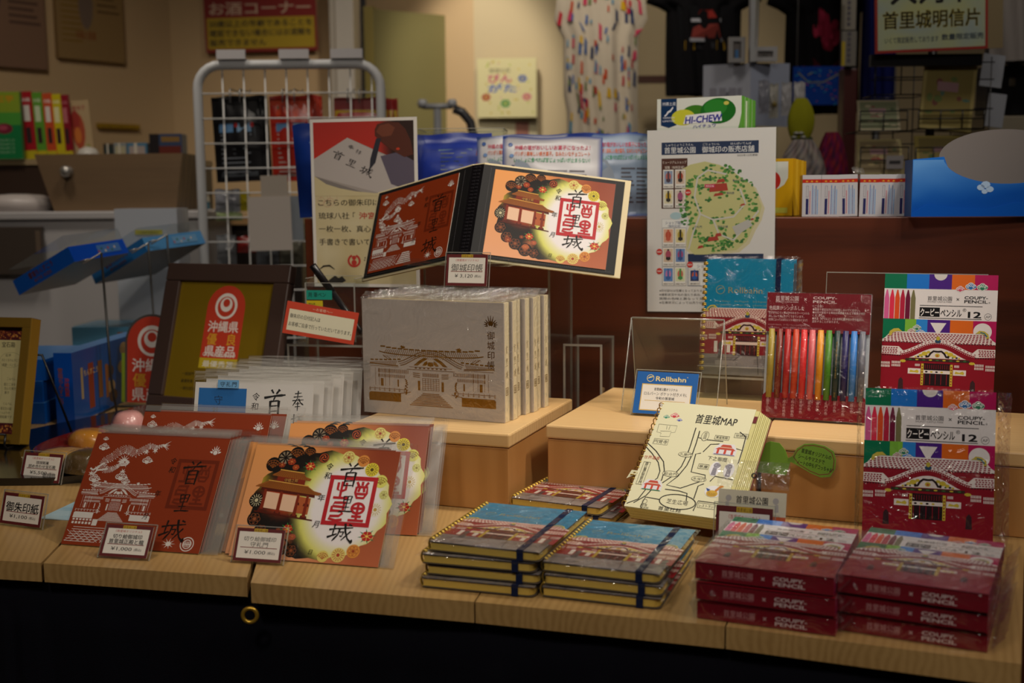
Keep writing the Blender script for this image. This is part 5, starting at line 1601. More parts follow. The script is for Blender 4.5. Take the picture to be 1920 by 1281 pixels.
# ---- open notebook with the hand-drawn map
def map_art():
    c = Art(); W, H = 119, 150
    c.lay(1); c.rect(0, 0, W, H, '#dbd8b6')
    c.lay(2); ik = '#1d1c16'
    c.text('首里城MAP', 49, 130, 15, ik, .025, fit=52)
    cloud(c, 11, 134, 4, '#2f8a6a', '#e8e8d8'); cloud(c, 21, 137, 5.5, '#c03a44', '#f0e8dc'); cloud(c, 29, 131, 3.4, '#3a48a0', '#e8e8f0')
    L = lambda P, wd=1.3: c.line(P, wd, ik)
    c.lay(3)
    # temple sketch and its name box
    L([(5, 122), (6, 110), (12, 109), (12, 104), (24, 105), (24, 111), (29, 112), (29, 122), (5, 122)], .4); L([(10, 112), (24, 113)], .4); L([(16, 121), (17, 115)], .4); L([(20, 121), (20, 115)], .4)
    c.frame(6, 92, 19, 8.5, .4, ik); c.text('円覚寺', 15.5, 94, 6, ik, .005, 'c')
    # roads
    L([(0, 92), (14, 82), (28, 68), (33, 56), (34, 42), (30, 36)]); L([(0, 86), (10, 78), (22, 66), (28, 54), (28, 44), (22, 36), (14, 12), (2, 4)])
    L([(30, 36), (22, 18), (10, 6)]); L([(53, 122), (54, 96), (54, 82), (52, 64), (46, 50), (36, 38)]); L([(59, 118), (60, 100), (60, 82), (58, 66), (52, 50), (42, 36), (60, 34), (80, 46)])
    L([(42, 30), (60, 30), (70, 28), (72, 18)]); L([(59, 118), (60, 108), (70, 106), (92, 106)]); L([(70, 86), (64, 84), (66, 58), (84, 56), (86, 48)]); L([(72, 88), (78, 100), (90, 102)]); L([(108, 98), (118, 96), (118, 76)]); L([(118, 96), (120-3, 116), (108, 122)])
    L([(92, 48), (96, 56), (118, 54)]); L([(86, 44), (80, 40), (80, 22)])
    c.ring(62, 15, 22, 1.3, ik, 10, 30); c.text('芝生広場', 62, 12, 7, ik, .002, 'c', fit=26)
    L([(20, 2), (22, 16), (40, 15)]); L([(112, 2), (112, 20), (86, 20), (84, 6)]) 
    # name plates
    for t, x, y, w_, h_, r_ in (('久慶門', 52, 78, 18, 7, 1), ('歓会門', 42, 48, 20, 8, 1), ('木曳門', 78, 46, 18, 7, 1), ('茶屋', 72, 64, 13, 7, 0), ('レストラン', 87, 11, 21, 7, 0), ('ショップ', 84, -9+13-2, 0, 0, 0), ('世誌殿', 103, 113, 17, 7, 0), ('淑順門', 68, 104, 9, 14, 1), ('黄金御殿', 80, 108, 18, 6, 0)):
        if w_ == 0: continue
        c.lay(4)
        if r_: c.ell(x+w_/2-w_/2+0, y+h_/2, w_/2, h_/2, '#dbd8b6', 20); c.lay(5); c.ring(x, y+h_/2, w_/2, .5, ik, h_/2)
        else: c.lay(5); c.frame(x, y, w_, h_, .45, ik)
        cx_ = x if r_ else x+w_/2
        if t == '淑順門': c.vtext('淑順門', x, y+12.5, 4.4, ik, .003, .9)
        else: c.text(t, cx_, y+1.8, h_*.62, ik, .003, 'c', fit=w_*.82)
    c.text('世界遺産', 2, 70, 5.2, '#b8604a', .003, fit=20)
    c.frame(4, 32, 9, 33, .45, ik); c.vtext('園比屋武御嶽石門', 8.5, 64, 4.3, ik, .003, .92)
    c.text('下之御庭', 80, 78, 6.4, ik, .003, fit=24); c.text('首里杜館', 42, 1.5, 5.8, ik, .003, fit=28)
    c.ring(23, 10, 3, .4, ik); c.text('総合', 20, 3.6, 4, ik, .002); c.text('案内所', 20, -.2, 3.6, ik, .002)
    c.frame(92, 118, 0.1, 0.1, .05, ik)
    # stickers
    c.lay(6)
    for (x, y, s) in ((98, 94, 1.25), (25, 33, 1.15)):
        c.lay(6); c.poly([(x-11*s, y-6*s), (x+11*s, y-6*s), (x+11*s, y+1*s), (x+7*s, y+7*s), (x-7*s, y+7*s), (x-11*s, y+1*s)], '#d8d6da'); c.lay(7)
        for q in (-7, 0, 7): c.rect(x+(q-1)*s, y-5*s, 2.2*s, 5*s, '#c0402c')
        c.poly([(x-10*s, y), (x+10*s, y), (x+7*s, y+2.4*s), (x-7*s, y+2.4*s)], '#b84a36'); c.poly([(x-6*s, y+3*s), (x+6*s, y+3*s), (x+4*s, y+6*s), (x-4*s, y+6*s)], '#b84a36')
        c.rect(x-10*s, y-6*s, 20*s, 1.2*s, '#3a7a5a' if y < 50 else '#8a86a0'); c.rect(x-5*s, y+2.2*s, 10*s, .9*s, '#d8c8b0')
    for (x, sg) in ((93, 1), (110, -1)):
        c.lay(6); c.ell(x, 66, 6.4, 10.5, '#dedde0', 14); c.lay(7)
        c.poly([(x-3, 57), (x+3, 57), (x+2.4, 68), (x-2.4, 68)], '#8d8a94'); c.ell(x+sg*1.2, 71, 4, 4, '#9a97a2', 12); c.ell(x+sg*4.4, 71.5, 1.8, 1.2, '#8d8a94', 8); c.lay(8); c.ring(x, 71.5, 2.2, .5, '#5f5c68'); 
        for k in range(4): c.line([(x-2.4, 58.5+k*2.3), (x+2.4, 58.5+k*2.3)], .35, '#5f5c68')
    c.lay(6); c.ell(100, 35, 10.5, 8, '#dedde0', 16); c.lay(7); c.ell(99, 32, 7, 4.6, '#c9a23a', 12); c.poly([(103, 34), (109, 43), (106, 44), (101, 37)], '#c07a30'); c.ell(108, 43, 2.2, 1.3, '#c8862c', 8); c.poly([(93, 34), (90, 39), (96, 37)], '#33508a')
    c.lay(8)
    for k in range(9): c.ring(95+(k % 4)*2.6, 29.6+(k//4)*2.2, 1.1, .35, '#7d5a1c', None, 8)
    c.lay(6); c.rect(40, -1.5, 0.1, .1, ik)
    return c
mn = thing('map_notebook', 'open cream notebook with a hand-drawn map, leaning on the pine block', 'notebook', (.1187, 1.2148, .0285), -30.3, 47.8)
MW, MH = .1090, .1440
b = Body()
def page(u, v):
    return (MW*u, -.0012-.0010*math.sin(PI*u)+.0007*noise.noise(Vector((u*3, v*4, 1))), MH*v)
b.box(0, MW, 0, .0007, 0, MH, '#dbd8b6', 0)
b.art(map_art(), (0, 0, 0), (1, 0, 0), (0, 0, 1), scale=.001*MW*1000/119)
b.build('map_page', PAPER, mn)
b = Body()
for k in range(8):
    e = .0010*k
    b.box(.001+e*.3, MW+.004+e*1.1, .0012+k*.0023, .0031+k*.0023, -.0005-e*.2, MH-.001+e*.4, '#d6d196' if k % 2 else '#c9c386', 0)
b.box(MW-.002, MW+.012, .0200, .0206, .001, MH+.002, '#c9c386', 0)
b.build('pages', PAPER, mn)
b = Body(); b.box(.002, MW+.013, .0208, .0220, -.001, MH+.002, '#6b2a26', 0); b.box(MW-.001, MW+.004, .0006, .0010, MH-.018, MH-.009, '#6b2a30', 0); b.build('cover', GLOSS, mn)
b = Body()
for k in range(19):
    z = .006+k*.0075
    b.tube([(-.0016+.0050*math.cos(R(a_)), .0105+.0118*math.sin(R(a_)), z) for a_ in range(40, 321, 20)], .0006, '#b89a48', 0, 5)
b.build('spiral', FOIL, mn)
b = Body(); b.box(-.006, -.001, -.002, .003, .040, .0405, '#c9a94a', 0); b.face([(-.010, .001, .036), (.001, -.0015, .041), (.001, -.0015, .046), (-.007, .0, .047)], '#dbd8b6'); b.build('torn_corner', PAPER, mn)
# ---- crayon cartons
BW, BD, BT = .1150, .1480, .0150
def carton():
    t = bpy.data.objects.new('crayon_box', None); COL.objects.link(t); t.empty_display_size = .02
    b = Body(); b.box(0, BW, 0, BD, 0, BT, '#7c1222', 0, cols={'+z': '#d8d2d4', '-z': '#cfc8c8', '+x': '#b01558', '-x': '#0a6a4a', '+y': '#1976d6'})
    b.art(ART_BOX, (0, 0, BT), (BW/.120, 0, 0), (0, BD/.156, 0))
    n0 = len(b.f)
    b.art(ART_EDGE, (0, 0, 0), (BW/.120, 0, 0), (0, 0, 1))
    b.build('carton', GLOSS, t)
    w_ = Body()
    def top(u, v):
        x, y = -.003+(BW+.010)*u, -.002+(BD+.004)*v
        e = min(min(u, 1-u), min(v, 1-v))
        return (x, y, BT+.0012+.0010*noise.noise(Vector((x*48, y*48, 5)))+.0007*noise.noise(Vector((x*150, y*120, 2))) if e > .001 else BT*.95)
    w_.grid(top, 22, 26, '#fff')
    def fr_(u, v): return (-.003+(BW+.010)*u, -.0022-.0012*abs(noise.noise(Vector((u*9, v*3, 4)))), BT*v)
    w_.grid(fr_, 24, 4, '#fff')
    w_.build('clear_wrap', WRAP, t)
    c_ = Body()
    def endc(u, v):
        q = noise.noise(Vector((u*12, v*6, 8)))
        return (BW+.003+.010*v+.002*q, BD*u, BT*(.2+.75*v)+.002*q)
    c_.grid(endc, 26, 5, '#fff', smooth=False)
    c_.build('wrap_fold', CRINKLE, t)
    c_ = Body()
    def endl(u, v):
        q = noise.noise(Vector((u*12, v*6, 12)))
        return (-.003-.004*v+.001*q, BD*u, BT*(.2+.6*v)+.001*q)
    c_.grid(lambda u, v: endl(1-u, v), 26, 4, '#fff', smooth=False)
    c_.build('wrap_fold', CRINKLE, t)
    return t
cb = carton()
CG = 'crayon boxes'
stc = BT+.0024
def place(o, x, y, z, yaw, label, cat, group): o.location = (x, y, z); o.rotation_euler = (0, 0, R(yaw)); tag(o, label, cat, group)
place(cb, .1560, .9560, .0008, -23.0, 'bottom crayon box of the left stack of three', 'box', CG)
place(dup(cb), .1548, .9545, .0008+stc, -23.3, 'middle crayon box of the left stack of three', 'box', CG)
q = dup(cb); place(q, .1540, .9560, .0008+2*stc, -24.0, 'top crayon box of the left stack, its picture crossed by a bright glint', 'box', CG)
for i, (x, y, yaw, lb_) in enumerate(((.2680, .9260, -26.5, 'bottom crayon box of the right-hand stack at the table corner'), (.2660, .9230, -26.8, 'middle crayon box of the right-hand stack at the table corner'), (.2650, .9200, -27.2, 'top crayon box of the right-hand stack at the table corner'))):
    q = dup(cb); place(q, x, y, .0008+i*stc, yaw, lb_, 'box', CG)
def upright(o, x, y, z, yaw, lean, sc=1.0):
    M = Matrix.Rotation(R(yaw), 4, 'Z') @ Matrix.Rotation(R(90-lean), 4, 'X')
    o.location = (x, y, z); o.rotation_euler = M.to_euler(); o.scale = (sc, sc, sc)
q = dup(cb); upright(q, .3590, 1.1650, .0012, -16.5, 9.5, 1.08); tag(q, 'wrapped crayon box standing upright on the counter, before the right pine block', 'box', CG)
q = dup(cb); upright(q, .4560, 1.4200, .0945, -22.5, 10, 1.12); tag(q, 'upright crayon box on the right pine block, next to the coloured pencil set', 'box', CG)
for ch in list(q.children):
    if ch.name.startswith(('clear_wrap', 'wrap_fold')): bpy.data.objects.remove(ch)
# clear easel behind them
p = onz(1470, 800, .0917)
ez = thing('acrylic_easel', 'clear acrylic easel behind the pencil set and the upright crayon box', 'display stand', (.335, 1.460, .0917), -22)
tl, tr_ = ony(1583, 548, 1.50), ony(1828, 551, 1.42)
b = Body()
M = Matrix.Rotation(R(-9), 4, 'X')
b.box(.055, .245, .016, .0185, .001, .172, '#fff', 0, M); b.box(-.01, .245, -.035, .030, 0, .0018, '#fff')
b.box(.03, .21, -.0370, -.0350, 0, .012, '#fff')
b.build('panel', ACRYL, ez)
b = Body(); b.box(.055, .245, .0160, .0190, .172, .1732, '#fff', 0, M); b.box(.0542, .055, .016, .0185, .14, .1732, '#fff', 0, M); b.box(.03, .21, -.0374, -.0348, .012, .0127, '#fff'); b.build('polished_edge', ACEDGE, ez)

# ---- coloured pencil set
ps = thing('pencil_set', 'flat red and clear pack of twelve coloured pencils on the right pine block', 'pencil set', (.2975, 1.3700, .0945), -22, 12)
PW, PH = .1200, .1500
b = Body(); b.box(0, PW, .0062, .0092, .006, PH, '#b9c2cc', 0); b.build('tray', PAPER, ps)
a = Art(); a.lay(1); a.rect(0, 0, 120, 47, '#7a0f1e'); a.lay(2); wt = '#dcc9c9'
a.text('首里城公園', 10, 38, 6.4, wt, .01, fit=27); a.text('SHURIJO CASTLE PARK', 10, 35.2, 2.4, wt, fit=27); a.text('×', 45, 37, 7.4, wt, .01, 'c'); a.text('COUPY-', 54, 40.2, 4.4, wt, .04, fit=27); a.text('PENCIL', 54, 35.6, 4.4, wt, .04, fit=27)
a.text('色鉛筆がシンボルした', 3, 26.6, 5.6, wt, .006, fit=41)
for i, t in enumerate(('芯が折れにくい芯ばかりのカラーペンシル', '消しゴムで消しやすくできています。', '（紙質によっては消えにくい場合があります）')): a.text(t, 2.5, 21.6-i*4.2, 3.4, wt, .004, fit=(48, 42, 46)[i])
for i, t in enumerate(('〈ご注意〉', '●職業や筆記以外には使用しないでください。', '●幼児が使用する場合は保護者のもとで使用させて', '　ください。', '●高温（40℃以上）になる所に置かないでください。', '　変形することがあります。')): a.text(t, 54, 30.4-i*3.6, 3.3, wt, .004, fit=(12, 54, 60, 14, 59, 31)[i])
a.text('※COUPY PENCIL、クーピーペンシルは登録商標です。', 2.5, 7.6, 2.3, '#b88a90', fit=50); a.text('一般財団法人　沖縄美ら島財団と株式会社のコラボ商品です。', 2.5, 4, 2.3, '#b88a90', fit=64)
b = Body(); b.prism([(0, PH-.044), (.003, PH-.047), (PW-.003, PH-.047), (PW, PH-.044), (PW, PH), (0, PH)], -.0006, .0040, '#7a0f1e', 0); b.art(a, (0, -.0006, PH-.047), (1, 0, 0), (0, 0, 1))
b.build('header_card', GLOSS, ps)
a = Art(); a.lay(1)
nm = ['金獅子の色', '赤瓦の色', '平成の弁柄色', '令和の弁柄色', '緋寒桜の色', '瑞雲の色', '木鼻の色', '守礼門の色', '唐草の色', '龍の髭の色', '礼服の色', '石垣の色']
for i, t in enumerate(nm):
    x_ = 7+i*9.7
    a.vtext(t, x_, 25.5, 3.9, '#c9a5a8', .004, .98); a.vtext('ふりがな', x_+3.2, 25, 1.8, '#a87a80', 0, 1.0); a.text('FY%d' % (14+i*7), x_, 1.6, 1.9, '#a87a80', 0, 'c')
b = Body(); b.prism([(0, 0), (PW, 0), (PW, .026), (PW-.004, .030), (.004, .030), (0, .026)], -.0006, .0040, '#7a0f1e', 0); b.art(a, (0, -.0006, 0), (1, 0, 0), (0, 0, 1)); b.build('name_card', GLOSS, ps)
pc = ['#a8923a', '#7a2418', '#b02020', '#c43a18', '#d8262a', '#d8666a', '#e0921a', '#4f8a24', '#0f2c2c', '#201a58', '#3a80d0', '#6a6c78']
for i, q in enumerate(pc):
    x_ = .0075+i*.00955
    b = Body(); b.tube([(x_, .0015, .024), (x_, .0015, .1065)], .0040, q, 0, 14)
    o = b.build('coloured_pencil', PAINT, ps)
    o['label'] = ('gold', 'brown', 'dark red', 'orange-red', 'bright red', 'pink', 'yellow', 'green', 'very dark green', 'navy', 'light blue', 'grey')[i] + ' pencil'
    if i in (1, 8):
        aa = Art(); aa.lay(1); aa.text('COUPY COLOR PENCIL', 0, 0, 2.2, '#c9a54a', .01, rotd=90, fit=44); aa.text('FY117', 0, -22, 2.2, '#c9a54a', .01, rotd=90)
        b = Body(); b.art(aa, (x_+.0008, -.0026, .050), (1, 0, 0), (0, 0, 1)); b.build('pencil_lettering', FOIL, o)
sleeve_body(-.001, PW+.001, -.001, PH+.001, -.0024, .0096, 21, 14, .0008).build('clear_wrap', WRAP, ps)

# ---- sticker packet, its price tag and the green handwritten sign
p0 = onz(1352, 1014, .0)
sp = thing('sticker_packet', 'clear hanging packet of orange and cream stickers behind the left crayon stack', 'sticker packet', (.1985, 1.1120, .0010), -20, 15)
a = Art(); a.lay(1); a.rect(0, 0, 66, 44, '#c65a2a'); a.lay(2); a.rect(0, 44, 66, 22, '#cfc9b4'); a.lay(3)
a.text('首里城公園', 33, 54, 8, '#2a2624', .025, 'c', fit=31); a.text('WASHI FLAKE STICKERS', 33, 48.5, 3.4, '#b8603a', .01, 'c', fit=32)
for x_ in (9, 57):
    a.poly([(x_-2, 48), (x_+2, 48), (x_+1.6, 55), (x_-1.6, 55)], '#a8a4a4'); a.ell(x_+(1 if x_ < 30 else -1), 58, 3, 3, '#a8a4a4', 10)
a.poly([(4, 22), (4, 32), (14, 38), (26, 38), (34, 36), (46, 28), (60, 24), (56, 14), (20, 12)], '#dcd6d2'); a.lay(4)
cloud(a, 11, 28, 5, '#b84038', '#e8d8d0'); cloud(a, 22, 30, 4, '#3a4ea0', '#e0e0f0'); a.ell(33, 28, 5, 7, '#8a8684'); a.poly([(50, 20), (54, 27), (59, 22)], '#c06a4a')
b = Body(); b.box(0, .066, 0, .0012, 0, .0705, '#cfc9b4'); b.art(a, (0, 0, 0), (1, 0, 0), (0, 0, 1.068)); b.build('card', PAPER, sp)
b = Body()
HX, HZ, HR = .034, .0855, .0022
b.box(-.002, .068, -.0012, -.0009, -.002, .073, '#fff'); b.box(-.002, .068, .0016, .0019, -.002, .073, '#fff'); b.build('bag', SLEEVE, sp)
b = Body(); b.grid(lambda u, v: (-.002+.070*u, -.0004+.0008*noise.noise(Vector((u*6, v*4, 2)))+.0004*math.sin(u*20), .073+.027*v), 24, 10, '#fff'); b.build('hang_tab', CRINKLE, sp)
b = Body(); b.tube([(HX+HR*math.cos(2*PI*k/14), -.0016, HZ+HR*math.sin(2*PI*k/14)) for k in range(14)], .0008, '#2a2624', 0, 6, True); b.build('hang_hole', PAINT, sp)
tf = art_price('', [('和紙フレーク', 6, 30), ('シール', 5, 16)], '¥ 660', True)
price_tag(.1960, 1.1010, 0, -20, 8, .0545, .0555, tf, 52, 33, 'price tag in front of the sticker packet, half hidden by the crayon stack')
def bubble():
    t = thing('bubble_sign', 'bright green laminated sign with a handwritten speech bubble on the right pine block', 'sign', (.2640, 1.2655, .0530), -21.6, 0, spin=2)
    P1 = [(0, 0), (-1, 8), (2, 18), (8, 23), (12, 32), (20, 37), (31, 36), (38, 28), (41, 20), (46, 23), (50, 32), (58, 38), (68, 39.5), (80, 38), (90, 33), (93, 24), (93, 14), (88, 4), (78, 2), (66, 6), (54, 12), (44, 16), (42, 8), (40, 0)]
    k = .00098
    a = Art(); a.lay(1); a.poly(P1, '#7fae3a'); a.lay(2)
    B_ = [(47, 22), (51, 30), (58, 36), (68, 37.5), (80, 36), (88, 31), (91, 23), (90.5, 13), (86, 7), (76, 5), (66, 8), (54, 14)]
    a.line(B_, 1.0, '#8a4a3a', closed=True); a.lay(3)
    for i, t_ in enumerate(('首里城オリジナルの', 'シールやマステで', 'ノートの中もデコっちゃお！')): a.text(t_, (55, 52, 51)[i], 28.5-i*6.6, 5.6, '#1a1c14', .02, rotd=-9, fit=(33, 29, 40)[i])
    b = Body(); b.prism([(x_*k, y_*k) for x_, y_ in P1], 0, .0006, '#7fae3a', 0); b.art(a, (0, 0, 0), (1, 0, 0), (0, 0, 1), scale=k); b.build('card', PAPER, t)
    Q = []
    cx_, cy_ = 46, 20
    for x_, y_ in P1:
        d = math.hypot(x_-cx_, y_-cy_); Q.append((cx_+(x_-cx_)*(1+2.6/d), cy_+(y_-cy_)*(1+2.6/d)))
    b = Body(); b.prism([(x_*k, y_*k) for x_, y_ in Q], -.0005, .0010, '#fff', 0); b.build('laminate', ACRYL, t)
    b = Body(); b.box(.040, .048, -.0010, -.0006, .016, .028, '#9fc0c8', 0); b.build('tape', ACRYL, t)
bubble()

# ---- blue leaflet lying on the counter
a = Art(); a.lay(1); a.grad(0, 0, 120, 90, lambda u, v: mix(hx('8fb8cc'), hx('bcd4dc'), .5+.8*noise.noise(Vector((u*2.5, v*7, 3)))), 24, 20); a.lay(2)
rl = random.Random(9)
for k in range(26): a.line([(rl.uniform(0, 100), 4+k*3.2), (rl.uniform(20, 120), 4+k*3.2+rl.uniform(-2, 2))], rl.uniform(.3, .9), rl.choice(('#7fa8bc', '#cfdfe2', '#a4c4d0')))
p = onz(80, 974); p2 = onz(130, 977); yw = math.degrees(math.atan2(p2.y-p.y, p2.x-p.x))
b = Body(); b.box(0, .120, 0, .090, 0, .0004, '#c9d6da'); b.art(a, (0, 0, .0004), (1, 0, 0), (0, 1, 0))
lo = b.build('leaflet', GLOSS, None, loc=(p.x-.005, p.y, .0003), rot=(0, 0, R(-11))); tag(lo, 'pale blue water-patterned leaflet lying flat left of the brown sheets', 'leaflet')

# ---- lacquer tray with wrapped sweets, framed notice, plaque
bd = [onz(*q) for q in ((-70, 985), (160, 905), (345, 752), (215, 762))]
lt = thing('lacquer_board', 'low black lacquer board under the sweets tray', 'tray', (0, 0, 0))
b = Body(); b.prism([(-.585, 1.440), (-.395, 1.520), (-.600, 2.010), (-.850, 1.560), (-.780, 1.440)], .0003, .010, '#0d0c0e', 0, 'XY'); b.build('board', LACQ, lt, .002)
tr = onz(215, 845, .012)
TRX, TRY = -.535, 1.640
ty = thing('sweets_tray', 'oval dark red lacquer tray holding wrapped sweets', 'tray', (TRX, TRY, .0103), -30)
b = Body(); b.lathe([(.0, .0), (.92, .0), (.97, .004), (1.0, .016), (.985, .0165), (.95, .006), (.0, .003)], '#5a1014', 0, 40, sx=.095, sy=.165); b.v = [(x, y, z) for x, y, z in b.v]
b.build('dish', LACQ, ty)
def sweet(px, py, rx, ry, rz, col, label, kind, yaw=0, name='wrapped_sweet', cat='sweet'):
    p = onz(px, py, .0155)
    t = thing(name, label, cat, (p.x, p.y, .0145), yaw, group='sweets on the red tray')
    b = Body()
    def fn(u, v):
        a_, h = 2*PI*u, v
        r = math.cos(h*PI/2)**.55
        z = math.sin(h*PI/2)
        n = 1+.06*noise.noise(Vector((math.cos(a_)*2, math.sin(a_)*2, h*2+px)))
        if kind == 'shell': n *= 1+.05*math.sin(a_*9)
        return (rx*r*math.cos(a_)*n, ry*r*math.sin(a_)*n, rz*z+.0002)
    b.grid(fn, 32, 12, col)
    if kind == 'fruit':
        pass
    b.build('sweet', FOOD, t)
    if kind == 'fruit':
        for (x_, y_, q) in ((-.012, -.008, '#4f8a2a'), (.012, -.006, '#c04a5a')):
            e = Body(); e.grid(lambda u, v: (x_+.011*u, y_+.006*v, rz*.90+.002*math.sin(u*PI)), 6, 4, q); e.build('sugar_mark', FOOD, t)
    w_ = Body()
    def wf(u, v):
        a_ = 2*PI*u; r = math.cos(v*PI/2)**.5*1.06
        n = 1+.12*noise.noise(Vector((math.cos(a_)*3+7, math.sin(a_)*3, v*3)))
        return (rx*r*math.cos(a_)*n, ry*r*math.sin(a_)*n, (rz*1.06)*math.sin(v*PI/2)+.0004)
    w_.grid(wf, 36, 12, '#fff')
    for s_ in (-1, 1): w_.grid(lambda u, v: (s_*(rx*1.0+.010*v), ry*.8*(u-.5)*(1+.5*v), .006+.006*math.sin(u*9)*v), 12, 3, '#fff', smooth=False)
    w_.build('clear_wrap', WRAP, t)
sweet(120, 868, .040, .034, .019, '#c89a56', 'flat golden-brown wrapped cake in the left of the red tray', 'shell', -10)
sweet(170, 880, .036, .028, .026, '#54401e', 'dark brown glossy wrapped cake at the front of the red tray', 'dome', -10)
sweet(172, 832, .034, .026, .022, '#c0802a', 'orange and yellow sweet with green and pink sugar on the red tray', 'fruit', -15)
sweet(243, 812, .026, .026, .034, '#d69a96', 'pink round wrapped bun at the back of the red tray', 'dome', 10)
sweet(258, 838, .030, .024, .014, '#c8a052', 'yellow shell-shaped wrapped cake beside the pink bun', 'shell', 5)
sweet(205, 852, .022, .018, .013, '#d0868a', 'small pink sweet between the orange sweet and brown cake', 'dome', 5)

# gold framed handwritten notice on a black wire easel
FB = onz(-60, 858); FR = onz(40, 845)
fx = ony(-62, 838, 1.60); 
fw = .150
fp = ony(36, 834, 1.62)
ff = thing('gold_frame', 'gold picture frame with a handwritten list of sweets, at the left edge', 'frame', (fp.x-fw*math.cos(R(-14)), fp.y+fw*math.sin(R(14)), fp.z), -14, 14)
fh = .182
b = Body()
t_ = .014
for (x0, x1, z0, z1) in ((0, fw, 0, t_), (0, fw, fh-t_, fh), (0, t_, t_, fh-t_), (fw-t_, fw, t_, fh-t_)):
    b.box(x0, x1, 0, .022, z0, z1, '#8a6a24', 0)
b.box(fw, fw+.0006, .001, .021, .001, fh-.001, '#a8842c', 0)
b.build('frame', PLATE, ff, .0012)
a = Art(); a.lay(1); a.rect(0, 0, 122, 154, '#4e1218'); a.lay(2)
rr_ = random.Random(4)
for k in range(150):
    for yb in (0, 136): a.ell(rr_.uniform(2, 120), yb+rr_.uniform(1, 13), rr_.uniform(.8, 2), rr_.uniform(.8, 2), rr_.choice(('#a85a28', '#6a1a1e', '#c88a3a', '#7a3a22')), 6)
a.lay(3); a.rect(5, 16, 112, 120, '#cfc48e'); a.lay(4)
a.text('宝石箱', 84, 126, 8.6, '#1c1810', .015, fit=22)
for (x_, y_, t1, w1_) in ((92, 112, '紅芋', 9), (86, 105, 'ひとくちちんすこう', 30), (88, 98, '黒糖・バニラ', 22), (98, 78, 'こんぺん', 14), (94, 70, '餡とごまを', 19), (95, 64, '包んだ焼き', 19), (96, 58, '菓子', 8), (96, 42, 'くんぺん', 14), (92, 35, '落花生の餡', 18), (90, 29, 'たっぷりの', 18), (88, 23, '伝統銘菓です', 24)):
    a.text(t1, x_, y_, 4.6, '#3a3424', .003, fit=w1_)
a.ring(101, 107, 18, .4, '#8a845c', 11); a.ell(74, 84, 10, 7, '#b88a90', 16); a.ell(72, 62, 11, 7, '#cdbb5a', 16); a.ell(70, 38, 12, 9, '#c2b85e', 16); a.line([(86, 100), (92, 60), (84, 24)], .4, '#a49e74')
b = Body(); b.box(t_-.001, fw-t_+.001, .010, .012, t_-.001, fh-t_+.001, '#4e1218', 0); b.art(a, (t_, .010, t_), (1, 0, 0), (0, 0, 1)); b.build('sheet', PAPER, ff)
we = thing('wire_easel', 'black wire easel carrying the gold frame', 'easel', (fp.x-fw*math.cos(R(-14)), fp.y+fw*math.sin(R(14)), .0003), -14)
zb = fp.z
b = Body()
for x_ in (.02, fw-.012):
    b.tube([(x_, -.012, zb+.016), (x_, -.016, zb+.002), (x_, -.012, zb-.004), (x_, .026, zb-.004), (x_, .030, .004), (x_, .020, .002)], .0017, '#0f0e10', 0, 8)
    b.tube([(x_, .026, zb-.004), (x_, .060, zb+.120)], .0017, '#0f0e10', 0, 8)
b.tube([(.02, .060, zb+.120), (fw+.002, .060, zb+.120), (fw+.026, .092, .002)], .0019, '#0f0e10', 0, 8)
b.tube([(.02, .06, zb+.12), (-.01, .092, .002)], .0019, '#0f0e10', 0, 8)
b.tube([(.0, -.012, zb+.016), (fw-.012, -.012, zb+.016)], .0015, '#0f0e10', 0, 8)
b.build('wire', PAINT, we)

# award plaque
def logo(c, x, y, w, full=True):
    h = w*1.62
    P = [(x, y), (x+w, y), (x+w, y+h-w/2)] + [(x+w/2+w/2*math.cos(PI*k/20), y+h-w/2+w/2*math.sin(PI*k/20)) for k in range(1, 20)] + [(x, y+h-w/2)]
    L0_ = c.L
    c.poly(P, '#c23a22'); c.lay(L0_+1)
    cx_, cy_ = x+w/2, y+h-w*.46
    c.ell(cx_, cy_, w*.29, None, '#e8e0d8', 30); c.lay(L0_+2); c.ell(cx_, cy_-w*.01, w*.225, None, '#c23a22', 30); c.lay(L0_+3); c.ell(cx_, cy_+w*.035, w*.16, None, '#e8e0d8', 26); c.lay(L0_+4); c.ell(cx_, cy_+w*.07, w*.09, None, '#c23a22', 22); c.lay(L0_+1)
    c.text('沖縄県', x+w/2, y+h-w*1.02, w*.27, '#e8e0d8', .02, 'c', fit=w*.80)
    c.text('優', x+w*.12, y+h-w*1.30, w*.27, '#d8a02a', .02); c.text('良', x+w*.88, y+h-w*1.30, w*.27, '#d8a02a', .02, 'r')
    c.text('県産品', x+w/2, y+h-w*1.585 + w*.02, w*.27, '#e8e0d8', .02, 'c', fit=w*.80)
    c.lay(L0_)
pq = thing('award_plaque', 'gold plaque with a red emblem in a dark brown frame, leaning back', 'plaque', (-.6080, 1.8900, .0103), -23.5, 17.5)
qw, qh = .2460, .2540
b = Body()
fr_w = .030
def mitre(p0, p1, p2, p3, q): b.idx([p0, p1, p2, p3], [(0, 1, 2, 3)], q)
for (x0, x1, z0, z1) in ((0, qw, 0, fr_w), (0, qw, qh-fr_w, qh), (0, fr_w, fr_w, qh-fr_w), (qw-fr_w, qw, fr_w, qh-fr_w)):
    b.box(x0, x1, 0, .018, z0, z1, '#40302a', 0)
b.build('frame', PAINT, pq, .002)
a = Art(); a.lay(1)
k = 1000
lw_ = 75
a.L = 1; logo(a, 60, 52+15, lw_)
a.lay(2); a.text('OKINAWAN BRAND', 60+lw_/2, 52+18.5, 7.6, '#e8e0d8', .02, 'c', fit=lw_*.86)
a.lay(1); a.rect(60, 50, lw_, 17, '#c0a81c'); a.lay(2); a.text('最優秀賞', 60+lw_/2, 53.5, 11, '#e8e4d4', .02, 'c', fit=lw_*.8)
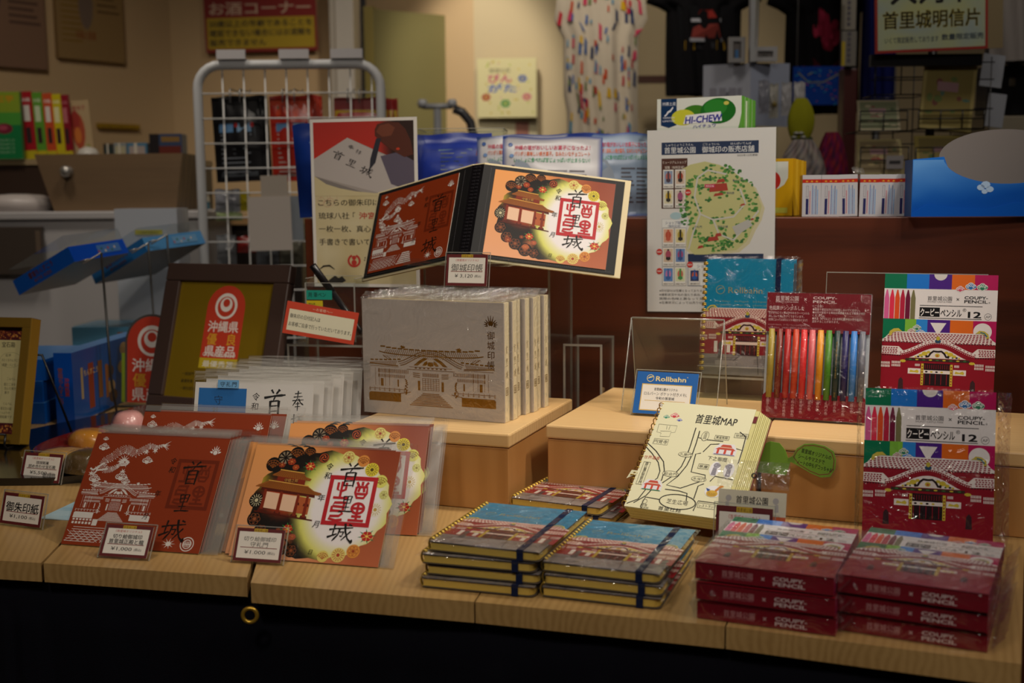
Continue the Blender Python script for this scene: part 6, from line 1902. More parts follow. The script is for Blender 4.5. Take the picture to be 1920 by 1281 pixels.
for i, t in enumerate(('一般部門', '最優秀賞（菓子の部）', '一般社団法人')): a.text(t, 30, 37-i*12, 6, '#3a3010', .01)
b = Body(); b.box(fr_w-.001, qw-fr_w+.001, .006, .010, fr_w-.001, qh-fr_w+.001, '#8f7416', 0); b.build('gold_plate', PLATE, pq)
b = Body(); b.art(a, (fr_w, .006, fr_w), (1, 0, 0), (0, 0, 1), base=.0002); b.build('emblem', PAPER, pq)
# second, arched emblem sign behind it
p = ony(240, 790, 1.985)
a = Art(); a.lay(2); logo(a, 0, 0, 92); 
es_ = thing('emblem_sign', 'arched red sign with a white circle emblem, half hidden by the plaque', 'sign', (p.x, p.y, .0103), -10, 6)
ah = .092*1.62
arch_ = lambda m: [(-m, -0), (.092+m, 0), (.092+m, ah-.046)] + [(.046+(.046+m)*math.cos(PI*k/24), ah-.046+(.046+m)*math.sin(PI*k/24)) for k in range(1, 24)] + [(-m, ah-.046)]
b = Body(); b.prism(arch_(.004), .0006, .0026, '#4a4440', 0); b.box(-.012, .05, .003, .004, 0, .085, '#8aa028', 0); b.build('board', PAPER, es_)
b = Body(); b.art(a, (0, .0006, 0), (1, 0, 0), (0, 0, 1)); b.build('print', PAPER, es_)

# ================================================================== GOODS ON THE SHELF UNIT
UT = PTOP
def up_plain(name, label, cat, px, y, zb, w, h, d, yaw, cols, parts=None, group=None, lean=0, spin=0, mat=None, art=None, bev=.0008):
    """a box-like packet whose left front bottom corner stands at pixel column px, depth y"""
    p = ony(px, 380, y)
    t = thing(name, label, cat, (p.x, y, zb), yaw, lean, group, spin)
    b = Body(); b.box(0, w, 0, d, 0, h, cols[0], 0, cols=cols[1] if len(cols) > 1 else None)
    if art: b.art(art, (0, 0, 0), (1, 0, 0), (0, 0, 1))
    b.build('box', mat or GLOSS, t)
    return t
# sweets cartons with a green fruit
a = Art(); a.lay(1); a.rect(0, 0, 126, 178, '#5d9a3c'); a.lay(2)
a.poly([(0, 60)] + [(0, 178), (126, 178), (126, 152)] + [(126-14*k/6, 152-24*(k/6)**.5-4*k) for k in range(1, 7)] + [(60, 96)], '#d8dcd4')
a.lay(3); a.rect(6, 138, 24, 40, '#16345c'); a.poly([(6, 138), (18, 134), (30, 138)], '#16345c'); a.lay(4)
a.text('沖縄土産', 18, 168, 6, '#d8dce4', .01, 'c', fit=21); a.text('OKINAWA', 18, 148, 4, '#d8dce4', .01, 'c', fit=18); a.text('LIMITED', 18, 143, 4, '#d8dce4', .01, 'c', fit=18)
a.poly([(11, 153), (14, 155), (16, 159), (20, 161), (24, 166), (25, 164), (21, 158), (18, 157), (15, 153), (12, 151)], '#d8dce4')
a.lay(3)
a.ell(58, 154, 20, 13, '#3f7a24', 24); a.ell(40, 149, 18, 12, '#c8c83a', 24); a.lay(4); a.ell(92, 157, 26, 19, '#1f6a24', 30); a.lay(5); a.ell(88, 162, 17, 12, '#2f8230', 24); a.ell(104, 168, 4, 3, '#c8c05a', 10)
a.lay(6); a.poly([(40, 139), (98, 142), (96, 156), (44, 152)], '#e4e4ea'); a.lay(7); a.text('HI-CHEW', 70, 141, 14, '#2a2f96', .05, 'c', fit=54, shear=.15, rotd=3); a.lay(6); a.text('ハイチュウ', 72, 133, 6, '#2a2f96', .03, 'c', fit=34, rotd=3)
def behind(px, y, yaw, k):
    p = ony(px, 380, y); a_ = R(yaw)
    return (p.x - math.sin(a_)*k, p.y + math.cos(a_)*k, UT+.0004)
for i in range(4):
    t = thing('sweets_carton', ('white and green sweets carton with a green fruit, above the shop map', 'second green-edged sweets carton behind the fruit one', 'third green-edged sweets carton from the front', 'hindmost green-edged sweets carton')[i], 'box', behind(1231, 1.80, -27, .0195*i), -27, 0, 'green and white sweets cartons')
    b = Body(); b.box(0, .131, 0, .018, 0, .176-.0008*i, '#4f9a34', 0, cols={'-y': '#d4d8d0', '+x': '#5da33c'})
    if i == 1: b.box(.131, .1313, .004, .010, .02, .17, '#d4dccc')
    if i == 0: b.art(a, (0, 0, 0), (.131/.126, 0, 0), (0, 0, .99))
    b.build('box', GLOSS, t)
# yellow cartons
a = Art(); a.lay(1); a.rect(0, 0, 80, 84, '#c79a12'); a.lay(2); a.poly([(0, 40), (0, 80), (72, 80), (72, 56), (66, 46), (56, 40)], '#cdd2cc'); a.lay(3); a.ell(46, 52, 14, 14, '#b8261e', 20); a.rect(50, 4, 22, 8, '#b8b84a')
for i in range(5):
    t = thing('yellow_carton', ('yellow carton with a red dot, right of the shop map', 'second yellow carton behind the red-dot one', 'third yellow carton of the row', 'fourth yellow carton of the row', 'hindmost yellow carton, next to the small white boxes')[i], 'box', behind(1396, 1.755, -28, .0158*i), -28, 0, 'yellow cartons on the shelf unit')
    b = Body(); b.box(0, .072, 0, .0148, 0, .0835-.0006*i, '#c79a12', 0, cols={'+x': ('#c89a14', '#d8ac2a')[i % 2]})
    if i == 0: b.art(a, (0, 0, 0), (.9, 0, 0), (0, 0, .99))
    b.build('box', GLOSS, t)
# small white boxes
for i, px in enumerate((1504, 1539, 1573, 1611, 1646, 1680)):
    a = Art(); w_ = 25.5
    a.lay(1); a.rect(0, 0, w_, 58, '#b4b4ba'); a.lay(2); a.rect(0, 47, w_, 5, '#b02a1a'); a.lay(3); a.text('★ ★ ★', w_/2, 48, 3, '#d8a43a', .02, 'c', fit=18)
    a.lay(2); a.rect(5, 3, 3.6, 22, '#26285a'); a.frame(5.2, 27, 3.2, 16, .4, '#6a6070'); a.line([(10.5, 4), (10.5, 36)], .9, '#b8586a')
    for k in range(4): a.line([(14+k*2.3, 3), (14+k*2.3, 44-(k*5) % 9)], .9, ('#3a6ab0', '#6aa0d0', '#2f5a98', '#4a90cc')[k])
    lab = ('leftmost small white box beside the yellow cartons', 'second small white box, blue top', 'third small white box, tilted beside the gap', 'small white box just right of the crumpled wrap gap', 'fifth small white box, blue top', 'last small white box, against the blue display carton')[i]
    t = up_plain('small_box', lab, 'box', px, 1.650-.004*i, UT+.0004, .0255, .058-.0006*(i % 3), .060, -10, ('#b4b4ba', {'+z': ('#a8432a', '#1f3a6a', '#a8502a', '#b8622a', '#1f3a6a', '#a8362a')[i], '-x': ('#8a3a2a', '#2a5a3a', '#b88a2a')[i % 3]}), None, 'small white boxes with a red band', art=a, spin=(0, .4, -1.2, .6, .8, 0)[i])
c_ = crumple(0, .016, 0, .03, 0, .010, 5, 6, .003)
p = ony(1598, 336, 1.66); 
cw = c_.build('wrap_scrap', CRINKLE, None, loc=(p.x, 1.655, UT+.0590), rot=(0, 0, R(-10))); tag(cw, 'crumpled clear wrap on top of the small white boxes', 'wrap')
# blue display carton with the oval cut-out
dc = thing('display_carton', 'blue sky-patterned cardboard display carton with a grey oval back flap', 'carton', (ony(1709, 380, 1.575).x, 1.575, UT+.0004), -9)
W_ = .205
def ov(t): return (.122+.083*math.cos(t), .0795+.0365*math.sin(t))
P = [(0, 0), (W_, 0), (W_, .078)]
P += [ov(t) for t in [-.02-k*(PI-.4)/20 for k in range(21)] if ov(t)[0] < W_-.001]
P += [(.040, .0795), (0, .0765)]
b = Body()
n0 = len(b.f)
b.prism(P, 0, .0006, '#1f6cc8', 0)
a = Art(); a.lay(1)
def sky(u, v): return mix(hx('0a4fae'), hx('5f9ade'), max(0, v*1.25-.15-u*.45+.12*noise.noise(Vector((u*5, v*4, 2)))))
a.lay(2)
b.build('front', GLOSS, dc)
sk = Body(); sk.grid(lambda u, v: (.0005+.0395*u, -.0002, .001+.0745*v), 10, 14, '#fff', 0, False, lambda u, v: sky(u*.25, v))
def fx_(u, v):
    x = .040+(W_-.0405)*u; t_ = max(-1, min(1, (x-.122)/.083)); top = .0795-.0365*math.sqrt(max(0, 1-t_*t_))
    return (x, -.0002, .001+(top-.0016)*v)
sk.grid(fx_, 24, 10, '#fff', 0, False, lambda u, v: sky(.25+u*.75, v*(fx_(u, 1)[2]/.076)))
for (x, z, r) in ((.088, .0385, .005), (.094, .042, .006), (.0995, .036, .005), (.093, .033, .004)): sk.face([(x+r*math.cos(k*.7), -.0004, z+r*.8*math.sin(k*.7)) for k in range(9)], '#a9c4e4')
sk.build('sky_print', GLOSS, dc)
b = Body(); b.prism([(0, .004), (.02, .0165), (.06, .012), (.10, .0105), (.13, .018), (.165, .020), (W_, .014), (W_, 0), (0, 0)], -.0012, -.0005, '#0a52b4', 0); b.build('front_lip', GLOSS, dc)
b = Body(); P2 = [(.040, 0), (.204, 0)] + [(.122+.083*math.cos(t), .0795+.0365*math.sin(t)) for t in [k*PI/24 for k in range(25)]]
b.prism(P2, .0300, .0306, '#76706e', 0); b.build('back_flap', PAPER, dc)
b = Body(); b.box(0, .0006, .0007, .06, 0, .0765, '#2a5aa0'); b.box(W_-.0006, W_, .0007, .06, 0, .078, '#2a5aa0'); b.box(0, W_, .0602, .0608, 0, .07, '#8a8380'); b.build('sides', PAPER, dc)

# pouches
def pouch(name, label, cat, loc, yaw, w, h, t_, col, art=None, aw=1, ah=1, group=None, lean=0, spin=0, edge=None, seed=0, mat=None, label_part=False):
    o = thing(name, label, cat, loc, yaw, lean, group, spin)
    b = Body()
    def fn(sg):
        def f(u, v):
            k = (math.sin(PI*min(1, max(0, u)))**.6)*(math.sin(PI*min(1, max(0, (v-.06)/.84))) if .06 < v < .90 else 0)
            q = .0022*noise.noise(Vector((u*4+seed, v*5, sg*3)))*(1 if 0 < u < 1 else 0)
            return (w*u, sg*(t_/2*k+.0006) + q, h*v + .0015*math.sin(u*9+seed)*(1 if v > .95 else 0))
        return f
    f1, f2 = fn(-1), fn(1)
    def cf(u, v):
        if edge and (u < .03 or u > .95 or v > .955 or v < .03): return lin(edge)
        return lin(col)
    b.grid(f1, 18, 22, col, 0, True, cf if edge else None)
    b.grid(lambda u, v: f2(1-u, v), 18, 22, col, 0, True, cf if edge else None)
    b.build('pouch', mat or GLOSS, o)
    if art:
        # print follows the bulge
        e = Body()
        for (x, y, L) in art.v:
            u, v = x/aw, y/ah
            p_ = f1(u, v); e.v.append((p_[0], p_[1]-.0006-.0001*L, p_[2]))
        for fc, c_, m_ in zip(art.f, art.c, art.m): e.f.append(fc); e.c.append(c_); e.m.append(0); e.sm.append(False)
        e.build('print', mat or GLOSS, o)
    return o
# snack pouches with white backs
a = Art(); a.lay(1)
for k, (t_, q) in enumerate((('沖縄の塩がおいしいお菓子になったよ！', '#b02a4a'), ('パリポリ美味しい焼き菓子。なみたいなチョコレート', '#c05a24'), ('いっしょに食べれば甘じょっぱいが止まらない！', '#2f8a5a'))): a.text(t_, 50, 84-k*8, 6.5, q, .02, 'c', fit=76)
for k in range(9):
    for j in range(2): a.rect(46+j*22, 56-k*5, 20-((k*7+j*5) % 9), 1.6, '#55525a')
for k in range(3): a.ell(8+k*1.5, 90-k*14, 2.4, 2.4, ('#3a5a98', '#6a8ab8', '#2a3a6a')[k], 9)
a.poly([(10, 40), (14, 72), (26, 66), (34, 54), (40, 34), (26, 28)], '#8f9aa8')
PG = 'silvery white snack pouches'
pouch('snack_pouch', 'silver-white snack pouch with red and green print, above the binder', 'snack bag', (ony(940, 380, 1.86).x, 1.86, UT+.0004), -6, .158, .1260, .028, '#b9b9bd', a, 100, 100, PG, 5, 1.0, '#23408a', 1)
pouch('snack_pouch', 'silver-white snack pouch half hidden at the left of the front one', 'snack bag', (ony(896, 380, 1.93).x, 1.915, UT+.0004), -8, .150, .1300, .024, '#b9b9bd', a, 100, 100, PG, 6, -1.0, '#23408a', 4)
pouch('snack_pouch', 'bluish silver snack pouch at the right, touching the shop map', 'snack bag', (ony(1105, 380, 1.845).x, 1.860, UT+.0004), -4, .110, .1300, .024, '#7d8fa6', a, 100, 100, PG, 5, 0.5, '#23408a', 9)
pouch('snack_pouch', 'blue snack pouch behind the silver ones, only its top edge showing', 'snack bag', (ony(1045, 380, 1.98).x, 1.98, UT+.0004), -4, .135, .1360, .024, '#2a3f8f', None, 100, 100, PG, 4, 0, None, 11)
a2 = Art(); a2.lay(1); a2.rect(30, 8, 44, 72, '#7f9cb8'); a2.lay(2)
for k in range(12): a2.rect(33, 74-k*5.2, 34-(k*5) % 11, 1.4, '#2a3a5a')
a2.lay(1)
for k in range(9): a2.poly([(80+(k % 2)*8, 78-k*8), (88+(k % 2)*8, 80-k*8), (90+(k % 2)*6, 72-k*8), (79+(k % 2)*8, 71-k*8)], ('#7a2a3a', '#d8d0d4', '#c83a34', '#5a2a2a', '#c05a8a')[k % 5])
BG = 'blue snack pouches'
pouch('blue_pouch', 'bright blue snack pouch in the clear bin behind the binder', 'snack bag', (ony(783, 380, 1.97).x, 1.965, UT+.0035), -3, .128, .1330, .030, '#0c2f9c', a2, 100, 100, BG, 5, -1, None, 3)
pouch('blue_pouch', 'dark blue snack pouch showing at the left edge of the brush poster', 'snack bag', (ony(566, 380, 1.90).x, 1.88, UT+.0004), -6, .090, .1480, .030, '#12307c', a2, 100, 100, BG, 3, -4, None, 6)
bn = thing('acrylic_bin', 'clear acrylic bin around the bright blue pouch', 'bin', (ony(786, 380, 1.935).x, 1.930, UT+.0004), -3)
b = Body(); W_, D_, H_, th = .142, .10, .142, .0025
b.box(0, W_, 0, D_, 0, th, '#fff'); b.box(0, W_, 0, th, th, H_, '#fff'); b.box(0, W_, D_-th, D_, th, H_, '#fff'); b.box(0, th, th, D_-th, th, H_, '#fff'); b.box(W_-th, W_, th, D_-th, th, H_, '#fff'); b.build('bin', ACRYL, bn)
b = Body(); b.box(0, W_, 0, th, H_, H_+.001, '#fff'); b.box(0, W_, D_-th, D_, H_, H_+.001, '#fff'); b.box(0, th, th, D_-th, H_, H_+.001, '#fff'); b.box(W_-th, W_, th, D_-th, H_, H_+.001, '#fff'); b.build('polished_edge', ACEDGE, bn)

# ================================================================== LEFT BACKGROUND
# blue confectionery boxes
def cookie_art(w, h):
    c = Art(); c.lay(1)
    rr = random.Random(3)
    for k in range(9): c.ell(rr.uniform(.35, .95)*w, rr.uniform(.15, .9)*h, w*.06, h*.1, rr.choice(('#6a4226', '#8a5a2c', '#4a3020', '#a88a5a')), 12)
    c.lay(2); c.rect(w*.20, h*.12, w*.07, h*.66, '#8a3a22'); c.rect(w*.10, h*.3, w*.03, h*.45, '#a8946a'); c.rect(w*.33, h*.22, w*.06, h*.55, '#7a4a28'); c.rect(w*.43, h*.18, w*.04, h*.5, '#8a5224')
    c.lay(3); c.text('ちんすこう', w*.235, h*.62, h*.1, '#d8b878', .02, 'c')
    return c
ub = thing('confectionery_box', 'tall bright blue sweets box standing on edge behind the framed notice', 'box', (-.7360, 1.848, .0005), -4)
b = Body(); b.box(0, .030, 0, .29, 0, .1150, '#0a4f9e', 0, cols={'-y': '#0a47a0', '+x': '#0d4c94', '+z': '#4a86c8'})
b.art(cookie_art(290, 115), (.030, 0, 0), (0, 1, 0), (0, 0, 1))
a = Art(); a.lay(1); a.vtext('雪塩ちんすこう', 10, 90, 9, '#8a4a28', .02, .95); a.vtext('沖縄銘菓', 20, 74, 8, '#a83a24', .02, .95); b.art(a, (0, 0, 0), (1, 0, 0), (0, 0, 1))
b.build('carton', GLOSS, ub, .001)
a = Art(); a.lay(1); a.text('雪塩', 66, 12, 12, '#8a4a28', .02); a.text('ちんすこう', 66, 5, 5, '#8a4a28', .02)
for i in range(3):
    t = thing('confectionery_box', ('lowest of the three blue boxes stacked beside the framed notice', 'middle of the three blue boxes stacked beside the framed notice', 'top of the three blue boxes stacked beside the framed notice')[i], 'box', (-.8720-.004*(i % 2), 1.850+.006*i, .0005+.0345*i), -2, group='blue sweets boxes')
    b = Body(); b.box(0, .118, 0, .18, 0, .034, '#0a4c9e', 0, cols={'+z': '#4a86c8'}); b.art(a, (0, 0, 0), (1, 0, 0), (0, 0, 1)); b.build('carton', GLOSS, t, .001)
for i in range(3):
    t = thing('lidded_box', ('pale blue clear-lidded box at the bottom, behind the tall blue box', 'pale blue clear-lidded box on top, behind the tall blue box', 'small pale blue box between the wire stands and the plaque')[i], 'box', ((-.8900, -.8800, -.7100)[i], (2.30, 2.31, 2.30)[i], (.0005, .056, .0005)[i]), -3, group='pale blue lidded boxes')
    w_ = (.165, .155, .10)[i]; h_ = (.055, .050, .078)[i]
    b = Body(); b.box(0, w_, 0, .13, 0, h_, '#4f86a8', 0); b.box(w_*.6, w_*.75, -.0005, 0, h_*.55, h_*.8, '#8a5a2a'); b.build('carton', GLOSS, t, .001)
    b = Body(); b.box(.003, w_-.003, .003, .127, h_, h_+.004, '#fff'); b.build('clear_lid', ACRYL, t)
# tilted blue trays on wire stands
def tilted(label, A, e1, e2, e3, col, col2, txt):
    t = thing('sample_box', label, 'box', tuple(A), group='tilted blue sample boxes')
    b = Body()
    v = [Vector((0, 0, 0)), e1, e1+e3, e3]; v2 = [p+e2 for p in v]
    b.idx(v+v2, [(0, 3, 2, 1), (0, 1, 5, 4)[::-1], (3, 0, 4, 7)[::-1], (1, 2, 6, 5)[::-1], (2, 3, 7, 6)[::-1]], col)
    b.c[-5] = '#6a645e'; b.c[-3] = col2
    a = Art(); a.lay(1)
    l1, l3, l2 = e1.length, e3.length, e2.length
    a.text('雪塩ちんすこう', l1*480, l2*520, l2*420, '#6a3420', .02, 'c', fit=l1*420); a.text('BITE SIZE', l1*480, l2*180, l2*260, '#7a4a3a', .02, 'c', fit=l1*300)
    ux = -e1.normalized(); uy = e2.normalized()
    b.art(a, e1, ux, uy, base=.0008)
    a = Art(); a.lay(1); a.rect(l3*460, l2*250, l3*420, l2*560, txt)
    for k in range(6): a.ell(l3*(480+60*k), l2*(400+160*(k % 2)), l2*90, l2*90, ('#a84a4a', '#3a6a4a', '#c8c0b4')[k % 3], 7)
    b.art(a, Vector((0, 0, 0)), e3.normalized(), uy, base=.0008)
    b.build('carton', GLOSS, t)
    lid = Body(); k = e2*.75
    w0 = [p+e2 for p in v]; w1 = [p+k+(v[0]+v[2])/2*.0 for p in w0]
    lid.idx(w0+w1, [(4, 5, 6, 7), (0, 1, 5, 4), (1, 2, 6, 5), (2, 3, 7, 6), (3, 0, 4, 7)], '#fff'); lid.build('clear_lid', ACRYL, t)
    return t
def tri(a, y, p1, d1, p2, d2, p3, d3):
    A = ony(*a, y); return A, ony(*p1, y+d1)-A, ony(*p2, y+d2)-A, ony(*p3, y+d3)-A
tilted('bright blue sample box tilted on a wire stand, at the far left', *tri((140, 491), 2.05, (36, 554), .07, (127, 463), .005, (242, 474), .14), '#0d55b0', '#0a4cc0', '#4a78b8')
tilted('lighter blue sample box tilted on wire stands, beside the grid rack', *tri((277, 471), 2.24, (179, 533), .07, (266, 446), .005, (386, 456), .15), '#2a72b4', '#4f8ec4', '#6a9ac4')
def wire_stand(label, pts, arm):
    p0 = pts[0]
    t = thing('wire_stand', label, 'stand', (p0.x, p0.y, .0004), group='black wire display stands')
    for k, p in enumerate(pts):
        q = Vector((p.x-p0.x, p.y-p0.y, 0))
        b = Body(); b.tube([q+Vector((.012, 0, .002)), q+Vector((.006, 0, .05)), q+Vector((0, 0, p.z-.0004))], .0021, '#23211f', 0, 7); b.build('post', PAINT, t)
        b = Body(); z = p.z-.0004
        b.tube([q+Vector((0, 0, z)), q+Vector((-.030, -.004, z-.018)), q+Vector((-.034, -.006, z-.014)), q+Vector((-.020, -.002, z-.010))], .0016, '#a8a49c', 0, 6); b.build('prong', FOIL, t)
    b = Body(); q = Vector((pts[-1].x-p0.x, pts[-1].y-p0.y, 0))
    b.tube([(-.012, -.02, .002), (.06+q.x, -.02, .002), (.06+q.x, .06+q.y, .002), (-.012, .06+q.y, .002)], .0020, '#23211f', 0, 6, True); b.build('base', PAINT, t)
wire_stand('thin black wire stand under the bright blue tilted box', [ony(190, 474, 1.93)], 0)
wire_stand('black wire stand with two posts under the lighter blue tilted box', [ony(278, 456, 2.17), ony(313, 440, 2.24)], 0)

# white fixture, crate and packets
fx0, fx1 = ony(-150, 395, 2.78).x, ony(382, 395, 2.78).x
fz = ony(200, 396, 2.78).z
fxt = thing('white_cabinet', 'white laminate cabinet under the wooden crate', 'cabinet', (fx0, 2.78, FZ), 0)
b = Body(); b.box(0, fx1-fx0, 0, .27, 0, fz-FZ-.02, '#b4b0ac'); b.build('body', WHITEP, fxt, .004)
b = Body(); b.box(-.01, fx1-fx0+.01, -.012, .275, fz-FZ-.02, fz-FZ, '#c4c0bc'); b.build('top', WHITEP, fxt, .004)
p = ony(82, 425, 2.765); p2 = ony(-60, 515, 2.765)
b = Body(); b.box(p2.x, p.x, 2.752, 2.766, p2.z, p.z, '#4a4038'); b.box(p.x-.016, p.x-.004, 2.7505, 2.752, p2.z+.05, p.z-.01, '#6a5a4c'); o = b.build('sign_board', PAINT, None, .002); tag(o, 'dark brown board on the white cabinet at the far left', 'board')
wbx = thing('white_box', 'tall white box with a yellow label behind the tilted blue boxes', 'box', (ony(214, 400, 2.50).x, 2.50, .0004), 3)
H_ = ony(270, 392, 2.50).z
b = Body(); b.box(0, .132, 0, .11, 0, H_, '#b6bcc6'); b.box(.006, .126, .006, .104, H_, H_+.0005, '#8a9098'); b.build('box', PAINT, wbx, .003)
a = Art(); a.lay(1); a.rect(0, 0, 58, 10, '#c0b81e'); a.lay(2); a.text('1,080円(税込)', 29, 2.5, 6, '#5a5410', .01, 'c', fit=40); b = Body(); b.box(.042, .100, -.0008, -.0002, H_-.055, H_-.045, '#c0b81e'); b.art(a, (.042, -.0008, H_-.055), (1, 0, 0), (0, 0, 1)); b.build('label', PAPER, wbx)
hb = thing('white_bin', 'low white round-topped bin on the white cabinet, left of the crate', 'bin', (ony(34, 400, 2.86).x, 2.87, fz+.0004), 0)
b = Body(); zc = ony(40, 364, 2.86).z-fz
b.lathe([(0, 0), (.080, 0), (.084, zc*.4), (.078, zc*.72), (.055, zc*.93), (.02, zc), (0, zc)], '#bdb4b0', 0, 36); b.build('bin', PAINT, hb)
# tapered wooden crate
c0_, c1_, c2_, c3_ = ony(64, 290, 2.80), ony(342, 287, 2.80), ony(330, 394, 2.80), ony(102, 396, 2.80)
cr = thing('wooden_crate', 'grey-brown tapered wooden crate with a round knob', 'crate', (c3_.x, 2.80, fz+.0004), 0)
hh_ = c0_.z-fz
w1 = c1_.x-c0_.x; w2 = c2_.x-c3_.x; dx_ = c0_.x-c3_.x
def crate_face(y, t_):
    b = Body(); b.prism([(0, 0), (w2, 0), (w1+dx_, hh_), (dx_, hh_)], y, y+t_, '#fff', 0); return b
crate_face(0, .012).build('front_board', GREYW, cr, .001); crate_face(.20, .012).build('back_board', GREYW, cr, .001)
for (xa, xb, s_) in ((0, dx_, 1), (w2, w1+dx_, -1)):
    b = Body(); b.idx([(xa, .012, 0), (xa, .20, 0), (xb, .20, hh_), (xb, .012, hh_), (xa+s_*.012, .012, 0), (xa+s_*.012, .20, 0), (xb+s_*.012, .20, hh_), (xb+s_*.012, .012, hh_)], [(0, 1, 2, 3), (7, 6, 5, 4), (0, 3, 7, 4), (1, 5, 6, 2), (3, 2, 6, 7), (0, 4, 5, 1)], '#fff'); b.build('side_board', GREYW, cr)
b = Body(); b.box(0, w2, .012, .2, 0, .01, '#fff'); b.build('bottom', GREYW, cr)
kx = ony(125, 322, 2.79); b = Body(); b.lathe([(0, 0), (.013, 0), (.012, .006), (.008, .010), (.013, .016), (.013, .022), (.006, .026), (0, .027)], '#b8b4ae', 0, 20); b.build('knob', FOIL, cr, loc=(kx.x-c3_.x, 0, kx.z-fz), rot=(PI/2, 0, 0))
# shelf behind the crate
SH = ony(200, 298, 3.10).z
sx0 = ony(-120, 300, 3.1).x; sx1 = ony(346, 300, 3.1).x
bs = thing('back_shelf', 'low dark cabinet behind the crate, carrying packets and tins', 'shelf', (sx0, 3.08, FZ), 0)
b = Body(); b.box(0, sx1-sx0, 0, .30, 0, SH-FZ-.015, '#3a2a20'); b.build('body', PAINT, bs)
b = Body(); b.box(0, sx1-sx0, -.005, .31, SH-FZ-.0145, SH-FZ, '#a08a68'); b.build('top', PAINT, bs)
def shelf_card(name, label, cat, px0, px1, pyt, y, col, art=None, d=.012, group=None, spin=0, mat=None, zb=None, aw=None, ah=None):
    z0 = SH+.0005 if zb is None else zb
    A_, B_ = ony(px0, 290, y), ony(px1, 290, y)
    h = ony((px0+px1)/2, pyt, y).z-z0
    t = thing(name, label, cat, (A_.x, y, z0), 0, 0, group, spin)
    w_ = B_.x-A_.x
    b = Body(); b.box(0, w_, 0, d, 0, h, col)
    if art:
        a2 = Art(); a2.add(art, 0, 0, w_*1000/aw, h*1000/ah); b.art(a2, (0, 0, 0), (1, 0, 0), (0, 0, 1))
    b.build('packet', mat or GLOSS, t, .001)
    return t
a = Art(); a.lay(1); a.rect(0, 0, 50, 150, '#1f7a44'); a.rect(0, 100, 50, 50, '#8aa030'); a.rect(0, 76, 50, 28, '#4f9a3c'); a.lay(2); a.text('紅芋', 25, 128, 16, '#c88a1e', .04, 'c'); a.ell(22, 68, 14, 12, '#7a2a3a', 14); a.lay(3); a.ell(20, 70, 8, 6, '#a8485a', 10)
a.lay(2)
for k in range(4): a.text('ちんすこう', 25, 40-k*9, 6, '#b8c8b0', .01, 'c', fit=24)
shelf_card('green_packet', 'green and yellow hanging snack packet at the far left edge', 'packet', -14, 43, 172, 3.06, '#1f7a44', a, .014, None, 0, None, SH-.02+.0205, 50, 150)
for i, (p0, p1, q, q2) in enumerate(((47, 70, '#a8202a', '#d8d0c8'), (69, 89, '#5f9a34', '#c8d4b0'), (89, 107, '#c8502c', '#e0d4cc'), (105, 124, '#c8b81e', '#e0dca8'), (122, 138, '#8a1c2c', '#b86a70'))):
    a = Art(); a.lay(1); a.rect(0, 0, 20, 110, q); a.lay(2); a.rect(5, 62, 10, 26, q2); a.rect(6, 26, 8, 26, '#3a2a2c'); a.rect(0, 0, 20, 14, '#c0b028'); a.text('沖縄', 10, 94, 7, q2, .02, 'c')
    shelf_card('stick_packet', 'slim %s stick packet, %s of five behind the crate' % (('red', 'green', 'orange', 'yellow', 'dark red')[i], ('leftmost', 'second', 'middle', 'fourth', 'rightmost')[i]), 'packet', p0, p1, 172+i*1.5, 3.10+.004*i, q, a, .010, 'slim stick packets behind the crate', -2.5, None, None, 20, 110)
a = Art(); a.lay(1); a.rect(0, 0, 50, 84, '#b39a72'); a.lay(2); a.ell(24, 40, 13, 26, '#a8482a', 14); a.ell(20, 56, 9, 14, '#9a2f24', 12); a.lay(3); a.ell(22, 34, 7, 12, '#c8702c', 12); a.text('島唐辛子', 25, 70, 8, '#9a3a34', .02, 'c', fit=34); a.ell(40, 14, 5, 6, '#8a8a34', 9)
shelf_card('picture_card', 'cream picture card with a red pepper, behind the crate', 'card', 131, 178, 190, 3.14, '#b39a72', a, .004, None, -4, PAPER, None, 50, 84)
b = Body()
for i, (p0, p1, yt, q, q2) in enumerate(((194, 214, 269, '#4a4238', '#2f3a3a'), (214, 238, 268, '#8a8f90', '#b0a888'), (239, 276, 268, '#4a7a98', '#a89a94'))):
    a = Art(); a.lay(1); a.rect(2, 2, 16, 14, q2); a.rect(7, 0, 3, 20, '#d0c8b8')
    shelf_card('small_tin', ('dark', 'grey', 'blue and pink')[i] + ' small tin on the shelf behind the crate', 'tin', p0, p1, yt, 3.09, q, a, .04, 'small tins behind the crate', 0, None, None, 20, 20)
a = Art(); a.lay(1); a.rect(0, 0, 60, 36, '#3a4a68'); a.rect(0, 0, 18, 36, '#2a2628'); a.lay(2); a.rect(18, 4, 40, 14, '#6a3028'); a.rect(22, 24, 34, 8, '#8a6a3a')
shelf_card('gift_box', 'dark blue and red gift box at the right end behind the crate', 'box', 281, 342, 251, 3.09, '#3a4a68', a, .05, None, 0, None, None, 60, 36)
b = Body(); b.lathe([(0, 0), (.028, 0), (.030, .01), (.022, .026), (.006, .032), (0, .033)], '#c8c4bc', 0, 20); p = ony(152, 285, 3.07)
o = b.build('glass_dish', PAINT, None, loc=(p.x, 3.12, SH+.0005)); tag(o, 'small pale dish on the shelf behind the crate, under the pepper card', 'dish')
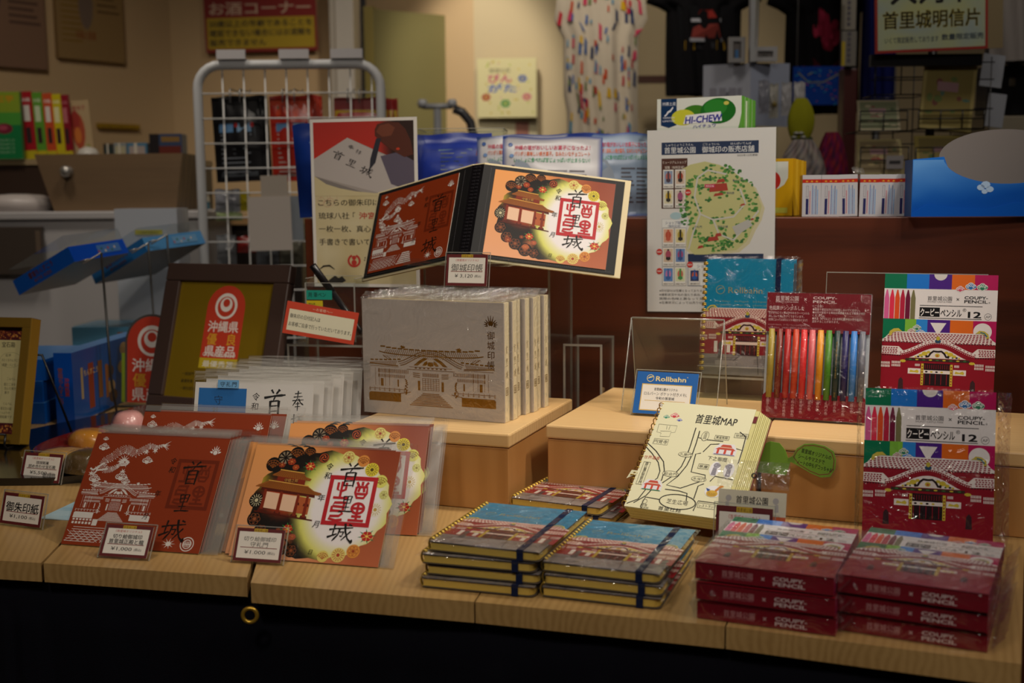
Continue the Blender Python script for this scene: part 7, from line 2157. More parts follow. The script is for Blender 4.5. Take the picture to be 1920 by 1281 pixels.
# jars right of the crate on a pale ledge
lz = ony(350, 408, 3.05).z
b = Body(); b.box(ony(350, 400, 3.08).x, ony(560, 400, 3.05).x, 3.08, 3.30, lz-.02, lz, '#b08a5c'); b.box(ony(352, 400, 3.08).x, ony(558, 400, 3.05).x, 3.09, 3.28, FZ, lz-.0203, '#241c18')
o = b.build('pale_ledge', PAINT); tag(o, 'pale wooden ledge right of the crate, behind the grid rack', 'shelf')
for i, px in enumerate((356, 371, 386)):
    p = ony(px, 400, 3.12); t = thing('glass_jar', ('left', 'middle', 'right')[i] + ' blue-labelled glass jar between the crate and the grid rack', 'jar', (p.x, 3.12, lz+.0004), group='jars beside the crate')
    b = Body(); b.lathe([(0, 0), (.011, 0), (.0115, .004), (.0115, .05), (.009, .055), (0, .0552)], '#c4bfae', 0, 18); b.build('jar', GLOSS, t)
    b = Body(); b.lathe([(.0118, .012), (.0118, .040)], '#4f86a0', 0, 18); b.f = b.f[:-2]; b.c = b.c[:-2]; b.m = b.m[:-2]; b.sm = b.sm[:-2]; b.build('label_band', GLOSS, t)
    b = Body(); b.lathe([(0, .0554), (.010, .0554), (.010, .063), (0, .0632)], '#d0ccc4', 0, 18); b.build('lid', PAINT, t)
p = ony(348, 352, 3.2); q = ony(376, 318, 3.2)
b = Body(); b.box(p.x, q.x, 3.19, 3.24, lz+.0004, q.z, '#5a2420'); o = b.build('red_box', GLOSS, None, .001); tag(o, 'dark red upright box right of the crate', 'box')

# posters on the left wall
def wall_pt(px, py):
    d = _ray(px, py); n = Vector((-lw.y, lw.x, 0)); o = Vector((cx, cy, 0))
    t = (o-Vector((0, 0, CAMZ))).dot(n)/d.dot(n)
    return Vector((0, 0, CAMZ))+d*t
def wall_board(name, label, px0, px1, pyb, top, col, art, aw, ah, cat='poster'):
    A_, B_ = wall_pt(px0, pyb[0]), wall_pt(px1, pyb[1])
    T_ = wall_pt(px0, top)
    d = B_-A_; yaw = math.degrees(math.atan2(d.y, d.x)); w_ = math.hypot(d.x, d.y); h = T_.z-A_.z
    nrm = Vector((d.y, -d.x, 0)).normalized()*.021
    t = thing(name, label, cat, (A_.x+nrm.x, A_.y+nrm.y, A_.z), yaw)
    b = Body(); b.box(0, w_, 0, .02, 0, h, col)
    a2 = Art(); a2.add(art, 0, 0, w_*1000/aw, h*1000/ah); b.art(a2, (0, 0, 0), (1, 0, 0), (0, 0, 1)); b.build('board', PAPER, t, .002)
a = Art(); a.lay(1); a.rect(0, 0, 120, 120, '#8a6a54'); a.lay(2); a.ell(30, 66, 22, 34, '#5a4650', 16)
for k in range(13): a.rect(62, 100-k*5.4, 50-(k*7) % 12, 2.2, '#5d4438')
wall_board('wall_poster', 'brown text board with a dark figure, leftmost on the left wall', -60, 84, (121, 131), -170, '#7a5c48', a, 120, 120)
a = Art(); a.lay(1); a.rect(0, 0, 120, 120, '#9a7c4e'); a.lay(2)
for k in range(8): a.rect(72, 100-k*7, 42-(k*7) % 12, 2.4, '#6a5030'); a.rect(8, 60-k*6, 36, 2, '#8a6a2c')
a.ell(52, 58, 13, 26, '#7d6a5c', 14); a.rect(8, 66, 28, 16, '#6a5230'); a.text('沖縄の黒糖', 50, 22, 10, '#8a4a24', .02, 'c', fit=36)
wall_board('wall_poster', 'ochre text board with a bottle shape, right one on the left wall', 104, 229, (109, 119), -110, '#8a6c42', a, 120, 120)
a = Art(); a.lay(1); a.rect(0, 0, 80, 10, '#a8841c'); a.lay(2); a.text('お子様の手の届かない所へ', 40, 2.5, 5, '#6a5010', .01, 'c', fit=70)
wall_board('wall_label', 'narrow yellow label strip on the left wall above the tins', 180, 256, (240, 242), 231, '#a8841c', a, 80, 10, 'label')

# red and yellow notice on the back wall
p0, p1 = ony(388, 100, 4.28), ony(597, 97, 4.28)
a = Art(); a.lay(1); a.rect(0, 0, 200, 150, '#8a1c14'); a.lay(2); a.rect(4, 6, 192, 54, '#b89a18'); a.lay(3)
a.text('お酒コーナー', 100, 67, 24, '#cfae94', .03, 'c', fit=180)
for k, t_ in enumerate(('20歳以上の年齢であることを', '確認できない場合にはお酒類を', '販売できません')): a.text(t_, 8, 45-k*16.5, 13, '#1a140c', .03, fit=(184, 182, 100)[k])
t = thing('notice_sign', 'red and yellow notice sign on the back wall above the grid rack', 'sign', (p0.x, 4.27, p0.z), 0, spin=-1)
w_ = p1.x-p0.x; a2 = Art(); a2.add(a, 0, 0, w_*1000/200)
b = Body(); b.box(0, w_, 0, .008, 0, w_*.75, '#8a1c14'); b.art(a2, (0, 0, 0), (1, 0, 0), (0, 0, 1)); b.build('board', PAPER, t)

# grid rack
GYR = 2.62
gl, gr_ = ony(376, 300, GYR), ony(713, 130, GYR)
gt = ony(540, 121, GYR).z
t = thing('grid_rack', 'white wire grid rack with a thick rounded tube frame', 'rack', (gl.x, GYR, FZ), 0)
GW = gr_.x-gl.x; GH = gt-FZ; cr_ = .052
b = Body()
arc = [(0, 0, 0.03), (0, 0, GH-cr_)] + [(cr_-cr_*math.cos(R(k)), 0, GH-cr_+cr_*math.sin(R(k))) for k in range(15, 91, 15)] + [(GW-cr_+cr_*math.sin(R(k)), 0, GH-cr_+cr_*math.cos(R(k))) for k in range(0, 91, 15)] + [(GW, 0, 0.03)]
b.tube(arc, .0105, '#cfd1d3', 0, 14); b.build('tube_frame', PAINT, t)
b = Body(); sp_ = .0488
for k in range(1, 9):
    x = .008+k*sp_*.965
    if x < GW-.01: b.tube([(x, .002, .35), (x, .002, GH-.008)], .0018, '#d0d0ce', 0, 6)
for k in range(26):
    z = GH-.062-k*.0545
    b.tube([(.006, -.002, z), (GW-.006, -.002, z)], .0018, '#d0d0ce', 0, 6)
b.build('grid_wires', PAINT, t)
for x in (0, GW):
    b = Body(); b.tube([(x, -.18, .012), (x, .18, .012)], .011, '#cfd1d3', 0, 10); b.tube([(x, 0, .012), (x, 0, .05)], .0105, '#cfd1d3', 0, 10); b.build('foot', PAINT, t)
for i, (x0, x1, yt) in enumerate(((409, 463, 110), (525, 581, 103), (621, 681, 98))):
    p = ony(x0, yt, GYR); q = ony(x1, yt, GYR)
    z1 = p.z
    b = Body(); b.box(0, q.x-p.x, -.016, -.0145, 0, .020, '#c9c6c8'); b.box(0, q.x-p.x, -.0145, .013, -.0000, .0015, '#c9c6c8'); 
    o = b.build('label_holder', PAPER, None, loc=(p.x, GYR, gt+.0112)); tag(o, ('left', 'middle', 'right')[i] + ' white label clipped on top of the grid rack', 'label', 'labels on the grid rack')
def hung(label, px, yt, w, h, col, band, i, art, spin=0, y=None, group='pouches hanging on the grid rack'):
    y = GYR+.03+.014*i if y is None else y
    p = ony(px, yt, y)
    return pouch('hanging_pouch', label, 'snack bag', (p.x, y, p.z-h), 0, w, h, .016, col, art, 100, 100, group, 0, spin, None, i+px*.01)
def backart(q1, q2, head):
    a = Art(); a.lay(1); a.rect(3, 72, 94, 24, head); a.rect(12, 6, 78, 58, q1); a.lay(2)
    for k in range(9): a.rect(16, 54-k*5.4, 66-(k*11) % 20, 1.6, q2)
    a.rect(14, 58, 30, 10, '#5f8ab8'); a.rect(52, 58, 30, 10, '#7aa0c4'); a.ell(50, 66, 4, 3, '#b02a2a', 8); a.ell(84, 66, 4, 3, '#b02a2a', 8)
    return a
ba = backart('#4d5258', '#7d828a', '#121012'); oa = backart('#8d7a74', '#b8a49c', '#c63e18'); ra = Art(); ra.lay(1); ra.rect(2, 86, 96, 12, '#8a1a16'); ra.rect(2, 72, 96, 13, '#c8a41c'); ra.rect(2, 10, 96, 58, '#a8301c')
oa.lay(3)
for k in range(4): oa.ell(20+k*20, 82+3*(k % 2), 7, 8, '#c8401c', 12); 
oa.lay(4)
for k in range(4): oa.ell(20+k*20, 86+3*(k % 2), 2.4, 2, '#2a4a1c', 7)
for i in range(3): hung(('black pouch hanging foremost on the left of the grid rack', 'black pouch behind the foremost on the left of the grid rack', 'hindmost black pouch on the left of the grid rack')[i], 401+i*9, 182+i*.5, .105, .190-.004*i, '#151417', None, i, ba, -2)
for i in range(4): hung(('orange pouch with tomatoes, foremost in the middle of the grid rack', 'second orange pouch in the middle of the grid rack', 'third orange pouch in the middle of the grid rack', 'hindmost orange pouch in the middle of the grid rack')[i], 507+i*6, 180+i*.3, .098, .190, '#a8281a', None, i, oa, -1)
for i in range(4): hung(('red and yellow pouch hanging foremost at the right of the grid rack', 'second red and yellow pouch at the right of the grid rack', 'third red and yellow pouch at the right of the grid rack', 'hindmost red and yellow pouch, past the right tube of the rack')[i], 626+i*9, 184+i*.4, .112, .180, '#a0201a', None, i, ra, 0)
# hooks carrying the pouches
for i, px in enumerate((432, 450, 530, 552, 652, 674)):
    p = ony(px, 172, GYR); b = Body(); b.tube([(0, -.004, .004), (0, .004, .006), (0, .10, .006), (0, .104, .014)], .0016, '#8a8a8a', 0, 6)
    b.tube([(0, -.004, .004), (0, -.005, -.024)], .0016, '#8a8a8a', 0, 6)
    o = b.build('hook', FOIL, None, loc=(p.x, GYR, p.z)); tag(o, ('first', 'second', 'third', 'fourth', 'fifth', 'sixth')[i] + ' metal hook from the left on the grid rack', 'hook', 'hooks on the grid rack')
# small goods lower on the rack
for i, (x0, x1, y0, y1, q, n_, l_) in enumerate(((402, 448, 355, 398, '#8d8f98', 'white_packet', 'pale packet low on the left of the grid rack'), (449, 466, 358, 396, '#b8a81c', 'yellow_packet', 'small yellow packet low on the grid rack'), (404, 452, 398, 414, '#8a9a6a', 'green_box', 'flat pale green box low on the left of the grid rack'),
                                  (406, 440, 440, 500, '#6a6c70', 'metal_can', 'grey wrapped packet at the bottom left of the grid rack'), (444, 478, 443, 474, '#8a201c', 'red_packet', 'red-bordered packet at the bottom of the grid rack'), (480, 520, 445, 500, '#5f6268', 'foil_packet', 'silvery packet at the bottom of the grid rack'), (524, 566, 440, 500, '#6d6a5c', 'foil_packet', 'greyish packet with yellow at the bottom right of the grid rack'))):
    p = ony(x0, y1, GYR+.05); q_ = ony(x1, y0, GYR+.05)
    t = pouch(n_, l_, 'packet', (p.x, GYR+.06, p.z), 0, q_.x-p.x, q_.z-p.z, .02, q, None, 1, 1, None, 0, 0, None, i)
p = ony(398, 505, GYR+.03); q = ony(700, 505, GYR+.03)
b = Body(); b.box(p.x, q.x, GYR+.018, GYR+.16, p.z-.010, p.z-.004, '#9a9a98'); o = b.build('rack_shelf', ACRYL); tag(o, 'clear shelf hung on the lower part of the grid rack', 'shelf')
p = ony(398, 400, GYR+.03)
b = Body(); b.box(p.x, q.x-.2, GYR+.018, GYR+.14, p.z-.028, p.z-.024, '#9a9a98'); o = b.build('rack_shelf', ACRYL); tag(o, 'clear narrow shelf on the grid rack under the pale packet', 'shelf')
# paper tag clipped before the rack
A_ = ony(469, 471, 2.50); B_ = ony(546, 369, 2.50); C_ = ony(490, 330, 2.5); D_ = ony(541, 330, 2.5)
t = thing('paper_tag', 'two blank white paper cards clipped in front of the grid rack', 'tag', (A_.x, 2.50, A_.z), 0, spin=-1)
b = Body(); b.box(0, B_.x-A_.x, 0, .001, 0, B_.z-A_.z, '#b9b0a8'); b.build('large_card', PAPER, t)
b = Body(); b.box(C_.x-A_.x, D_.x-A_.x, .0012, .002, B_.z-A_.z-.04, C_.z-A_.z, '#a89e92'); b.build('small_card', PAPER, t)
b = Body(); b.box(B_.x-A_.x-.004, B_.x-A_.x+.024, .004, .010, .02, B_.z-A_.z, '#7d848c'); b.tube([(.06, .003, .09), (.06, .112, .10)], .002, '#8a8a8a', 0, 6); b.build('clip', PAINT, t)

# picture board on the wall of the recess and the small tap-like stand before the door
p0, p1 = ony(895, 219, 4.36), ony(1007, 216, 4.36); z1 = ony(950, 106, 4.36).z
t = thing('picture_board', 'cream picture board with coloured shisa-like round flowers, lit from above', 'picture', (p0.x, 4.42, p0.z), -4); t['label'] = 'square cream picture board with red, blue and green blooms on the wall'
w_ = (p1.x-p0.x); h_ = z1-p0.z
a = Art(); a.lay(1); a.rect(0, 0, 110, 110, '#cfc592'); a.lay(2)
for (x, y, s, q) in ((84, 72, 11, '#3a5aa0'), (16, 38, 11, '#a02a2a'), (52, 26, 12, '#3a8a4a'), (92, 38, 11, '#c0607a')): flower(a, x, y, s, q, None, '#c8b85a')
a.text('琉球の花', 42, 84, 9, '#3a342a', .01, 'c', fit=40); a.text('びん', 42, 66, 17, '#b8406a', .04, 'c', fit=44); a.text('がた', 46, 48, 17, '#2f5aa8', .04, 'c', fit=52)
rr = random.Random(8)
for k in range(40): a.ell(rr.uniform(6, 104), rr.uniform(6, 60) if k % 2 else rr.uniform(60, 104), 2, 2, rr.choice(('#c8b04a', '#b8a03a', '#c8a89a', '#a8b04a')), 6)
a2 = Art(); a2.add(a, 0, 0, w_*1000/110, h_*1000/110)
b = Body(); b.box(0, w_, 0, .03, 0, h_, '#b8ac7c'); b.art(a2, (0, 0, 0), (1, 0, 0), (0, 0, 1)); b.build('board', PAPER, t, .002)
p0 = ony(897, 262, 4.42); p1 = ony(1008, 222, 4.42)
b = Body(); b.box(p0.x, p1.x, 4.445, 4.45, p0.z, p1.z, '#b0a584'); b.box(p0.x+.14, p0.x+.19, 4.4445, 4.445, p0.z, p1.z-.01, '#8a5a4a'); o = b.build('wall_sheet', PAPER); tag(o, 'pale sheet with a small red square under the picture board', 'sheet')
tx = ony(805, 230, 3.6)
t = thing('tap_stand', 'grey metal fixture with two knobs and a dark hose, before the pale door', 'tap', (tx.x, 3.6, FZ), 0)
tz = ony(805, 192, 3.6).z-FZ
b = Body(); b.tube([(.025, 0, 0), (.025, 0, tz-.02)], .012, '#6a6c70', 0, 10); b.tube([(-.02, 0, tz-.012), (.07, 0, tz-.012)], .009, '#7a7c80', 0, 10); b.build('pipe', PAINT, t)
for x in (-.02, .07):
    b = Body(); b.lathe([(0, -.014), (.012, -.012), (.016, 0), (.012, .012), (0, .014)], '#8a8c90', 0, 14, o=(x, 0, tz-.004)); b.build('knob', PAINT, t)
b = Body(); b.tube([(.075, 0, tz-.02), (.10, 0, tz-.03), (.125, 0, tz-.06), (.135, 0, tz-.11), (.16, 0, tz-.14)], .014, '#26262a', 0, 9); b.build('hose', PAINT, t)

# ================================================================== RIGHT BACKGROUND
# clothes rail with a dress and shirts
RY = 3.45
def garment(name, label, cat, px0, px1, y, ztop, zbot, shape, col, art=None, aw=100, ah=100, mat=None, yaw=0):
    """cloth with soft vertical folds; shape(v) gives left and right edge 0..1 over the height"""
    A_, B_ = ony(px0, 200, y), ony(px1, 200, y); w_ = B_.x-A_.x; h = ztop-zbot
    t = thing(name, label, cat, (A_.x, y, zbot), yaw)
    def f(sg):
        def g(u, v):
            l, r = shape(v)
            x = (l+(r-l)*u)*w_
            k = math.sin(PI*u)**.5
            y_ = sg*(.012+.035*k) + .010*math.sin(u*17+v*2)*(1-v*.6) + .006*math.sin(u*31+v*5)
            return (x, y_*(.3+.7*min(1, (1-v)*6)), h*v)
        return g
    b = Body(); fa, fb = f(-1), f(1)
    b.grid(fa, 26, 26, col); b.grid(lambda u, v: fb(1-u, v), 26, 26, col)
    b.build('cloth', mat or CLOTHC, t)
    if art:
        e = Body()
        for (x, yy, L) in art.v:
            u, v = x/aw, yy/ah
            p_ = fa(u, v); e.v.append((p_[0], p_[1]-.002-.0003*L, p_[2]))
        for fc, c_, m_ in zip(art.f, art.c, art.m): e.f.append(fc); e.c.append(c_); e.m.append(0); e.sm.append(False)
        e.build('print', mat or CLOTHC, t)
    b = Body(); c_ = (shape(1)[0]+shape(1)[1])/2*w_
    b.tube([(c_-.13, 0, h-.05), (c_, 0, h-.005), (c_+.13, 0, h-.05)], .005, '#5a4a3a', 0, 7); b.tube([(c_, 0, h-.005), (c_, 0, h+.05), (c_+.012, 0, h+.07), (c_, 0, h+.085), (c_-.01, 0, h+.075)], .002, '#8a8a8a', 0, 6); b.build('hanger', PAINT, t)
    return t
rail_z = 1.40
b = Body(); x0 = ony(1105, 100, RY).x; x1 = ony(1660, 100, RY).x
b.tube([(x0, RY+.07, FZ+.01), (x0, RY+.07, rail_z), (x1, RY+.07, rail_z), (x1, RY+.07, FZ+.01)], .012, '#6a6a6c', 0, 10)
o = b.build('clothes_rail', PAINT); tag(o, 'tall metal clothes rail holding the dress and black shirts', 'rail')
a = Art(); a.lay(1); rr = random.Random(21)
for k in range(330):
    x, y = rr.uniform(4, 96), rr.uniform(4, 318); q = rr.choice(('#b02838', '#c8a01e', '#2a5a9a', '#26365a', '#3a86a8', '#b84a2a', '#6a7a4a', '#c03a5a'))
    s = rr.uniform(1.0, 2.4); e = rr.uniform(.6, 1.6)
    a.poly([(x-s, y-s*1.4*e), (x+s*.8, y-s*1.8*e), (x+s, y+s*1.2*e), (x-s*.5, y+s*2*e)], q)
def dress(v):
    if v > .86: return (-.02+.10*(v-.86)/.14, 1.02-.10*(v-.86)/.14)
    if v > .72: return (.10, .90)
    k = (.72-v)/.72
    return (.10-.03*k+.04*(1-k), .90+.06*k)
garment('dress', 'white dress with scattered red, blue and yellow motifs', 'dress', 1040, 1212, RY, 1.02, -.35, dress, '#c4b8a4', a, 100, 322)
def tee(v):
    if v > .80: return (0-.06*(1-(v-.80)/.2), 1+.06*(1-(v-.80)/.2))
    if v > .74: return (.06, .94)
    return (.14, .86)
a = Art(); a.lay(0); a.rect(18, 34, 64, 42, '#101013'); a.lay(1)
a.poly([(30, 48), (70, 48), (66, 60), (34, 60)], '#6a2a24'); a.rect(28, 45, 44, 3, '#8a8a90'); a.rect(22, 38, 13, 8, '#b08a14'); a.rect(64, 38, 13, 8, '#b08a14'); a.rect(30, 62, 40, 3, '#9a9aa0'); a.rect(37, 39, 25, 5, '#26262a'); a.poly([(36, 65), (64, 65), (58, 72), (42, 72)], '#8a2a24')
garment('tshirt', 'black T-shirt with a red, white and yellow print', 'shirt', 1222, 1412, RY+.05, .98, ony(1300, 176, RY).z, tee, '#0c0b0e', a)
a = Art(); a.lay(0); a.ell(50, 45, 42, 34, '#0f0d10', 28); a.lay(1); rr = random.Random(2)
for k in range(26):
    an = rr.uniform(0, 6.28); r_ = rr.uniform(0, 17); a.ell(50+r_*math.cos(an), 60+r_*.9*math.sin(an), rr.uniform(4, 7), rr.uniform(3, 6), rr.choice(('#7a1830', '#8a2038', '#6a1428', '#9a2a44')), 10)
a.poly([(30, 40), (50, 30), (70, 40), (62, 26), (50, 18), (38, 26)], '#4a1620'); a.poly([(18, 34), (34, 36), (30, 28)], '#5a1a24'); a.poly([(66, 36), (84, 36), (70, 28)], '#5a1a24'); a.rect(76, 31, 16, 1.6, '#6a6a6c')
garment('tshirt', 'black T-shirt with a big red rose print', 'shirt', 1446, 1632, RY+.02, .98, ony(1500, 212, RY).z, tee, '#0d0c0f', a)
garment('blue_shirt', 'dark blue garment hanging beside the postcard sign', 'shirt', 1616, 1672, 3.2, 1.05, ony(1640, 200, 3.2).z, lambda v: (.0, 1.0), '#141c5a')
# blue printed cloth below the rose shirt
p0, p1 = ony(1486, 197, 3.3), ony(1582, 124, 3.3)
a = Art(); a.lay(1); a.rect(0, 0, 100, 78, '#16409a'); a.lay(2); rr = random.Random(12)
for k in range(60):
    x, y = rr.uniform(2, 98), rr.uniform(2, 76); a.line([(x, y), (x+rr.uniform(-10, 10), y+rr.uniform(-5, 5))], 1.6, rr.choice(('#2f7ac8', '#3a9ab0', '#b04a5a', '#0c2a6a', '#1c5ab8', '#a8a04a')))
a.line([(10, 66), (30, 46), (60, 46), (90, 62)], 2.6, '#8a8a6a')
t = thing('printed_cloth', 'bright blue printed cloth hanging below the rose T-shirt', 'cloth', (p0.x, 3.3, p0.z), 0); w_ = p1.x-p0.x; h_ = p1.z-p0.z
a2 = Art(); a2.add(a, 0, 0, w_*1000/100, h_*1000/78); b = Body(); b.box(0, w_, 0, .004, 0, h_, '#16409a'); b.art(a2, (0, 0, 0), (1, 0, 0), (0, 0, 1)); b.build('cloth', CLOTHC, t)
for x in (.01, w_-.01):
    b = Body(); b.tube([(x, .002, h_-.004), (x, .002, rail_z-p0.z-.05), (x, RY-3.3, rail_z-p0.z+.014)], .0012, '#8a8a8a', 0, 5); b.build('cord', PAINT, t)
# stand with white cards
TZ = .30
t = thing('display_table', 'dark display table behind the shelf unit, carrying the white card stand', 'table', (.40, 2.70, FZ), 0)
b = Body(); b.box(0, .40, 0, .24, 1.07, 1.10, '#3a2a22'); b.build('top', PAINT, t)
for x in (.02, .35):
    for y in (.02, .19): b = Body(); b.box(x, x+.03, y, y+.03, 0, 1.07, '#2a201a'); b.build('leg', PAINT, t)
wy = 2.80
p = ony(1408, 300, wy)
t = thing('card_stand', 'white revolving stand with hanging white cards and packets', 'stand', (p.x, wy, TZ+.0005), 0)
zt = ony(1408, 0, wy).z-TZ
b = Body(); b.lathe([(0, 0), (.09, 0), (.09, .008), (.02, .014), (.011, .03), (.011, zt+.05), (0, zt+.05)], '#a8a8ac', 0, 18); b.build('pole', PAINT, t)
b = Body(); zc = ony(1408, 185, wy).z-TZ
zz0, zz1 = ony(1360, 190, wy).z-TZ, ony(1360, 121, wy).z-TZ
x0, x1, x2 = ony(1321, 150, wy).x-p.x, ony(1404, 150, wy).x-p.x, ony(1484, 150, wy).x-p.x
b.idx([(x0, .02, zz0-.06), (x1, -.02, zz0-.06), (x1, -.02, zz1), (x0, .02, zz1)], [(0, 1, 2, 3)], '#a9adba'); 
b.build('left_panel', PAPER, t).modifiers.new('s', 'SOLIDIFY').thickness = .004
b = Body(); b.idx([(x1, -.02, zz0-.06), (x2, .02, zz0-.06), (x2, .02, zz1+.003), (x1, -.02, zz1)], [(0, 1, 2, 3)], '#9ba3b8'); b.build('right_panel', PAPER, t).modifiers.new('s', 'SOLIDIFY').thickness = .004
b = Body()
for k in range(4): b.box(x0+.012+k*.022, x0+.028+k*.022, -.012+.012*(1-k/4)-.004, -.010+.012*(1-k/4)-.004, zz0-.02, zz0+.030, '#8a8a96'); 
b.build('small_cards', PAPER, t)
# top panels seen edge on
za, zb_ = ony(1400, 112, wy).z-TZ, ony(1400, -6, wy).z-TZ
b = Body(); b.box(ony(1400, 50, wy).x-p.x, ony(1409, 50, wy).x-p.x, -.045, -.040, za-.01, zb_+.05, '#a4a6a8'); b.build('top_panel', PAPER, t)
b = Body(); b.idx([(ony(1412, 50, wy).x-p.x, -.03, za+.03), (ony(1430, 50, wy).x-p.x, .05, za+.03), (ony(1432, 50, wy).x-p.x, .05, zb_), (ony(1414, 50, wy).x-p.x, -.03, zb_)], [(0, 1, 2, 3)], '#8a8672'); b.build('top_panel', PAPER, t).modifiers.new('s', 'SOLIDIFY').thickness = .004
for i, (xa, xb, ya, yb, q) in enumerate(((1366, 1398, 70, 118, '#8d8c8c'), (1412, 1458, 88, 116, '#a6a6a8'))):
    A_, B_ = ony(xa, yb, wy-.03), ony(xb, ya, wy-.03)
    o = thing('photo_stand', ('small white frame on the left top of the card stand', 'small white frame on the right top of the card stand')[i], 'frame', (A_.x, wy-.03, A_.z+.001), 0)
    b = Body(); w_, h_ = B_.x-A_.x, B_.z-A_.z; e = .010
    for (u0, u1, v0, v1) in ((0, w_, 0, e), (0, w_, h_-e, h_), (0, e, e, h_-e), (w_-e, w_, e, h_-e)): b.box(u0, u1, 0, .012, v0, v1, q)
    b.build('frame', PAINT, o); b = Body(); b.box(e, w_-e, .004, .006, e, h_-e, '#5f5a58'); b.box(w_*.4, w_*.6, .002, .004, e, h_*.5, '#3a6a9a' if i == 0 else '#4a4844'); b.build('picture', PAPER, o)
for i, (xa, xb, ya, yb) in enumerate(((1440, 1458, 158, 222), (1462, 1482, 156, 218), (1484, 1506, 155, 214), (1418, 1438, 152, 215))):
    A_, B_ = ony(xa, yb, wy-.07), ony(xb, ya, wy-.07)
    o = pouch('hanging_card', ('white hanging packet with a brown charm, right of the card stand', 'white hanging packet in the middle right of the card stand', 'rightmost white hanging packet on the card stand', 'grey hanging packet close to the card stand pole')[i], 'packet', (A_.x, wy-.08-.004*i, A_.z), 0, B_.x-A_.x, B_.z-A_.z, .008, ('#9a9890', '#a0a0a4', '#a8a8aa', '#7a7c88')[i], None, 1, 1, 'white packets on the card stand', 0, 0, None, i)
    if i == 0: b = Body(); b.lathe([(0, -.006), (.007, 0), (0, .010)], '#7a6a34', 0, 10, o=((B_.x-A_.x)/2, -.007, .03)); b.build('charm', GLOSS, o)
# yellow-green bag with a flower and patterned pouches
def sack(label, name, cat, pxc, pyt, pyb, wpx, y, col, seed, colfn=None):
    A_ = ony(pxc, pyb, y); T_ = ony(pxc, pyt, y); h = T_.z-A_.z; r = wpx/2*y/FPX
    t = thing(name, label, cat, (A_.x, y, A_.z), 0)
    b = Body()
    def f(u, v):
        a_ = 2*PI*u; k = (math.sin(PI*(.12+.80*v))**.7)*(1+.10*math.sin(a_*5+seed)*v); 
        return (r*k*math.cos(a_), r*.6*k*math.sin(a_), h*v)
    b.grid(f, 32, 14, col, 0, True, colfn); b.build('cloth', CLOTHC, t)
    return t, r, h
ys = 2.62
t, r, h = sack('yellow-green gathered cloth bag with a white flower', 'cloth_bag', 'bag', 1500, 184, 268, 50, ys, '#8f8f1c', 2)
b = Body()
for k in range(6): b.lathe([(0, -.003), (.008, 0), (0, .003)], '#b8b8b4', 0, 10, o=(.010*math.cos(k*PI/3)-.008, -r*.62, .012+.010*math.sin(k*PI/3)))
b.build('flower', PAPER, t)
b = Body(); b.tube([(-.02, -r*.6, .004), (.0, -r*.64, .0), (.022, -r*.6, .006)], .007, '#26361c', 0, 8); b.build('leaves', PAPER, t)
rr = random.Random(6)
pal = [lin(q) for q in ('#8a8078', '#6a6a70', '#9a8a8a', '#5a5050', '#a09a90')]
sack('patterned grey and white pouch below the yellow-green bag', 'patterned_pouch', 'bag', 1502, 262, 410, 88, 2.54, '#8a8078', 4, lambda u, v: pal[int((u*97+v*53)*7) % 5])
pal2 = [lin(q) for q in ('#7a1c34', '#5a1430', '#8a2a2c', '#3a1c3a', '#6a1a4a')]
sack('dark red and purple patterned pouch beside the grey one', 'patterned_pouch', 'bag', 1556, 248, 410, 62, 2.60, '#7a1c34', 1, lambda u, v: pal2[int((u*61+v*37)*6) % 5])
# dark post and narrow signs
p = ony(1578, 300, 3.0); q = ony(1604, 300, 3.0)
b = Body(); b.box(p.x, q.x, 3.0, 3.05, FZ, ony(1590, 128, 3.0).z, '#4a1f1c'); o = b.build('wooden_post', PAINT, None, .003); tag(o, 'dark red wooden post between the shirts and the postcard rack', 'post')
for i, (ya, yb, q1) in enumerate(((-20, 56, '#8a8478'), (58, 124, '#7a766e'))):
    A_, B_ = ony(1577, yb, 2.98), ony(1606, ya, 2.98)
    b = Body(); b.box(A_.x, B_.x, 2.978, 2.984, A_.z, B_.z, q1); b.box(A_.x, A_.x+.008, 2.9765, 2.978, A_.z, A_.z+.06, '#b8a01e' if i else '#6a6458')
    for k in range(6): b.box(A_.x+.014, A_.x+.022, 2.9765, 2.978, A_.z+.01+k*.013, A_.z+.018+k*.013, '#55505a')
    o = b.build('narrow_sign', PAPER); tag(o, ('upper narrow sign at the top of the red post', 'lower narrow sign with a yellow mark, over the red post')[i], 'sign', 'narrow signs by the post')

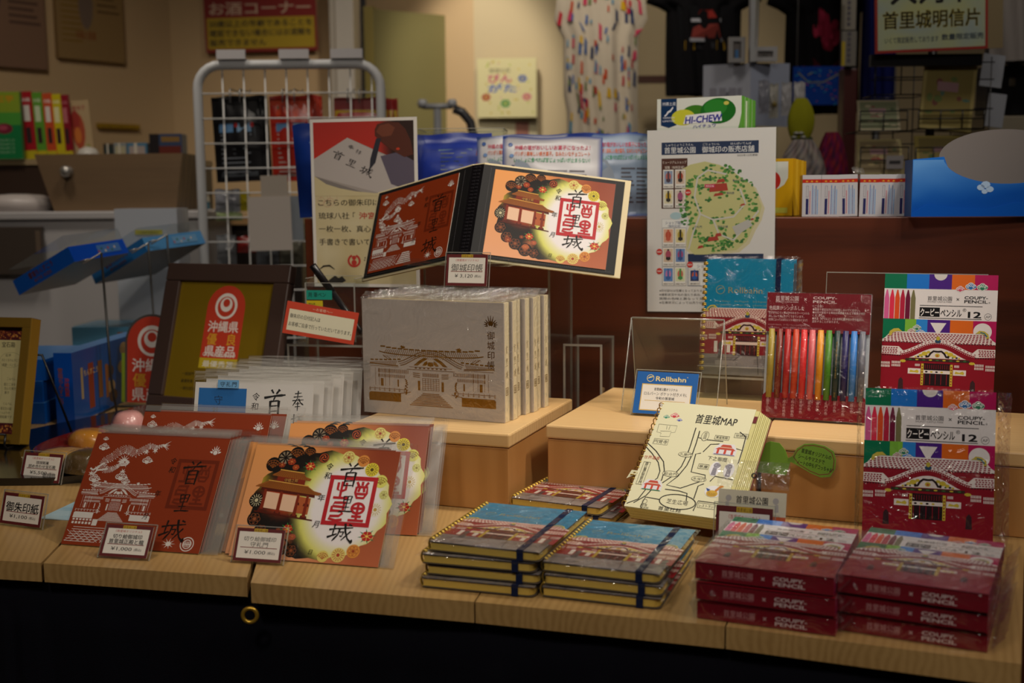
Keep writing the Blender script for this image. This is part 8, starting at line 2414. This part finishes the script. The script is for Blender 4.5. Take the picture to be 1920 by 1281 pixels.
# postcard rack
PYR = 2.35
cxr = ony(1745, 200, PYR+.08).x
t = thing('postcard_rack', 'black wire postcard rack with pockets on a central pole', 'rack', (cxr, PYR+.08, FZ), 0)
b = Body(); b.tube([(0, 0, 0.02), (0, 0, 1.50)], .009, '#121114', 0, 10); b.build('pole', PAINT, t)
b = Body(); b.lathe([(0, 0), (.20, 0), (.20, .012), (.03, .03), (0, .03)], '#121114', 0, 24); b.build('base', PAINT, t)
def pocket(xa, xb, ya, yb, y):
    A_, B_ = ony(xa, yb, y), ony(xb, ya, y); o_ = Vector((cxr, PYR+.08, FZ))
    b = Body(); a0 = A_-o_; b0 = B_-o_
    w_ = b0.x-a0.x; h_ = b0.z-a0.z
    n = max(2, int(w_/.035))
    for k in range(n+1):
        x = a0.x+w_*k/n; b.tube([(x, a0.y, a0.z), (x, a0.y, a0.z+h_)], .0014, '#141316', 0, 5)
    for z in (a0.z, a0.z+h_*.55, a0.z+h_): b.tube([(a0.x, a0.y, z), (b0.x, a0.y, z)], .0014, '#141316', 0, 5)
    b.tube([(a0.x, a0.y, a0.z), (a0.x, .02, a0.z)], .0014, '#141316', 0, 5); b.tube([(b0.x, a0.y, a0.z), (b0.x, .02, a0.z)], .0014, '#141316', 0, 5)
    b.tube([(a0.x, .02, a0.z), (b0.x, .02, a0.z)], .0014, '#141316', 0, 5)
    b.build('wire_pocket', PAINT, t)
for q in ((1612, 1702, 208, 246, PYR), (1722, 1846, 206, 242, PYR), (1612, 1704, 276, 330, PYR), (1716, 1850, 276, 330, PYR), (1640, 1740, 118, 178, PYR+.02)): pocket(*q)
b = Body(); o_ = Vector((cxr, PYR+.08, FZ))
for k in range(7):
    x = ony(1640+k*36, 200, PYR+.06).x-cxr; b.tube([(x, -.02, .95), (x, -.02, ony(1700, 108, PYR+.06).z-FZ)], .0013, '#141316', 0, 5)
for pz in (118, 150, 205, 270): z = ony(1700, pz, PYR+.06).z-FZ; b.tube([(ony(1632, 200, PYR+.06).x-cxr, -.02, z), (ony(1862, 200, PYR+.06).x-cxr, -.02, z)], .0013, '#141316', 0, 5)
b.build('back_grid', PAINT, t)
A_, B_ = ony(1638, 106, PYR-.02), ony(1848, 100, PYR-.02)
b = Body(); b.box(A_.x-cxr, B_.x-cxr, -.085, -.07, ony(1700, 122, PYR-.02).z-FZ, ony(1700, 100, PYR-.02).z-FZ, '#131216'); b.build('header_bar', PAINT, t)
a = Art(); a.lay(1); a.rect(0, 0, 210, 130, '#9a2a22'); a.lay(2); a.grad(5, 5, 200, 120, lambda u, v: mix(hx('b8bd86'), hx('9fb0b0'), .5+.9*noise.noise(Vector((u*4, v*4, 1)))), 14, 10); a.lay(3)
a.text('大判車', 105, 92, 52, '#14140f', .04, 'c', fit=150); a.text('首里城明信片', 105, 46, 34, '#c8b41e', .055, 'c', fit=180); a.lay(4); a.text('首里城明信片', 105, 46, 34, '#17170f', .025, 'c', fit=180); a.text('いくて限定販売しております', 18, 18, 12, '#2a3a4a', .02, fit=100); a.text('数量限定販売', 124, 20, 12, '#2a3a4a', .03, fit=78)
t2 = thing('rack_sign', 'cream sign with a red border and bold characters above the postcard rack', 'sign', (A_.x, PYR-.03, A_.z+.004), 0, 0, None, -2.2)
w_ = B_.x-A_.x; a2 = Art(); a2.add(a, 0, 0, w_*1000/210); b = Body(); b.box(0, w_, 0, .004, 0, w_*130/210, '#9a2a22'); b.box(w_, w_+.03, .001, .003, .0, w_*.6, '#8a7a5a'); b.art(a2, (0, 0, 0), (1, 0, 0), (0, 0, 1)); b.build('board', PAPER, t2)
def cards(label, xa, xb, ya, yb, y, col, lean, spin, q2, n=5):
    A_, B_ = ony(xa, yb, y), ony(xb, ya, y); w_ = B_.x-A_.x; h_ = B_.z-A_.z
    for k in range(n):
        o = thing('postcard_pack', label[0] if k == 0 else label[1] % ('second', 'third', 'fourth', 'fifth')[k-1], 'postcard', (A_.x+.004*k, y+.012+.010*k, A_.z), 0, lean, 'postcards on the black rack', spin)
        b = Body(); b.box(0, w_, 0, .004, 0, h_, col)
        if k == 0:
            a = Art(); a.lay(1); W_, H_ = w_*1000, h_*1000; rr = random.Random(int(xa)); a.rect(W_*.06, H_*.06, W_*.88, H_*.88, q2[0]); a.lay(2)
            for i in range(14): a.ell(rr.uniform(.15, .85)*W_, rr.uniform(.12, .8)*H_, rr.uniform(.04, .10)*W_, rr.uniform(.02, .07)*H_, rr.choice(q2[1:]), 8)
            a.rect(W_*.28, H_*.58, W_*.4, H_*.14, '#a8848a')
            b.art(a, (0, 0, 0), (1, 0, 0), (0, 0, 1))
        b.build('card', PAPER, o)
cards(('tall cream postcard pack leaning in the upper right pocket', '%s tall cream pack in the upper right pocket'), 1726, 1830, 110, 238, PYR-.01, '#a8995e', 6, 6, ('#8a7c44', '#6a7a44', '#7a4a40', '#5a7a6a'), 5)
cards(('postcard pack in the upper left pocket of the black rack', '%s pack in the upper left pocket'), 1614, 1694, 182, 244, PYR-.01, '#a9a184', 18, 0, ('#7d8464', '#8a4a50', '#5a6a4a', '#b0a88a'), 3)
cards(('postcard pack in the lower left pocket of the black rack', '%s pack in the lower left pocket'), 1614, 1700, 256, 328, PYR-.01, '#a99c6c', 18, 0, ('#8a7a58', '#9a3a34', '#5a6040', '#b0a070'), 3)
cards(('postcard pack in the lower right pocket, behind the blue carton', '%s pack in the lower right pocket'), 1722, 1846, 250, 328, PYR-.01, '#a89850', 14, 0, ('#8a7c48', '#7a5a40', '#5a6a3a', '#a8984a'), 3)
p = ony(1666, 305, PYR-.03); b = Body(); b.box(0, .034, 0, .001, 0, .026, '#9a9698'); b.box(.006, .028, -.0006, 0, .010, .016, '#3a383c'); o = b.build('price_card', PAPER, None, loc=(p.x-.002, PYR-.022, p.z-.012)); tag(o, 'small grey price card on the lower left pocket of the postcard rack', 'price tag')
# pale garment and dark goods at the far right
garment('pale_shirt', 'pale grey shirt hanging at the top right corner', 'shirt', 1848, 1990, 2.75, .95, ony(1900, 118, 2.75).z, lambda v: (0, 1), '#8a8480')
A_, B_ = ony(1852, 215, 2.78), ony(1990, 120, 2.78)
b = Body(); b.box(A_.x, B_.x, 2.79, 2.86, A_.z, B_.z, '#0e0e12'); b.box(A_.x+.05, A_.x+.065, 2.786, 2.79, B_.z-.05, B_.z-.03, '#5a5040'); o = b.build('black_case', PAINT, None, .004); tag(o, 'black case below the pale shirt at the right edge', 'case')
A_, B_ = ony(1850, 250, 2.78), ony(1990, 216, 2.78)
b = Body(); b.box(A_.x, B_.x, 2.77, 3.0, A_.z-.02, B_.z-.001, '#8a8270'); b.box(A_.x+.01, B_.x, 2.80, 2.98, FZ, A_.z-.021, '#2a241e'); o = b.build('side_counter', PAINT, None, .003); tag(o, 'pale-topped counter under the black case at the right edge', 'counter')
for i, (xa, xb, ya, yb) in enumerate(((1836, 1880, 98, 160), (1846, 1882, 172, 236))):
    A_, B_ = ony(xa, yb, PYR+.10), ony(xb, ya, PYR+.10)
    o = thing('white_card', ('upper white card sticking out right of the tall postcards', 'lower white card right of the tall postcards')[i], 'card', (A_.x, PYR+.10, A_.z), 0, 4, 'white cards on the postcard rack', 8)
    b = Body(); b.box(0, B_.x-A_.x, 0, .003, 0, B_.z-A_.z, '#8f939c'); b.build('card', PAPER, o)

# the lettering helper is no longer needed
bpy.data.objects.remove(_to)
